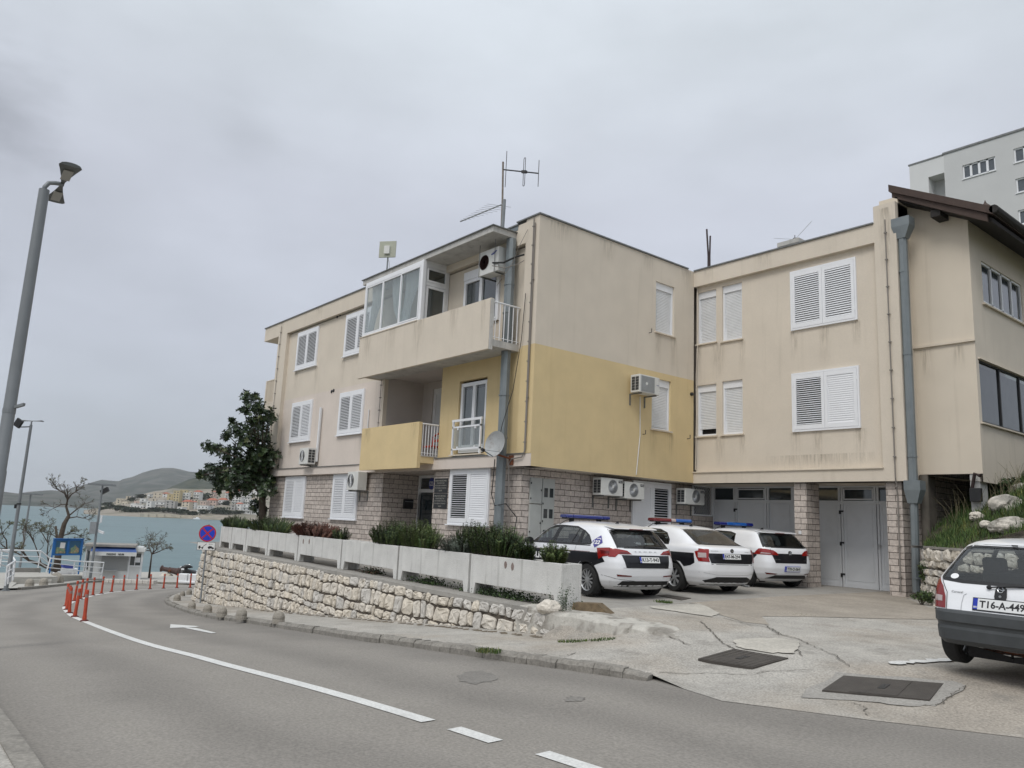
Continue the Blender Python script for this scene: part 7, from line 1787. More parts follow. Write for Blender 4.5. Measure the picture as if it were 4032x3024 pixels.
# bare trees by the water
def baretree(label, pbase, D, ptop, trunk, limbs, depth, spread, up, leaves, L0, r0, kink=.3):
    P = pd(*pbase, D); t = thing('bare_tree', label, 'tree', P)
    b = MB(); pts = [P]+[pd(*q_, D+dz) for q_, dz in trunk]; rr = [lerp(r0, r0*.5, i/(len(pts)-1)) for i in range(len(pts))]
    b.tube(pts, rr, 9); b.build('trunk', M['barktree'], t, smooth=True)
    b = MB(); tips = []
    for (q_, dz, e_, de, r) in limbs:
        A = pd(*q_, D+dz); B_ = pd(*e_, D+de); m_ = A.lerp(B_, .5)+Vector((random.gauss(0, .12), random.gauss(0, .12), .1))
        b.tube([A, m_, B_], [r, r*.8, r*.6], 6, cap=False)
        for _ in range(3): branch(b, B_, (B_-A).normalized(), (B_-A).length*L0, r*.5, depth, tips, spread, up, kink, 4, (2, 3), .008, .72)
        branch(b, m_, ((B_-A).normalized()+Vector((random.gauss(0, .8), random.gauss(0, .8), .5))).normalized(), (B_-A).length*L0*.8, r*.4, max(0, depth-1), tips, spread, up, kink, 4, (2, 3), .008, .72)
    b.build('branches', M['barktree'], t)
    b = MB()
    for p in tips:
        if random.random() < leaves:
            leafball(b, p, .05, 2, .035, 0)
    if b.f: b.build('buds', mat('spring_buds', (.16, .17, .09), .8, var=.2, vs=1), t)
random.seed(5)
baretree('tall leafless tree rising behind the blue notice board', Z1(492, 880), 68, None, [(Z1(505, 760), 0), (Z1(525, 600), 0), (Z1(560, 470), 0), (Z1(600, 400), 0)],
    [(Z1(600, 400), 0, Z1(590, 260), 0, .10), (Z1(590, 260), 0, Z1(500, 170), -.5, .06), (Z1(590, 260), 0, Z1(660, 190), .5, .06), (Z1(590, 300), 0, Z1(480, 330), .8, .04), (Z1(600, 400), 0, Z1(700, 320), .7, .06), (Z1(600, 420), 0, Z1(720, 420), -.8, .05), (Z1(660, 190), .5, Z1(700, 130), .5, .035), (Z1(500, 170), -.5, Z1(470, 120), -.5, .03)], 3, .7, .12, .2, .45, .26)
baretree('low spreading leafless tree behind the left railing', Z1(505, 880), 67, None, [(Z1(440, 860), 0), (Z1(360, 825), 0), (Z1(250, 790), 0)],
    [(Z1(250, 790), 0, Z1(180, 700), -.5, .08), (Z1(250, 790), 0, Z1(60, 690), .5, .06), (Z1(360, 825), 0, Z1(300, 640), 1, .06), (Z1(180, 700), -.5, Z1(200, 560), 0, .05), (Z1(60, 690), .5, Z1(20, 560), 0, .05), (Z1(300, 640), 1, Z1(230, 530), 1, .04), (Z1(440, 860), 0, Z1(420, 640), -1, .06), (Z1(420, 640), -1, Z1(360, 540), -1, .04), (Z1(20, 560), 0, Z1(70, 500), 0, .03)], 3, .85, .08, .55, .36, .18)
baretree('second low spreading leafless tree behind the notice board', Z1(515, 860), 70, None, [(Z1(500, 760), 0), (Z1(500, 620), 0), (Z1(485, 490), 0)],
    [(Z1(500, 620), 0, Z1(590, 560), 0, .06), (Z1(590, 560), 0, Z1(690, 570), .5, .04), (Z1(500, 700), 0, Z1(620, 660), 1, .05), (Z1(500, 600), 0, Z1(420, 560), 0, .04), (Z1(690, 570), .5, Z1(730, 640), .5, .03)], 3, .85, .05, .55, .42, .16)
baretree('small umbrella shaped leafless tree right of the kiosk', Z1(1295, 965), 68, None, [(Z1(1308, 850), 0), (Z1(1322, 735), 0)],
    [(Z1(1322, 735), 0, Z1(1250, 700), 0, .05), (Z1(1322, 735), 0, Z1(1300, 675), 1, .05), (Z1(1322, 735), 0, Z1(1360, 675), -1, .05), (Z1(1322, 735), 0, Z1(1400, 705), 0, .05), (Z1(1322, 735), 0, Z1(1330, 680), -1.5, .04)], 3, .75, -.12, .3, .55, .09, .2)
# ---------------- cars ----------------
def carpaint(name, col):
    m = mat(name, col, .28, var=.015, vs=1.5, coat=.7, spec=.5, dirt=.10, ds=1.3, dcol=(.45, .43, .40))
    nt = m.node_tree; nd = nt.nodes; lk = nt.links.new; b = nd['Principled BSDF']; out = [n for n in nd if n.type == 'OUTPUT_MATERIAL'][0]
    g = nd.new('ShaderNodeNewGeometry'); d = nd.new('ShaderNodeBsdfDiffuse'); d.inputs[0].default_value = (.03, .03, .032, 1); mx = nd.new('ShaderNodeMixShader')
    lk(g.outputs['Backfacing'], mx.inputs[0]); lk(b.outputs[0], mx.inputs[1]); lk(d.outputs[0], mx.inputs[2]); lk(mx.outputs[0], out.inputs[0]); return m
M['cpaint'] = carpaint('car_white', (.80, .81, .83)); M['cblack'] = mat('car_black_film', (.008, .008, .011), .32, coat=.25, spec=.4)
M['cglass'] = glassmat('car_glass', (.68, .74, .73), refl=.06, mixv=.10, dark=(.03, .035, .035)); M['cglassd'] = glassmat('car_glass_rear', (.38, .41, .41), refl=.06, mixv=.18, dark=(.02, .025, .025))
M['cglassc'] = glassmat('car_glass_clear', (.86, .90, .90), refl=.05, mixv=.10, dark=(.12, .14, .15))
M['trim'] = mat('car_trim_black', (.010, .010, .011), .5); M['bumper'] = mat('faded_grey_bumper', (.055, .060, .063), .62, var=.15, vs=5, dirt=.25, ds=3, dcol=(.09, .09, .085))
M['tailred'] = mat('tail_light_red', (.26, .010, .008), .15, coat=.8); M['tailred2'] = mat('tail_light_dark_red', (.13, .006, .006), .15, coat=.8); M['tailmid'] = mat('tail_light_faded_red', (.20, .012, .012), .25, coat=.5); M['tailclear'] = mat('tail_light_clear', (.42, .34, .33), .15, coat=.8)
M['seat'] = mat('car_seat_fabric', (.035, .035, .037), .9); M['rim'] = mat('rim_silver', (.45, .46, .47), .35, metal=.6, var=.05); M['chrome'] = mat('chrome', (.55, .56, .57), .15, metal=.95)
M['barblue'] = mat('light_bar_blue', (.005, .013, .14), .12, coat=.8); M['barred'] = mat('light_bar_red', (.13, .006, .010), .12, coat=.8); M['barlblue'] = mat('light_bar_light_blue', (.01, .09, .34), .15, coat=.8)
M['platew'] = mat('plate_white', (.70, .71, .70), .4); M['plateblue'] = mat('plate_blue', (.008, .03, .36), .4)
def interp(tab, z, k):
    if z <= tab[0][0]: return tab[0][k]
    for a, b in zip(tab, tab[1:]):
        if z <= b[0]:
            t = (z-a[0])/(b[0]-a[0]); return a[k]+(b[k]-a[k])*t
    return tab[-1][k]
class Car:
    def __init__(s, name, label, cat, pos, rot, tab, nexp=7.0, group=None):
        s.tab = tab; s.t = thing(name, label, cat, pos, rot, group); ORG[s.t.name] = Vector((0, 0, 0)); s.nx = nexp
        s.holes_s = []; s.holes_r = []; s.holes_f = []; s.axles = []
    def P(s, z):
        xr, xf, w = (interp(s.tab, z, k) for k in (1, 2, 3)); n = interp(s.tab, z, 4) if len(s.tab[0]) > 4 else s.nx
        return (xr+xf)/2, (xr-xf)/2, w, n
    def yat(s, x, z):
        c, a, w, n = s.P(z); X = min(1, abs((x-c)/a)); return w*(max(0, 1-X**n))**(1/n)
    def xat(s, y, z, front=False):
        c, a, w, n = s.P(z); Y = min(1, abs(y/w)); v = a*(max(0, 1-Y**n))**(1/n); return c-v if front else c+v
    def clx(s, x, z):
        c, a, w, n = s.P(z); return max(c-a*.915, min(c+a*.915, x))
    def cly(s, y, z):
        c, a, w, n = s.P(z); return max(-w*.895, min(w*.895, y))
    def outw(s, p, off):
        c, a, w, n = s.P(p.z); X, Y = (p.x-c)/a, p.y/w; g = Vector((abs(X)**(n-1)/a*(1 if X > 0 else -1), abs(Y)**(n-1)/w*(1 if Y > 0 else -1), 0))
        return p+g.normalized()*off if g.length > 1e-9 else p
    def body(s, mats, dz=.02, nth=300):
        z0, z1 = s.tab[0][0], s.tab[-1][0]; zs = [z0]
        while zs[-1] < z1-1e-4: zs.append(min(z1, zs[-1]+(dz if zs[-1] < z1-.1 else .008)))
        b = MB(); idx = []
        for z in zs:
            c, a, w, n = s.P(z); row = []; q_ = nth//4
            ts = sorted({i/60 for i in range(61)}); pts = sorted({(x, (max(0, 1-x**n))**(1/n)) for x in ts} | {((max(0, 1-y**n))**(1/n), y) for y in ts}, key=lambda p: (-p[0], p[1]))
            pts = [(a*x, w*y) for x, y in pts]; L_ = [0]
            for p, r in zip(pts, pts[1:]): L_.append(L_[-1]+hypot(p[0]-r[0], p[1]-r[1]))
            Q = []; j = 0
            for k in range(q_):
                d = L_[-1]*(k+.5)/q_
                while L_[j+1] < d: j += 1
                t = (d-L_[j])/max(1e-9, L_[j+1]-L_[j]); Q.append((lerp(pts[j][0], pts[j+1][0], t), lerp(pts[j][1], pts[j+1][1], t)))
            for (x, y) in Q+[(-x, y) for x, y in Q[::-1]]+[(-x, -y) for x, y in Q]+[(x, -y) for x, y in Q[::-1]]:
                row.append(len(b.v)); b.v.append(Vector((c+x, y, z)))
            idx.append(row)
        def ins(x, y, poly): return inpoly(x, y, poly)
        for r1, r2 in zip(idx, idx[1:]):
            for k in range(nth):
                f = [r1[k], r1[(k+1) % nth], r2[(k+1) % nth], r2[k]]; cc = sum((b.v[i] for i in f), Vector())/4
                c, a, w, n = s.P(cc.z); X = (cc.x-c)/a; Y = cc.y/w
                nrm = (b.v[f[1]]-b.v[f[0]]).cross(b.v[f[3]]-b.v[f[0]])
                if nrm.length > 1e-12: nrm.normalize()
                hole = False
                if abs(nrm.y) > .35 or abs(Y) > .93:
                    for p in s.holes_s:
                        if ins(cc.x, cc.z, p): hole = True
                    for (ax, az, ar) in s.axles:
                        if hypot(cc.x-ax, cc.z-az) < ar: hole = True
                if X > 0 and abs(nrm.x) > .25 and abs(Y) < .93:
                    for p in s.holes_r:
                        if ins(cc.y, cc.z, p): hole = True
                if X < 0 and abs(nrm.x) > .25 and abs(Y) < .95:
                    for p in s.holes_f:
                        if ins(cc.y, cc.z, p): hole = True
                if not hole: b.f.append(f); b.m.append(0)
        b.f.append(idx[-1]); b.m.append(0)
        o = b.build('body', mats, s.t, smooth=True, local=True, auto=60); return o
    def spatch(s, poly, name, m, off=.004, par=None, sides=(-1, 1), step=.06, mb=None, build=True, label=None):
        b = mb or MB()
        for sd in sides:
            i0 = len(b.f)
            sheet(poly, lambda x, z: 0, step, b)
            s._map(b, i0, lambda u, v: s.outw(Vector((s.clx(u, v), sd*s.yat(s.clx(u, v), v), v)), off), sd > 0)
        return b.build(name, m, par or s.t, smooth=True, local=True) if build else b
    def rpatch(s, poly, name, m, off=.004, par=None, step=.06, mb=None, build=True, front=False):
        b = mb or MB(); i0 = len(b.f); sheet(poly, lambda x, z: 0, step, b)
        s._map(b, i0, lambda u, v: s.outw(Vector((s.xat(s.cly(u, v), v, front), s.cly(u, v), v)), off), front)
        return b.build(name, m, par or s.t, smooth=True, local=True) if build else b
    def _map(s, b, i0, fn, flip):
        vi = sorted({i for f in b.f[i0:] for i in f})
        for i in vi: v = b.v[i]; b.v[i] = fn(v.x, v.y)
        if flip: b.f[i0:] = [f[::-1] for f in b.f[i0:]]
    def ring(s, outer, inner, fn, name, m, par=None, sub=8, mb=None, build=True):
        """band between two polygons with equal point count mapped by fn(u, v)"""
        b = mb or MB(); n = len(outer)
        for k in range(n):
            for j in range(sub):
                a0, a1 = j/sub, (j+1)/sub
                L2 = lambda P, t: (lerp(P[k][0], P[(k+1) % n][0], t), lerp(P[k][1], P[(k+1) % n][1], t))
                b.face([fn(*L2(outer, a0)), fn(*L2(outer, a1)), fn(*L2(inner, a1)), fn(*L2(inner, a0))])
        return b.build(name, m, par or s.t, smooth=True, local=True) if build else b
    def strip(s, pts, wd, kind, name, m, off=.005, sides=(-1,), par=None):
        b = MB(); P = []
        for a, c in zip(pts, pts[1:]):
            for j in range(6): P.append((lerp(a[0], c[0], j/6), lerp(a[1], c[1], j/6)))
        P.append(pts[-1])
        for sd in (sides if kind == 's' else (1,)):
            fn = (lambda u, v: Vector((u, sd*(s.yat(u, v)+off), v))) if kind == 's' else (lambda u, v: Vector((s.xat(u, v)+off, u, v)))
            for i in range(len(P)-1):
                (x0, z0), (x1, z1) = P[i], P[i+1]; l = hypot(x1-x0, z1-z0) or 1; nx_, nz_ = -(z1-z0)/l*wd/2, (x1-x0)/l*wd/2
                b.face([fn(x0-nx_, z0-nz_), fn(x1-nx_, z1-nz_), fn(x1+nx_, z1+nz_), fn(x0+nx_, z0+nz_)])
        return b.build(name, m, par or s.t, local=True)
    def wheels(s, axs, R=.31, wd=.2, track=.76, spokes=9, rimr=.21, kind='spoke', arch=.36):
        for ax in axs:
            for sd in (-1, 1):
                w_ = bpy.data.objects.new('wheel', None); COL.objects.link(w_); w_.parent = s.t; ORG[w_.name] = Vector((0, 0, 0))
                y0 = sd*track; A = Vector((0, sd, 0)); c = Vector((ax, y0, R))
                b = MB(); b.lathe([(rimr, -wd/2), (R*.93, -wd/2), (R, -wd*.38), (R, wd*.38), (R*.94, wd/2), (rimr*1.04, wd/2+.004), (rimr, wd/2-.02)], c, A, 36, cap=False); b.build('tyre', M['tyre'], w_, smooth=True, local=True, auto=40)
                b = MB(); b.lathe([(rimr, -wd/2), (rimr, wd/2-.01), (rimr*.95, wd/2-.02), (rimr*.93, wd/2-.05)], c, A, 32, cap=False)
                b.lathe([(rimr*.95, wd*.1), (0, wd*.1)], c, A, 24, 1, cap=False)
                f = c+A*(wd/2-.02)
                b.lathe([(rimr*.27, -.03), (rimr*.27, .0), (0, .008)], f, A, 16)
                for k in range(spokes):
                    a = 2*pi*k/spokes+.2; d = Vector((cos(a), 0, sin(a))); q_ = Vector((-sin(a), 0, cos(a))); hw0, hw1 = (.014, .03) if kind == 'spoke' else (.035, .05)
                    if kind == 'thin': hw0, hw1 = .010, .016
                    p0, p1 = f+d*rimr*.22, f+d*rimr*.95
                    b.hexa([p0-q_*hw0-A*.025, p1-q_*hw1-A*.03, p1+q_*hw1-A*.03, p0+q_*hw0-A*.025, p0-q_*hw0, p1-q_*hw1-A*.008, p1+q_*hw1-A*.008, p0+q_*hw0])
                b.build('rim', [M['rim'], M['black']], w_, smooth=True, local=True, auto=35)
        for ax in axs:
            for sd in (-1, 1):
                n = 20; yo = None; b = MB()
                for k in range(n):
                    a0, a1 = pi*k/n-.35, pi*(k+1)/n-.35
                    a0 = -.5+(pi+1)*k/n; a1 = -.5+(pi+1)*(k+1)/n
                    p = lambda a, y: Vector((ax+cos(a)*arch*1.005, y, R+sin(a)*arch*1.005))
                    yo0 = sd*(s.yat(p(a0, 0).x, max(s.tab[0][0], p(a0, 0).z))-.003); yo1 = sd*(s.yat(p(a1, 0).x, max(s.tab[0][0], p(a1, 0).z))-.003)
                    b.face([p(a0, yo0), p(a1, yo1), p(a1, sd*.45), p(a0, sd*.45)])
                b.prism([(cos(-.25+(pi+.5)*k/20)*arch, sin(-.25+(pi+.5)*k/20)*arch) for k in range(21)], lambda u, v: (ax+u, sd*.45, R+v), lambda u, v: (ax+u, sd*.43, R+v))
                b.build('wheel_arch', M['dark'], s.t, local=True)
                b = MB()
                for k in range(30):
                    a0, a1 = -.35+(pi+.7)*k/30, -.35+(pi+.7)*(k+1)/30
                    p = lambda a, r: Vector((ax+cos(a)*r, sd*(s.yat(ax+cos(a)*r, max(s.tab[0][0], R+sin(a)*r))+.006), R+sin(a)*r))
                    b.face([p(a0, arch-.012), p(a1, arch-.012), p(a1, arch+.022), p(a0, arch+.022)])
                b.build('arch_shadow_ring', M['trim'], s.t, local=True)  # black ring painted as the arch shadow, covers the ragged cut
    def inside(s, seats, zf=.30, floor_x=(-1.6, 1.75), top=.62, w=.66):
        b = MB(); b.box(floor_x[0], -w, zf-.06, floor_x[1], w, zf+.12); b.build('underbody', M['dark'], s.t, local=True)
        b = MB()
        for (x, y, ww, h) in seats:
            b.obox((x, y, zf+.22), (1, 0, 0), (0, 1, 0), (0, 0, 1), .26, ww, .09)
            b.obox((x+.26, y, zf+.42), (1, 0, -.28), (0, 1, 0), (.28, 0, 1), .07, ww, .34)
        b.build('seats', M['seat'], s.t, local=True, bevel=.04)
        b = MB()
        for (x, y, ww, h) in seats:
            for yy in ((y,) if ww < .4 else (y-.38, y+.38)): b.obox((x+.36, yy, zf+h), (1, 0, -.2), (0, 1, 0), (.2, 0, 1), .05, .13, .09)
        b.build('headrests', M['seat'], s.t, local=True, bevel=.04)
        b = MB(); b.obox((-.72, 0, .86), (1, 0, 0), (0, 1, 0), (0, 0, 1), .16, w, .09)
        st = [(-.42+.06*sin(a*pi/8), -.36+.17*cos(a*pi/8), .90+.17*sin(a*pi/8)) for a in range(16)]; b.tube(st, .014, 6, close=True); b.build('dashboard', M['seat'], s.t, local=True)
    def plate(s, txt, y0, z0, wd=.52, ht=.11, bih=True, off=.012, glyph=None):
        zc = z0+ht/2; x = s.xat(y0, zc)+off; sl = (s.xat(y0, z0+ht)-s.xat(y0, z0))/ht; U = Vector((0, 1, 0)); V = Vector((sl, 0, 1)).normalized(); Nn = U.cross(V); 
        if Nn.x < 0: Nn = -Nn
        F = lambda u, v, n=0.0: Vector((x, y0, zc))+U*((u-.5)*wd)+V*((v-.5)*ht)+Nn*n
        def bx_(b, u0, u1, v0, v1, n0, n1): b.hexa([F(u0, v0, n0), F(u1, v0, n0), F(u1, v1, n0), F(u0, v1, n0), F(u0, v0, n1), F(u1, v0, n1), F(u1, v1, n1), F(u0, v1, n1)])
        b = MB(); bx_(b, -.015, 1.015, -.10, 1.08, -.01, .004); p = b.build('number_plate', M['plateblue'] if bih == 2 else M['trim'], s.t, local=True)
        b = MB(); bx_(b, 0, 1, 0, 1, .004, .007); b.build('plate_face', M['platew'], p, local=True)
        b = MB(); bx_(b, .0, .085, 0, 1, .007, .0085); b.build('plate_blue_band', M['plateblue'], p, local=True)
        text('BIH', lambda u, v: F(.012+.065*u, .12+.17*v, .0095), 'lettering', M['platew'], p, local=True, bold=.03)
        text(txt, lambda u, v: F(.12+.84*u, .17+.68*v, .0085), 'lettering', M['trim'], p, local=True, bold=.028)
        return F
    def rtext(s, txt, y0, y1, z0, z1, m, off=.007, par=None, name='lettering', bold=.02):
        return text(txt, lambda u, v: Vector((s.xat(lerp(y0, y1, u), lerp(z0, z1, v))+off, lerp(y0, y1, u), lerp(z0, z1, v))), name, m, par or s.t, local=True, bold=bold)
    def stext(s, txt, x0, x1, z0, z1, m, off=.008, par=None, bold=.04, shear=0.0):
        return text(txt, lambda u, v: Vector((lerp(x0, x1, u)+shear*v, -(s.yat(lerp(x0, x1, u), lerp(z0, z1, v))+off), lerp(z0, z1, v))), 'lettering', m, par or s.t, local=True, bold=bold)
    def mirrors(s, x, z, y):
        for sd in (-1, 1):
            b = MB(); b.lathe([(0, -.09), (.07, -.075), (.09, -.03), (.095, .02), (.085, .04)], (x, sd*(y+.11), z), (1, 0, 0), 14)
            for i in range(len(b.v)): v = b.v[i]; b.v[i] = Vector((v.x, sd*(y+.11)+(v.y-sd*(y+.11))*1.15, z+(v.z-z)*.85))
            m_ = b.build('mirror', [M['trim'] if sd < 0 else M['cpaint']], s.t, smooth=True, local=True)
            b = MB(); b.lathe([(.078, 0), (0, .001)], (x+.042, sd*(y+.11), z), (1, 0, 0), 14); b.build('mirror_glass', M['trim'], m_, local=True)
            b = MB(); b.tube([(x, sd*(y-.05), z-.06), (x, sd*(y+.06), z-.05)], .025, 6); b.build('mirror_foot', M['trim'], m_, local=True)
    def lightbar(s, x, z, hw, cols, h=.075, dp=.13):
        g = bpy.data.objects.new('light_bar', None); COL.objects.link(g); g.parent = s.t; ORG[g.name] = Vector((0, 0, 0))
        n = len(cols)
        for i, (u0, u1, c) in enumerate(cols):
            b = MB(); y0, y1 = lerp(-hw, hw, u0)+.004, lerp(-hw, hw, u1)-.004
            prof = [(-dp, 0), (dp, 0), (dp*1.02, h*.5), (dp*.82, h), (-dp*.82, h), (-dp*1.02, h*.5)]
            b.prism(prof, lambda u, v: (x+u, y0, z+v), lambda u, v: (x+u, y1, z+v)); b.build('lamp_segment', c, g, local=True, bevel=.012)
        b = MB(); b.box(x-dp*.7, -hw*.96, z-.018, x+dp*.7, hw*.96, z+.002)
        for sd in (-1, 1): b.box(x-.03, sd*hw*.62-.05, z-.09, x+.03, sd*hw*.62+.05, z-.01)
        b.tube([(x, -hw*.5, z-.02), (x+.02, -hw*.9, z-.06), (x-.03, -s.yat(x, z-.17)-.0, z-.15)], .008, 5)
        b.build('bar_mount', M['trim'], g, local=True)
def glazing(C_, frame, panes, mats, holeins=0.0, sides=(-1, 1), kind='s'):
    """black surround sheet around panes: the frame is drawn as strips between pane outline and frame outline"""
    pass
def inset(poly, d):
    n = len(poly); out = []
    ar = sum(a[0]*b[1]-b[0]*a[1] for a, b in zip(poly, poly[1:]+poly[:1]))
    for i in range(n):
        p, a, c = Vector(poly[i]), Vector(poly[i-1]), Vector(poly[(i+1) % n]); e1 = (p-a).normalized(); e2 = (c-p).normalized()
        n1 = Vector((-e1.y, e1.x)); n2 = Vector((-e2.y, e2.x))
        if ar < 0: n1, n2 = -n1, -n2
        bi = (n1+n2); k = d/max(.35, bi.length_squared/2); out.append(tuple(p+bi*k/1.0*.5*2*.5)) if False else out.append(tuple(p+bi*(d/max(.5, 1+n1.dot(n2)))))
    return out
def sidewin(c, poly, name, gm, fr=.028, sides=(-1, 1), label=None):
    c.holes_s.append(inset(poly, fr*.45)); c._pend.append(('s', poly, name, gm, fr, label))
def finish_windows(c):
    for (k, poly, name, gm, fr, label) in c._pend:
        if k == 's':
            for sd in (-1, 1):
                o = c.spatch(inset(poly, .006), name, gm, .002, sides=(sd,))
                fn = lambda u, v: Vector((u, sd*(c.yat(u, v)+.004), v)); c.ring(poly, inset(poly, fr), fn, 'window_seal', M['trim'], o)
        elif k in ('r', 'f'):
            fb = k == 'f'
            o = c.rpatch(inset(poly, .006), name, gm, .002, front=fb)
            fn = lambda u, v: Vector((c.xat(u, v, fb)+(.004 if not fb else -.004), u, v)); c.ring(poly, inset(poly, fr), fn, 'window_seal', M['trim'], o)
        if label: o['label'] = label
def rearwin(c, poly, name, gm, fr=.03, front=False):
    (c.holes_f if front else c.holes_r).append(inset(poly, fr*.45)); c._pend.append(('f' if front else 'r', poly, name, gm, fr, None))
def mirr(P): return P+[(-y, z) for y, z in P[::-1]]
def taillight(c, rear, side, m, name='tail_light', extra=None):
    for sd in (-1, 1):
        b = MB(); rp = [(sd*abs(y), z) for y, z in rear]; c.rpatch(rp, '', None, .008, mb=b, build=False, step=.04); c.spatch(side, '', None, .008, sides=(sd,), mb=b, build=False, step=.04)
        o = b.build(name, m, c.t, smooth=True, local=True)
        if extra:
            for (kind, pl_, mm) in extra:
                if kind == 'r': c.rpatch([(sd*abs(y), z) for y, z in pl_], 'lens', mm, .011, par=o, step=.04)
                else: c.spatch(pl_, 'lens', mm, .011, sides=(sd,), par=o, step=.04)
def wiper(c, y0, z0, y1, z1):
    b = MB(); f = lambda y, z, o: Vector((c.xat(y, z)+o, y, z)); b.tube([f(y0, z0, .03), f(lerp(y0, y1, .5), lerp(z0, z1, .5)+.01, .035), f(y1, z1, .02)], .008, 5); b.tube([f(lerp(y0, y1, .15), lerp(z0, z1, .15)+.012, .015), f(lerp(y0, y1, 1.0), z1+.0, .012)], .008, 4); b.lathe([(.022, 0), (.02, .03), (0, .035)], f(y0, z0, .005), (1, 0, 0), 10); b.build('wiper', M['trim'], c.t, local=True)
def sharkfin(c, x, z, rod=0):
    b = MB(); b.prism([(-.05, 0), (.06, 0), (.045, .045), (.03, .05)], lambda u, v: (x+u, -.012, z+v), lambda u, v: (x+u, .012, z+v))
    if rod: b.tube([(x, 0, z+.02), (x+.07, 0, z+rod)], .005, 5)
    b.build('antenna', M['trim'], c.t, local=True)
def handle(c, x, z, m):
    for sd in (-1, 1): y = sd*(c.yat(x, z)+.022); b = MB(); b.tube([(x-.09, y-sd*.02, z), (x-.08, y, z), (x+.08, y, z+.004), (x+.09, y-sd*.02, z)], .014, 6); b.build('door_handle', m, c.t, smooth=True, local=True)
GRP = 'white police cars parked in the yard'
# --- car 1: tall hatch estate ---
tab = [(.17, 1.90, -1.95, .74, 6), (.24, 2.05, -2.10, .83, 6), (.34, 2.12, -2.16, .875, 6), (.45, 2.16, -2.18, .885, 6), (.58, 2.175, -2.175, .893, 6.5), (.70, 2.165, -2.14, .895, 6.5), (.80, 2.13, -2.08, .892, 6.5), (.86, 2.105, -1.90, .886, 6.5), (.93, 2.08, -1.45, .875, 6.5), (.98, 2.05, -1.12, .862, 6.5), (1.02, 2.01, -1.02, .842, 6.5), (1.10, 1.93, -.90, .808, 6.5), (1.20, 1.83, -.74, .765, 6.5), (1.30, 1.72, -.55, .715, 6.5), (1.36, 1.64, -.40, .672, 6.5), (1.40, 1.52, -.26, .625, 6), (1.43, 1.30, -.12, .57, 5), (1.455, 1.0, .05, .47, 4), (1.47, .75, .2, .30, 3.4), (1.474, .6, .3, .12, 3)]
c = Car('police_car', 'white police estate with black side band and blue light bar nearest the planters', 'police car', (2.23, -.24, upper(2.2, 0)), radians(-9), tab, group=GRP)
c._pend = []; c.axles = [(1.32, .315, .365), (-1.33, .315, .365)]
sidewin(c, [(-.86, .985), (-.42, 1.28), (-.18, 1.365), (.09, 1.375), (.0, .99)], 'front_side_window', M['cglass'])
sidewin(c, [(.09, .99), (.17, 1.375), (.72, 1.36), (.98, 1.30), (.96, .995)], 'rear_side_window', M['cglass'])
sidewin(c, [(1.03, .995), (1.04, 1.285), (1.25, 1.20), (1.42, 1.05), (1.40, 1.01)], 'quarter_window', M['cglass'])
rearwin(c, mirr([(.66, .97), (.60, 1.33)]), 'rear_window', M['cglassd'], .045)
rearwin(c, mirr([(.70, 1.03), (.60, 1.36)]), 'windscreen', M['cglass'], .04, True)
c.body(M['cpaint']); finish_windows(c)
c.spatch([(-.0, .99), (.09, .99), (.17, 1.375), (.08, 1.375)], 'pillar_trim', M['trim'], .006); c.spatch([(.95, .995), (1.04, .995), (1.05, 1.285), (.97, 1.30)], 'pillar_trim', M['trim'], .006)
c.spatch([(.70, 1.0), (.74, 1.0), (.86, 1.33), (.83, 1.335)], 'window_bar', M['trim'], .007)
c.spatch([(-.86, .985), (-.43, 1.28), (-.19, 1.365), (.1, 1.385), (.72, 1.37), (1.0, 1.31), (1.25, 1.21), (1.45, 1.06), (1.42, .985), (1.45, 1.03), (1.24, 1.225), (1.0, 1.33), (.72, 1.395), (.1, 1.408), (-.22, 1.39), (-.47, 1.30), (-.93, .97), (1.4, .975)][:0] or [(-.9, .965), (1.41, .985), (1.41, 1.0), (-.88, .985)], 'belt_trim', M['trim'], .006)
c.spatch([(-1.0, .53), (-.98, .835), (1.72, .865), (1.86, .70), (1.66, .64), (1.55, .60), (1.5, .66), (1.32, .70), (1.12, .66), (.97, .56), (.9, .52)], 'black_band', M['cblack'], .004)
c.rpatch(mirr([(.60, .845), (.53, .60)]), 'black_band', M['cblack'], .004)
c.strip([(-.97, .842), (1.7, .873)], .008, 's', 'pinstripe', M['tailred2'], .006)
taillight(c, [(.86, .98), (.86, .80), (.72, .80), (.66, .86), (.36, .862), (.46, .93), (.70, .965)], [(1.62, .955), (2.02, .985), (2.0, .83), (1.82, .80), (1.76, .78), (1.70, .74)], M['tailred'], extra=[('r', [(.62, .905), (.62, .87), (.40, .868), (.47, .90)], M['tailred2']), ('s', [(1.72, .92), (1.98, .90), (1.98, .87), (1.76, .85)], M['tailred2'])])
c.rpatch(mirr([(.58, .35), (.66, .23)]), 'lower_valance', M['trim'], .006); c.spatch([(1.86, .20), (1.93, .33), (2.1, .36), (2.05, .2)], 'lower_valance', M['trim'], .006)
for sd in (-1, 1): c.rpatch([(sd*.70, .475), (sd*.40, .455), (sd*.40, .435), (sd*.68, .435)], 'reflector', M['tailred2'], .008)
c.rtext('S  K  O  D  A', -.28, .28, .90, .925, M['steel'])
c.plate('K13-T-943', .05, .70, .50, .115)
b = MB(); b.hexa([(1.50, -.6, 1.375), (1.78, -.55, 1.335), (1.78, .55, 1.335), (1.50, .6, 1.375), (1.5, -.6, 1.405), (1.78, -.56, 1.355), (1.78, .56, 1.355), (1.5, .6, 1.405)]); b.build('roof_spoiler', M['cpaint'], c.t, local=True, bevel=.012)
b = MB(); b.box(1.765, -.17, 1.333, 1.79, .17, 1.35); b.build('brake_light', M['tailred2'], c.t, local=True)
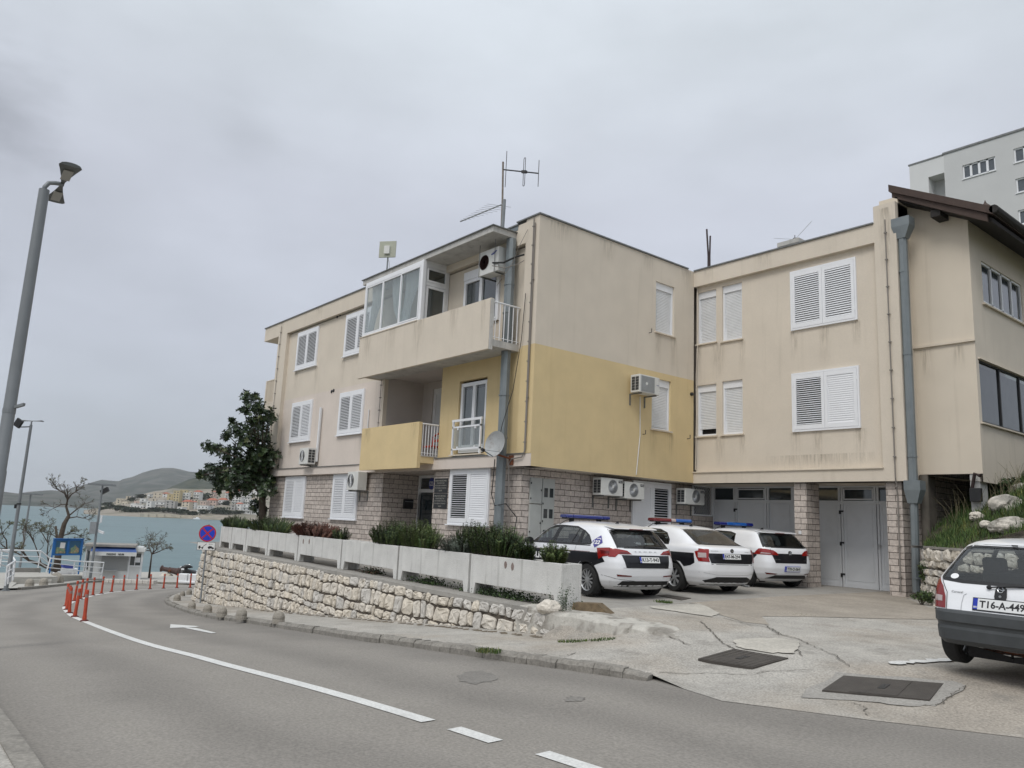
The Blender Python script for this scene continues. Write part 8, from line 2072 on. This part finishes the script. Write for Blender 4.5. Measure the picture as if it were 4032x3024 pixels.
c.spatch([(1.42, 1.08), (1.60, 1.20), (1.72, 1.06), (1.55, .955)], 'emergency_badge', mat('badge_violet', (.07, .06, .28), .4), .010, sides=(-1,), step=.05)
c.stext('122', 1.475, 1.665, 1.025, 1.10, M['whitepaint'], .018); c.strip([(1.54, 1.125), (1.57, 1.14), (1.62, 1.14), (1.65, 1.12)], .014, 's', 'phone_symbol', M['whitepaint'], .015)
c.stext('POLICIJA', -.86, .02, .60, .77, M['whitepaint'], bold=.05)
c.strip([(-.06, .97), (-.10, .82), (-.06, .50)], .007, 's', 'shut_line', M['trim']); c.strip([(.93, .98), (.9, .80), (.72, .42)], .007, 's', 'shut_line', M['trim']); c.strip([(-.95, .95), (-1.0, .75), (-.95, .4)], .007, 's', 'shut_line', M['trim'])
c.strip([(-.60, .60), (.60, .60)], .008, 'r', 'shut_line', M['steel'], .006); c.strip([(-.2, .34), (-.7, .39), (-.86, .45)], .006, 'r', 'shut_line', M['trim'])
handle(c, -.22, .80, M['cpaint']); handle(c, .66, .815, M['cpaint'])
c.wheels((1.32, -1.33), .315, .205, .775, 12, .215, 'thin', .365); c.inside([(-.25, -.36, .24, .80), (-.25, .36, .24, .80), (.72, 0, .6, .78)]); c.mirrors(-.75, 1.0, .86); wiper(c, .0, 1.0, .45, .985)
c.lightbar(.02, 1.53, .60, [(0, .16, M['barblue']), (.16, .84, M['barblue']), (.84, 1, M['barblue'])]); sharkfin(c, 1.15, 1.445)
# --- car 2: notchback saloon ---
tab = [(.17, 1.95, -2.0, .70, 6), (.24, 2.12, -2.15, .79, 6), (.36, 2.20, -2.22, .835, 6), (.50, 2.235, -2.24, .848, 6.5), (.64, 2.24, -2.23, .853, 6.5), (.78, 2.225, -2.18, .852, 6.5), (.88, 2.20, -1.98, .845, 6.5), (.95, 2.18, -1.50, .833, 6.5), (.995, 2.14, -1.15, .815, 6.5), (1.02, 2.02, -1.05, .795, 6.5), (1.05, 1.86, -.98, .78, 6.2), (1.10, 1.74, -.90, .762, 6), (1.20, 1.54, -.73, .72, 6), (1.30, 1.33, -.54, .672, 6), (1.36, 1.18, -.40, .635, 6), (1.40, 1.02, -.26, .59, 5.5), (1.43, .85, -.10, .52, 4.5), (1.45, .65, .05, .41, 4), (1.46, .5, .15, .26, 3.4), (1.464, .4, .2, .12, 3)]
c = Car('police_car', 'white police saloon with red and blue light bar in the middle', 'police car', (2.32, 2.55, upper(2.3, 2.2)), radians(-13), tab, group=GRP)
c._pend = []; c.axles = [(1.26, .31, .36), (-1.34, .31, .36)]
sidewin(c, [(-.86, .995), (-.42, 1.27), (-.2, 1.35), (.08, 1.36), (.0, 1.0)], 'front_side_window', M['cglass'])
sidewin(c, [(.09, 1.0), (.16, 1.36), (.55, 1.345), (.85, 1.27), (1.02, 1.12), (1.04, 1.01)], 'rear_side_window', M['cglass'])
rearwin(c, mirr([(.62, 1.04), (.52, 1.37)]), 'rear_window', M['cglassd'], .035); rearwin(c, mirr([(.66, 1.04), (.56, 1.36)]), 'windscreen', M['cglass'], .04, True)
c.body(M['cpaint']); finish_windows(c)
c.spatch([(.0, 1.0), (.09, 1.0), (.16, 1.36), (.08, 1.36)], 'pillar_trim', M['trim'], .006)
c.spatch([(-1.0, .53), (-.98, .85), (1.90, .865), (1.93, .66), (1.82, .60), (1.62, .56), (1.50, .66), (1.26, .69), (1.05, .65), (.9, .55), (.85, .52)], 'black_band', M['cblack'], .004)
c.rpatch(mirr([(.64, .875), (.57, .665)]), 'black_band', M['cblack'], .004)
taillight(c, [(.84, .97), (.84, .70), (.60, .69), (.62, .80), (.58, .96)], [(1.92, .90), (2.16, .97), (2.2, .95), (2.2, .70), (2.02, .70), (1.96, .80)], M['tailred'], extra=[('r', [(.80, .88), (.80, .78), (.66, .78), (.65, .88)], M['tailclear'])])
c.rpatch(mirr([(.42, .38), (.66, .30), (.62, .2)]), 'lower_valance', M['trim'], .006)
c.strip([(-.57, .645), (.57, .645)], .01, 'r', 'shut_line', M['trim']); c.strip([(-.82, .48), (-.4, .42), (.4, .42), (.82, .48)], .006, 'r', 'shut_line', M['steel'])
c.rtext('SKODA', -.56, -.36, .915, .935, M['steel']); c.rtext('RAPID', .38, .50, .91, .925, M['steel']); c.plate('E47-M-294', -.02, .755, .50, .112)
b = MB(); x_ = c.xat(0, .925)+.002; b.lathe([(.045, 0), (.043, .012), (0, .014)], (x_, .02, .935), (1, 0, 0), 18, 0); b.lathe([(.024, .0142), (0, .018)], (x_, .02, .935), (1, 0, 0), 14, 1); b.build('emblem', [M['trim'], M['chrome']], c.t, local=True)
c.strip([(.90, .99), (.86, .80), (.70, .42)], .007, 's', 'shut_line', M['trim']); handle(c, .62, .82, M['cpaint'])
c.wheels((1.26, -1.34), .31, .20, .735, 7, .205, 'spoke', .36); c.inside([(-.25, -.34, .24, .82), (-.25, .34, .24, .82), (.62, 0, .56, .82)], floor_x=(-1.6, 1.8), w=.62); c.mirrors(-.74, 1.0, .82)
c.lightbar(.05, 1.525, .58, [(0, .46, M['barred']), (.46, .58, M['tailclear']), (.58, 1, M['barlblue'])]); sharkfin(c, .82, 1.435, .24)
b = MB(); b.tube([(2.0, .45, .2), (2.24, .45, .19)], .025, 8); b.build('exhaust', M['steel'], c.t, local=True)
# --- car 3: compact hatch ---
tab = [(.17, 1.85, -1.90, .74, 6), (.24, 2.0, -2.04, .83, 6), (.36, 2.09, -2.11, .88, 6), (.50, 2.125, -2.125, .895, 6.5), (.64, 2.12, -2.12, .90, 6.5), (.76, 2.09, -2.07, .90, 6.5), (.84, 2.07, -1.92, .893, 6.5), (.92, 2.05, -1.50, .88, 6.5), (.98, 2.02, -1.10, .865, 6.5), (1.02, 1.98, -1.0, .845, 6.5), (1.10, 1.90, -.88, .81, 6.5), (1.20, 1.81, -.72, .77, 6.5), (1.30, 1.72, -.54, .725, 6.5), (1.36, 1.64, -.40, .685, 6.5), (1.39, 1.50, -.26, .64, 6), (1.415, 1.25, -.12, .58, 5), (1.435, 1.0, .02, .48, 4), (1.448, .75, .2, .32, 3.4), (1.452, .6, .3, .14, 3)]
c = Car('police_car', 'white police hatchback with blue light bar in front of the garages', 'police car', (1.83, 5.86, upper(1.8, 5.6)), radians(-13), tab, group=GRP)
c._pend = []; c.axles = [(1.35, .315, .365), (-1.28, .315, .365)]
sidewin(c, [(-.86, .985), (-.42, 1.27), (-.18, 1.355), (.10, 1.365), (.02, .99)], 'front_side_window', M['cglass'])
sidewin(c, [(.12, .99), (.18, 1.365), (.72, 1.35), (.94, 1.30), (.98, 1.08), (.92, 1.0)], 'rear_side_window', M['cglass'])
rearwin(c, mirr([(.74, .99), (.62, 1.34)]), 'rear_window', M['cglassd'], .035); rearwin(c, mirr([(.70, 1.03), (.60, 1.35)]), 'windscreen', M['cglass'], .04, True)
c.body(M['cpaint']); finish_windows(c)
c.spatch([(.02, .99), (.12, .99), (.18, 1.365), (.1, 1.365)], 'pillar_trim', M['trim'], .006)
c.spatch([(-1.0, .53), (-.98, .84), (1.72, .855), (1.8, .80), (1.6, .60), (1.5, .68), (1.35, .70), (1.12, .66), (.97, .56), (.9, .52)], 'black_band', M['cblack'], .004)
c.rpatch(mirr([(.60, .855), (.52, .625)]), 'black_band', M['cblack'], .004)
taillight(c, [(.86, .97), (.86, .82), (.40, .815), (.42, .87), (.52, .93), (.72, .965)], [(1.70, .82), (1.82, .96), (2.0, .98), (2.02, .82)], M['tailred'], extra=[('r', [(.84, .875), (.84, .845), (.62, .84), (.62, .86)], M['tailclear'])])
c.strip([(-.605, .97), (-.60, .815)], .008, 'r', 'shut_line', M['trim'], .012)
c.rpatch(mirr([(.50, .33), (.68, .24)]), 'lower_valance', M['trim'], .006)
for sd in (-1, 1): c.rpatch([(sd*.74, .39), (sd*.44, .365), (sd*.50, .345), (sd*.70, .345)], 'reflector', M['tailred2'], .008)
c.rtext('GOLF', -.54, -.36, .70, .728, M['chrome']); c.rtext('TDI', .42, .50, .685, .705, M['chrome']); c.plate('T70-O-064', .02, .43, .50, .112, bih=2)
b = MB(); x_ = c.xat(0, .87)+.002; b.lathe([(.062, 0), (.06, .012), (.052, .014), (.052, .004)], (x_, .0, .87), (1, 0, 0), 22, 0); b.lathe([(.052, .006), (0, .007)], (x_, .0, .87), (1, 0, 0), 18, 1)
for (a, d) in (((-.018, .045), (0, .005)), ((.018, .045), (0, .005)), ((-.045, .01), (-.02, -.042)), ((-.02, -.042), (0, .0)), ((0, 0), (.02, -.042)), ((.02, -.042), (.045, .01))): b.tube([(x_+.012, a[0], .87+a[1]), (x_+.012, d[0], .87+d[1])], .005, 4, 0)
b.build('emblem', [M['chrome'], M['trim']], c.t, local=True)
b = MB(); b.hexa([(1.48, -.62, 1.375), (1.74, -.58, 1.345), (1.74, .58, 1.345), (1.48, .62, 1.375), (1.48, -.62, 1.40), (1.74, -.58, 1.365), (1.74, .58, 1.365), (1.48, .62, 1.40)]); b.build('roof_spoiler', M['cpaint'], c.t, local=True, bevel=.012)
b = MB(); b.box(1.725, -.15, 1.343, 1.75, .15, 1.36); b.build('brake_light', M['tailred2'], c.t, local=True)
c.wheels((1.35, -1.28), .315, .205, .775, 5, .21, 'spoke', .365); c.inside([(-.25, -.36, .24, .80), (-.25, .36, .24, .80), (.68, 0, .6, .78)]); c.mirrors(-.74, 1.0, .86)
c.lightbar(.05, 1.51, .60, [(0, .22, M['barblue']), (.22, .42, M['barlblue']), (.42, .62, M['barlblue']), (.62, .8, M['barlblue']), (.8, 1, M['barblue'])], .085); sharkfin(c, 1.1, 1.43)
# --- small old hatchback at the right edge ---
tab = [(.22, 1.55, -1.60, .62, 5), (.27, 1.74, -1.74, .70, 5), (.36, 1.82, -1.82, .745, 5), (.50, 1.855, -1.855, .77, 5.2), (.58, 1.86, -1.86, .775, 7), (.62, 1.835, -1.84, .775, 9), (.72, 1.80, -1.76, .785, 9.5), (.82, 1.77, -1.55, .78, 9.5), (.90, 1.735, -1.15, .768, 9), (.95, 1.705, -.92, .755, 8.5), (1.05, 1.63, -.78, .722, 7), (1.15, 1.55, -.62, .692, 5.4), (1.25, 1.455, -.44, .645, 5.4), (1.32, 1.36, -.28, .605, 5.2), (1.36, 1.25, -.15, .565, 4.8), (1.39, 1.08, 0, .50, 4.2), (1.41, .88, .1, .40, 3.8), (1.425, .6, .22, .26, 3.2), (1.43, .5, .3, .12, 3)]
c = Car('hatchback_car', 'small old white hatchback with faded grey bumper cut off at the right edge', 'car', (11.68, -1.55, -1.345), radians(-94), tab)
c._pend = []; c.axles = [(1.28, .275, .325), (-1.16, .275, .325)]
sidewin(c, [(-.74, .945), (-.3, 1.22), (-.1, 1.31), (.28, 1.32), (.22, .95)], 'front_side_window', M['cglassc'])
sidewin(c, [(.30, .95), (.36, 1.32), (.95, 1.29), (1.18, 1.12), (1.25, .98), (1.2, .955)], 'rear_side_window', M['cglassc'])
rearwin(c, mirr([(.40, .905), (.62, .925), (.655, .97), (.53, 1.30), (.42, 1.335)]), 'rear_window', M['cglassc'], .035); rearwin(c, mirr([(.64, .98), (.52, 1.32)]), 'windscreen', M['cglassc'], .035, True)
c.body(M['cpaint']); finish_windows(c)
c.rpatch(mirr([(.76, .585), (.72, .42), (.60, .26)]), 'rear_bumper', M['bumper'], .022, step=.08); c.spatch([(1.55, .61), (1.80, .60), (1.82, .42), (1.72, .27), (1.62, .27), (1.60, .4)], 'rear_bumper', M['bumper'], .02)
b = MB(); 
n = 60; pts = []
for k in range(n+1):
    y = lerp(-.772, .772, k/n); pts.append(Vector((c.xat(y, .55)+.0, y, .55)))
secs = []
for p in pts:
    cx, a_, w_, nn = c.P(.55); nr = Vector(((max(0, (p.x-cx)/a_))**(nn-1)/a_, (abs(p.y)/w_)**(nn-1)/w_*(1 if p.y > 0 else -1), 0)).normalized()
    secs.append([p+nr*o+Vector((0, 0, z)) for o, z in ((-.03, .075), (.028, .068), (.045, .04), (.045, -.05), (.028, -.07), (.022, -.10), (.03, -.13), (.02, -.24), (-.03, -.29))])
for s1, s2 in zip(secs, secs[1:]):
    for j in range(8): b.face([s1[j], s2[j], s2[j+1], s1[j+1]])
b.build('bumper_skin', M['bumper'], c.t, smooth=True, local=True, auto=40)
taillight(c, [(.80, .95), (.80, .63), (.55, .63), (.56, .75), (.60, .86), (.66, .93), (.72, .955)], [(1.44, .64), (1.46, .78), (1.53, .90), (1.60, .945), (1.72, .93), (1.80, .64)], M['tailmid'], extra=[('r', [(.69, .765), (.69, .70), (.59, .70), (.595, .76)], M['tailclear'])])
c.rpatch(mirr([(.33, .79), (.37, .74), (.38, .60)]), 'plate_recess', M['cpaint'], .003)
c.strip([(-.54, .62), (-.55, .80), (-.65, .96)], .007, 'r', 'shut_line', M['trim']); c.strip([(.54, .62), (.55, .80), (.65, .96)], .007, 'r', 'shut_line', M['trim']); c.strip([(-.34, .80), (-.37, .78), (-.385, .70), (-.385, .62)], .005, 'r', 'shut_line', M['steel'])
c.plate('T16-A-449', 0, .645, .52, .118)
c.rtext('Caraval', -.50, -.38, .80, .822, M['trim'], bold=.0)
b = MB(); f = lambda y, z, o: Vector((c.xat(y, z)+o, y, z)); pl_ = [(-.052, .77), (.052, .77), (.058, .80), (.052, .875), (.03, .90), (-.03, .90), (-.052, .875), (-.058, .80)]
b.v += [f(y, z, .003) for y, z in pl_]+[f(y, z, .022) for y, z in pl_]; b.f.append(list(range(8, 16))); b.m.append(0)
for k in range(8): b.f.append([k, (k+1) % 8, 8+(k+1) % 8, 8+k]); b.m.append(0)
bd_ = b.build('badge_holder', M['trim'], c.t, local=True)
b = MB(); b.tube([f(cos(a*pi/9)*.028, .868+sin(a*pi/9)*.028, .026) for a in range(18)], .004, 5, close=True); b.tube([f(-.042, .866, .028), f(.0, .874, .028), f(-.0, .862, .028), f(.042, .870, .028)], .004, 4); b.build('emblem', M['chrome'], bd_, local=True)
b = MB(); b.lathe([(.014, 0), (.012, .006), (0, .007)], f(0, .80, .022), (1, 0, 0), 12); b.build('lock', M['steel'], bd_, local=True)
wiper(c, -.12, .885, .42, .93)
b = MB(); b.prism([(cos(a*pi/10)*.045, sin(a*pi/10)*.028) for a in range(20)], lambda u, v: f(-.50+u, .975+v, .006), lambda u, v: f(-.50+u, .975+v, .008)); b.build('sticker', M['whitepaint'], c.t, local=True)
b = MB(); b.lathe([(.03, -.01), (.025, .0), (.008, .035), (.006, .04)], (1.06, .10, 1.395), (0, 0, 1), 10); b.tube([(1.06, .10, 1.43), (1.3, .10, 1.72)], .004, 5); b.build('antenna', M['trim'], c.t, local=True)
b = MB(); b.box(1.36, -.03, 1.325, 1.38, .03, 1.34); b.build('washer_jet', M['trim'], c.t, local=True)
c.wheels((1.28, -1.16), .275, .165, .675, 8, .175, 'spoke', .325); c.inside([(-.15, -.32, .22, .80), (-.15, .32, .22, .80), (.62, 0, .52, .80)], floor_x=(-1.4, 1.5), w=.55)
b = MB(); b.tube([(1.5, .25, .2), (1.8, .25, .22)], .02, 8); b.obox((1.35, 0, .25), (1, 0, 0), (0, 1, 0), (0, 0, 1), .2, .3, .06); b.build('exhaust', M['rust'], c.t, local=True)
# ---------------- far shore: hills, town ----------------
def hmat(name, c1, c2, sc, c3=None):
    return mat(name, c1, .95, var=.12, vs=sc*3, col2=c2, c2s=sc, c2lo=.42, c2hi=.62)
M['hill'] = hmat('hill_scrub', (.036, .046, .036), (.085, .087, .076), .012); M['hilld'] = hmat('hill_dark_scrub', (.018, .03, .015), (.05, .056, .035), .03); M['shore'] = hmat('shore_rock', (.26, .23, .19), (.16, .15, .11), .03)
def ridge(name, label, prof, D0, D1, D2, m, nz, nscale, step=6, z0=SEA-1, shape=1.0, nv=26):
    """prof: (px, py of the skyline); surface rises from D0 to the skyline at D1 and falls to D2"""
    b = MB(); x0, x1 = prof[0][0], prof[-1][0]; n = int((x1-x0)/step); rows = []
    for i in range(n+1):
        px_ = lerp(x0, x1, i/n); py_ = plin(prof, px_); d = pray(px_, py_); h = hypot(d.x, d.y); zt = d.z/h*D1
        e = Vector((d.x/h, d.y/h, 0)); row = []
        for j in range(nv+1):
            v = j/nv; D = lerp(D0, D1, v/.7) if v < .7 else lerp(D1, D2, (v-.7)/.3); s = (v/.7)**shape if v < .7 else 1-(v-.7)/.3
            P = EYE+e*D; q_ = P*nscale; k = noise.fractal(Vector((q_.x, q_.y, 3)), 1.0, 2.0, 5)*nz*min(1, 4*s*(1-s)+.12)
            row.append(Vector((P.x, P.y, z0+(zt-z0)*s+k)))
        rows.append(row)
    i0 = 0; b.v = [p for r in rows for p in r]
    for i in range(n):
        for j in range(nv): a = i*(nv+1)+j; b.f.append([a, a+nv+1, a+nv+2, a+1]); b.m.append(0)
    return struct(b, name, m, label, smooth=True)
ridge('far_hills', 'low hazy hills across the bay at the far left', [(-900, 1925), (-300, 1900), (0, 1932), (70, 1942), (110, 1936), (200, 1929), (300, 1935), (420, 1955), (560, 1985)], 1720, 2500, 3300, M['hill'], 10, .004, 10)
ridge('mountain', 'hazy grey mountain behind the town', [(120, 1975), (200, 1945), (270, 1925), (335, 1908), (372, 1896), (400, 1888), (440, 1892), (470, 1894), (482, 1886), (520, 1877), (560, 1860), (600, 1848), (640, 1841), (680, 1840), (705, 1845), (745, 1855), (790, 1858), (860, 1850), (960, 1835), (1080, 1830), (1300, 1860), (1700, 1900)], 2300, 3600, 4600, M['hill'], 26, .0022, 8, shape=1.1)
ridge('near_hill', 'dark green hill above the town', [(560, 1985), (620, 1945), (680, 1915), (740, 1890), (800, 1872), (870, 1850), (960, 1838), (1080, 1830), (1400, 1820), (1800, 1850)], 1120, 1650, 2400, M['hilld'], 12, .006, 6, z0=SEA+14)
TP = [(330, 2012), (380, 2001), (430, 1982), (480, 1965), (540, 1952), (600, 1935), (680, 1922), (760, 1925), (840, 1925), (920, 1930), (1100, 1930), (1500, 1930)]
ridge('town_slope', 'built up slope of the town above the shore', TP, 830, 1150, 1300, M['shore'], 2.5, .02, 5, z0=SEA-.6, shape=.9)
def town(px_, py_):
    """point on the town slope seen at a pixel"""
    pt = plin(TP, px_); d0 = pray(px_, pt); zt = d0.z/hypot(d0.x, d0.y)*1150; d = pray(px_, py_); h = hypot(d.x, d.y); lo = None
    for k in range(200):
        D = lerp(832, 1150, k/200); s = (D-830)/320; z = SEA-.6+(zt-SEA+.6)*s**.9
        if d.z/h*D < z: return EYE+d*(D/h)
    return EYE+d*(1150/h)
T6 = lambda x, y: (400+x/3.16, 1850+y/3.16)
WC = {'white': (.66, .66, .64), 'cream': (.56, .50, .40), 'grey': (.40, .39, .37), 'ochre': (.50, .42, .25), 'pink': (.55, .43, .37)}
for k, v in WC.items(): M['w_'+k] = mat('town_'+k, v, .9, var=.05, vs=.3)
M['w_tile'] = mat('town_red_tile', (.36, .12, .075), .9, var=.15, vs=.8); M['w_win'] = mat('town_window', (.05, .055, .06), .3)
HS = {'in the waterfront row': [(350, 430, 425, 468, 'white', 0), (395, 520, 440, 480, 'white', 0), (545, 612, 395, 490, 'white', 0), (655, 775, 400, 470, 'white', 2), (785, 905, 395, 480, 'grey', 0), (930, 1010, 470, 500, 'white', 0), (975, 1095, 400, 490, 'cream', 1), (1110, 1160, 405, 490, 'white', 1), (1175, 1330, 450, 525, 'white', 0), (1345, 1420, 480, 525, 'grey', 0), (1600, 1660, 440, 500, 'grey', 0), (1665, 1735, 425, 500, 'white', 1), (1745, 1850, 430, 545, 'white', 0), (1850, 1960, 400, 555, 'white', 0)],
 'in the middle row': [(175, 240, 380, 420, 'cream', 0), (240, 330, 400, 440, 'cream', 0), (400, 470, 395, 430, 'pink', 0), (470, 545, 365, 430, 'white', 0), (615, 745, 370, 450, 'cream', 0), (750, 850, 385, 420, 'white', 0), (1110, 1195, 375, 420, 'cream', 0), (1215, 1300, 400, 460, 'pink', 0), (1300, 1420, 380, 455, 'pink', 1), (1440, 1545, 375, 450, 'white', 1), (1610, 1740, 350, 430, 'white', 0), (1740, 1860, 370, 430, 'white', 0), (1850, 1950, 360, 400, 'cream', 0)],
 'in the upper row': [(180, 300, 365, 390, 'cream', 0), (300, 360, 335, 375, 'cream', 0), (360, 430, 330, 370, 'grey', 0), (570, 640, 310, 355, 'white', 0), (640, 745, 285, 355, 'cream', 0), (750, 810, 300, 350, 'white', 1), (810, 880, 305, 380, 'ochre', 0), (880, 960, 265, 390, 'ochre', 0), (960, 1050, 255, 385, 'ochre', 0), (1000, 1080, 290, 390, 'white', 0), (1050, 1130, 270, 360, 'cream', 0), (1130, 1215, 275, 380, 'white', 1), (1360, 1400, 275, 330, 'pink', 1), (1530, 1620, 290, 370, 'white', 1), (1640, 1730, 265, 360, 'white', 1), (1735, 1850, 270, 370, 'white', 0), (1880, 1930, 240, 330, 'white', 1)]}
ORD = ['first', 'second', 'third', 'fourth', 'fifth', 'sixth', 'seventh', 'eighth', 'ninth', 'tenth', 'eleventh', 'twelfth', 'thirteenth', 'fourteenth', 'fifteenth', 'sixteenth', 'seventeenth', 'eighteenth']
random.seed(3)
for row, lst in HS.items():
    for i, (x0, x1, yt, yb, colr, rf) in enumerate(lst):
        P = town(*T6((x0+x1)/2, yb)); D = hd(P); dz = P.z
        W_ = (x1-x0)/3.16/FPX*D*.88; H_ = (yb-yt)/3.16/FPX*D*.88+.5; a = YAW+random.uniform(-.35, .2); dp = min(14, max(7, W_*.8))
        fl = max(1, round(H_/2.9)); names = ['one', 'two', 'three', 'four', 'five', 'six', 'seven', 'eight', 'nine']
        t = thing('town_house', f"distant {colr} {names[min(8, fl-1)]} storey house with {('flat roof', 'red tiled roof', 'dark gable')[rf]}, {ORD[i]} from left {row}", 'house', P, a, 'houses of the town across the bay'); ORG[t.name] = Vector((0, 0, 0))
        b = MB(); b.box(-W_/2, 0, -6, W_/2, dp, H_); 
        b.build('wall', M['w_'+colr], t, local=True)
        b = MB(); o = .5
        if rf == 0: b.box(-W_/2-.2, -.2, H_, W_/2+.2, dp+.2, H_+.35); mm = M['w_'+colr]
        else:
            r = W_*.16+.6; b.hexa([(-W_/2-o, -o, H_), (W_/2+o, -o, H_), (W_/2+o, dp+o, H_), (-W_/2-o, dp+o, H_), (-W_/2*.55, dp*.45, H_+r), (W_/2*.55, dp*.45, H_+r), (W_/2*.55, dp*.55, H_+r), (-W_/2*.55, dp*.55, H_+r)]); mm = M['w_tile'] if rf == 1 else M['concrete_dark']
        b.build('roof', mm, t, local=True)
        wd = MB(); wd.box(-.7, -.06, 0, .7, .02, 1.4); wo = None; nc = max(1, int(W_/3.4))
        for f in range(fl):
            z = f*H_/fl+.7
            for c_ in range(nc):
                x = lerp(-W_/2, W_/2, (c_+.5)/nc)
                if wo is None: wo = wd.build('window', M['w_win'], t, local=True)
                else: wo = wo.copy(); COL.objects.link(wo); wo.parent = t
                wo.location = (x, 0, z)
            if colr == 'white' and f > 0 and W_ > 6: b = MB(); z = f*H_/fl; b.box(-W_/2, -1.2, z-.1, W_/2, 0, z+.05); b.box(-W_/2, -1.2, z+.05, W_/2, -1.1, z+.8); b.build('balcony', M['w_white'], t, local=True)
b = MB()
def clumps(lst, n, s0):
    for (x, y, rx, ry) in lst:
        P = town(*T6(x, y)); sc = hd(P)/FPX/3.16*.9
        for _ in range(n):
            c = P+CR*random.gauss(0, rx*.5*sc)+Vector((0, 0, random.uniform(0, ry*sc)))-Vector((CF.x, CF.y, 0))*random.uniform(1, 9); s = random.uniform(.6, 1.5)*s0
            u = Vector((random.gauss(0, 1), random.gauss(0, 1), random.gauss(0, 1))).normalized(); v = u.orthogonal().normalized(); b.face([c-u*s, c+v*s, c+u*s, c-v*s], random.choice((0, 0, 1)))
clumps([(60, 500, 50, 30), (140, 480, 60, 40), (250, 500, 70, 50), (350, 520, 70, 50), (430, 525, 60, 50), (560, 520, 60, 30), (690, 515, 90, 45), (850, 520, 90, 40), (960, 530, 80, 40), (1040, 540, 70, 40), (1150, 560, 60, 40), (1290, 540, 50, 40), (1500, 540, 110, 70), (1570, 450, 40, 60), (1300, 370, 100, 80), (510, 350, 50, 40), (700, 340, 25, 40), (400, 390, 40, 40), (960, 450, 40, 30), (1110, 370, 30, 25), (1440, 540, 60, 50), (1700, 540, 60, 30), (100, 440, 60, 30), (1560, 545, 90, 40)], 260, .8)
o = b.build('town_trees', [M['hilld'], M['leafd']], None); tag(o, 'dark trees and bushes massed between the houses of the town', 'trees', None, 'stuff')
b = MB()
for x in range(480, 1580, 50):
    A, B_ = town(*T6(x, 588)), town(*T6(x+50, 589)); A.z = B_.z = SEA; f_ = Vector((CF.x, CF.y, 0)).normalized(); h = Vector((0, 0, 3.4)); b.hexa([A-f_*1, B_-f_*1, B_+f_*2, A+f_*2, A-f_+h, B_-f_+h, B_+f_*2+h, A+f_*2+h])
o = b.build('sea_wall', M['w_cream'], None); tag(o, 'long pale sea wall below the town across the bay', 'sea wall')
P = town(*T6(1245, 600)); P.z = SEA; b = MB(); u_ = Vector((CR.x, CR.y, 0)).normalized(); v_ = Vector((0, 0, 1)); w_ = u_.cross(v_); P -= w_*0-Vector((CF.x, CF.y, 0)).normalized()*-12
b.prism([(-3.5, 1), (-2.6, -.2), (3, -.2), (3.4, 1)], lambda u, v: P+u_*u+v_*v-w_, lambda u, v: P+u_*u+v_*v+w_); b.prism([(-1, 1), (1.6, 1), (1.2, 2), (-.4, 2)], lambda u, v: P+u_*u+v_*v-w_*.7, lambda u, v: P+u_*u+v_*v+w_*.7)
o = b.build('motorboat', M['white'], None); tag(o, 'tiny white motorboat moored below the town', 'boat')
# ---------------- air ----------------
def haze(density):
    m = bpy.data.materials.new('haze'); m.use_nodes = True; nt = m.node_tree; nt.nodes.clear(); o = nt.nodes.new('ShaderNodeOutputMaterial'); v = nt.nodes.new('ShaderNodeVolumePrincipled')
    v.inputs['Color'].default_value = (.93, .96, 1, 1); v.inputs['Density'].default_value = density; nt.links.new(v.outputs[0], o.inputs['Volume'])
    b = MB(); b.box(-12500, -9300, -20, 4300, 9300, 300); ob = b.build('haze', m, None); tag(ob, 'thin grey haze over the bay', 'haze', None, 'stuff')
haze(8.5e-5)
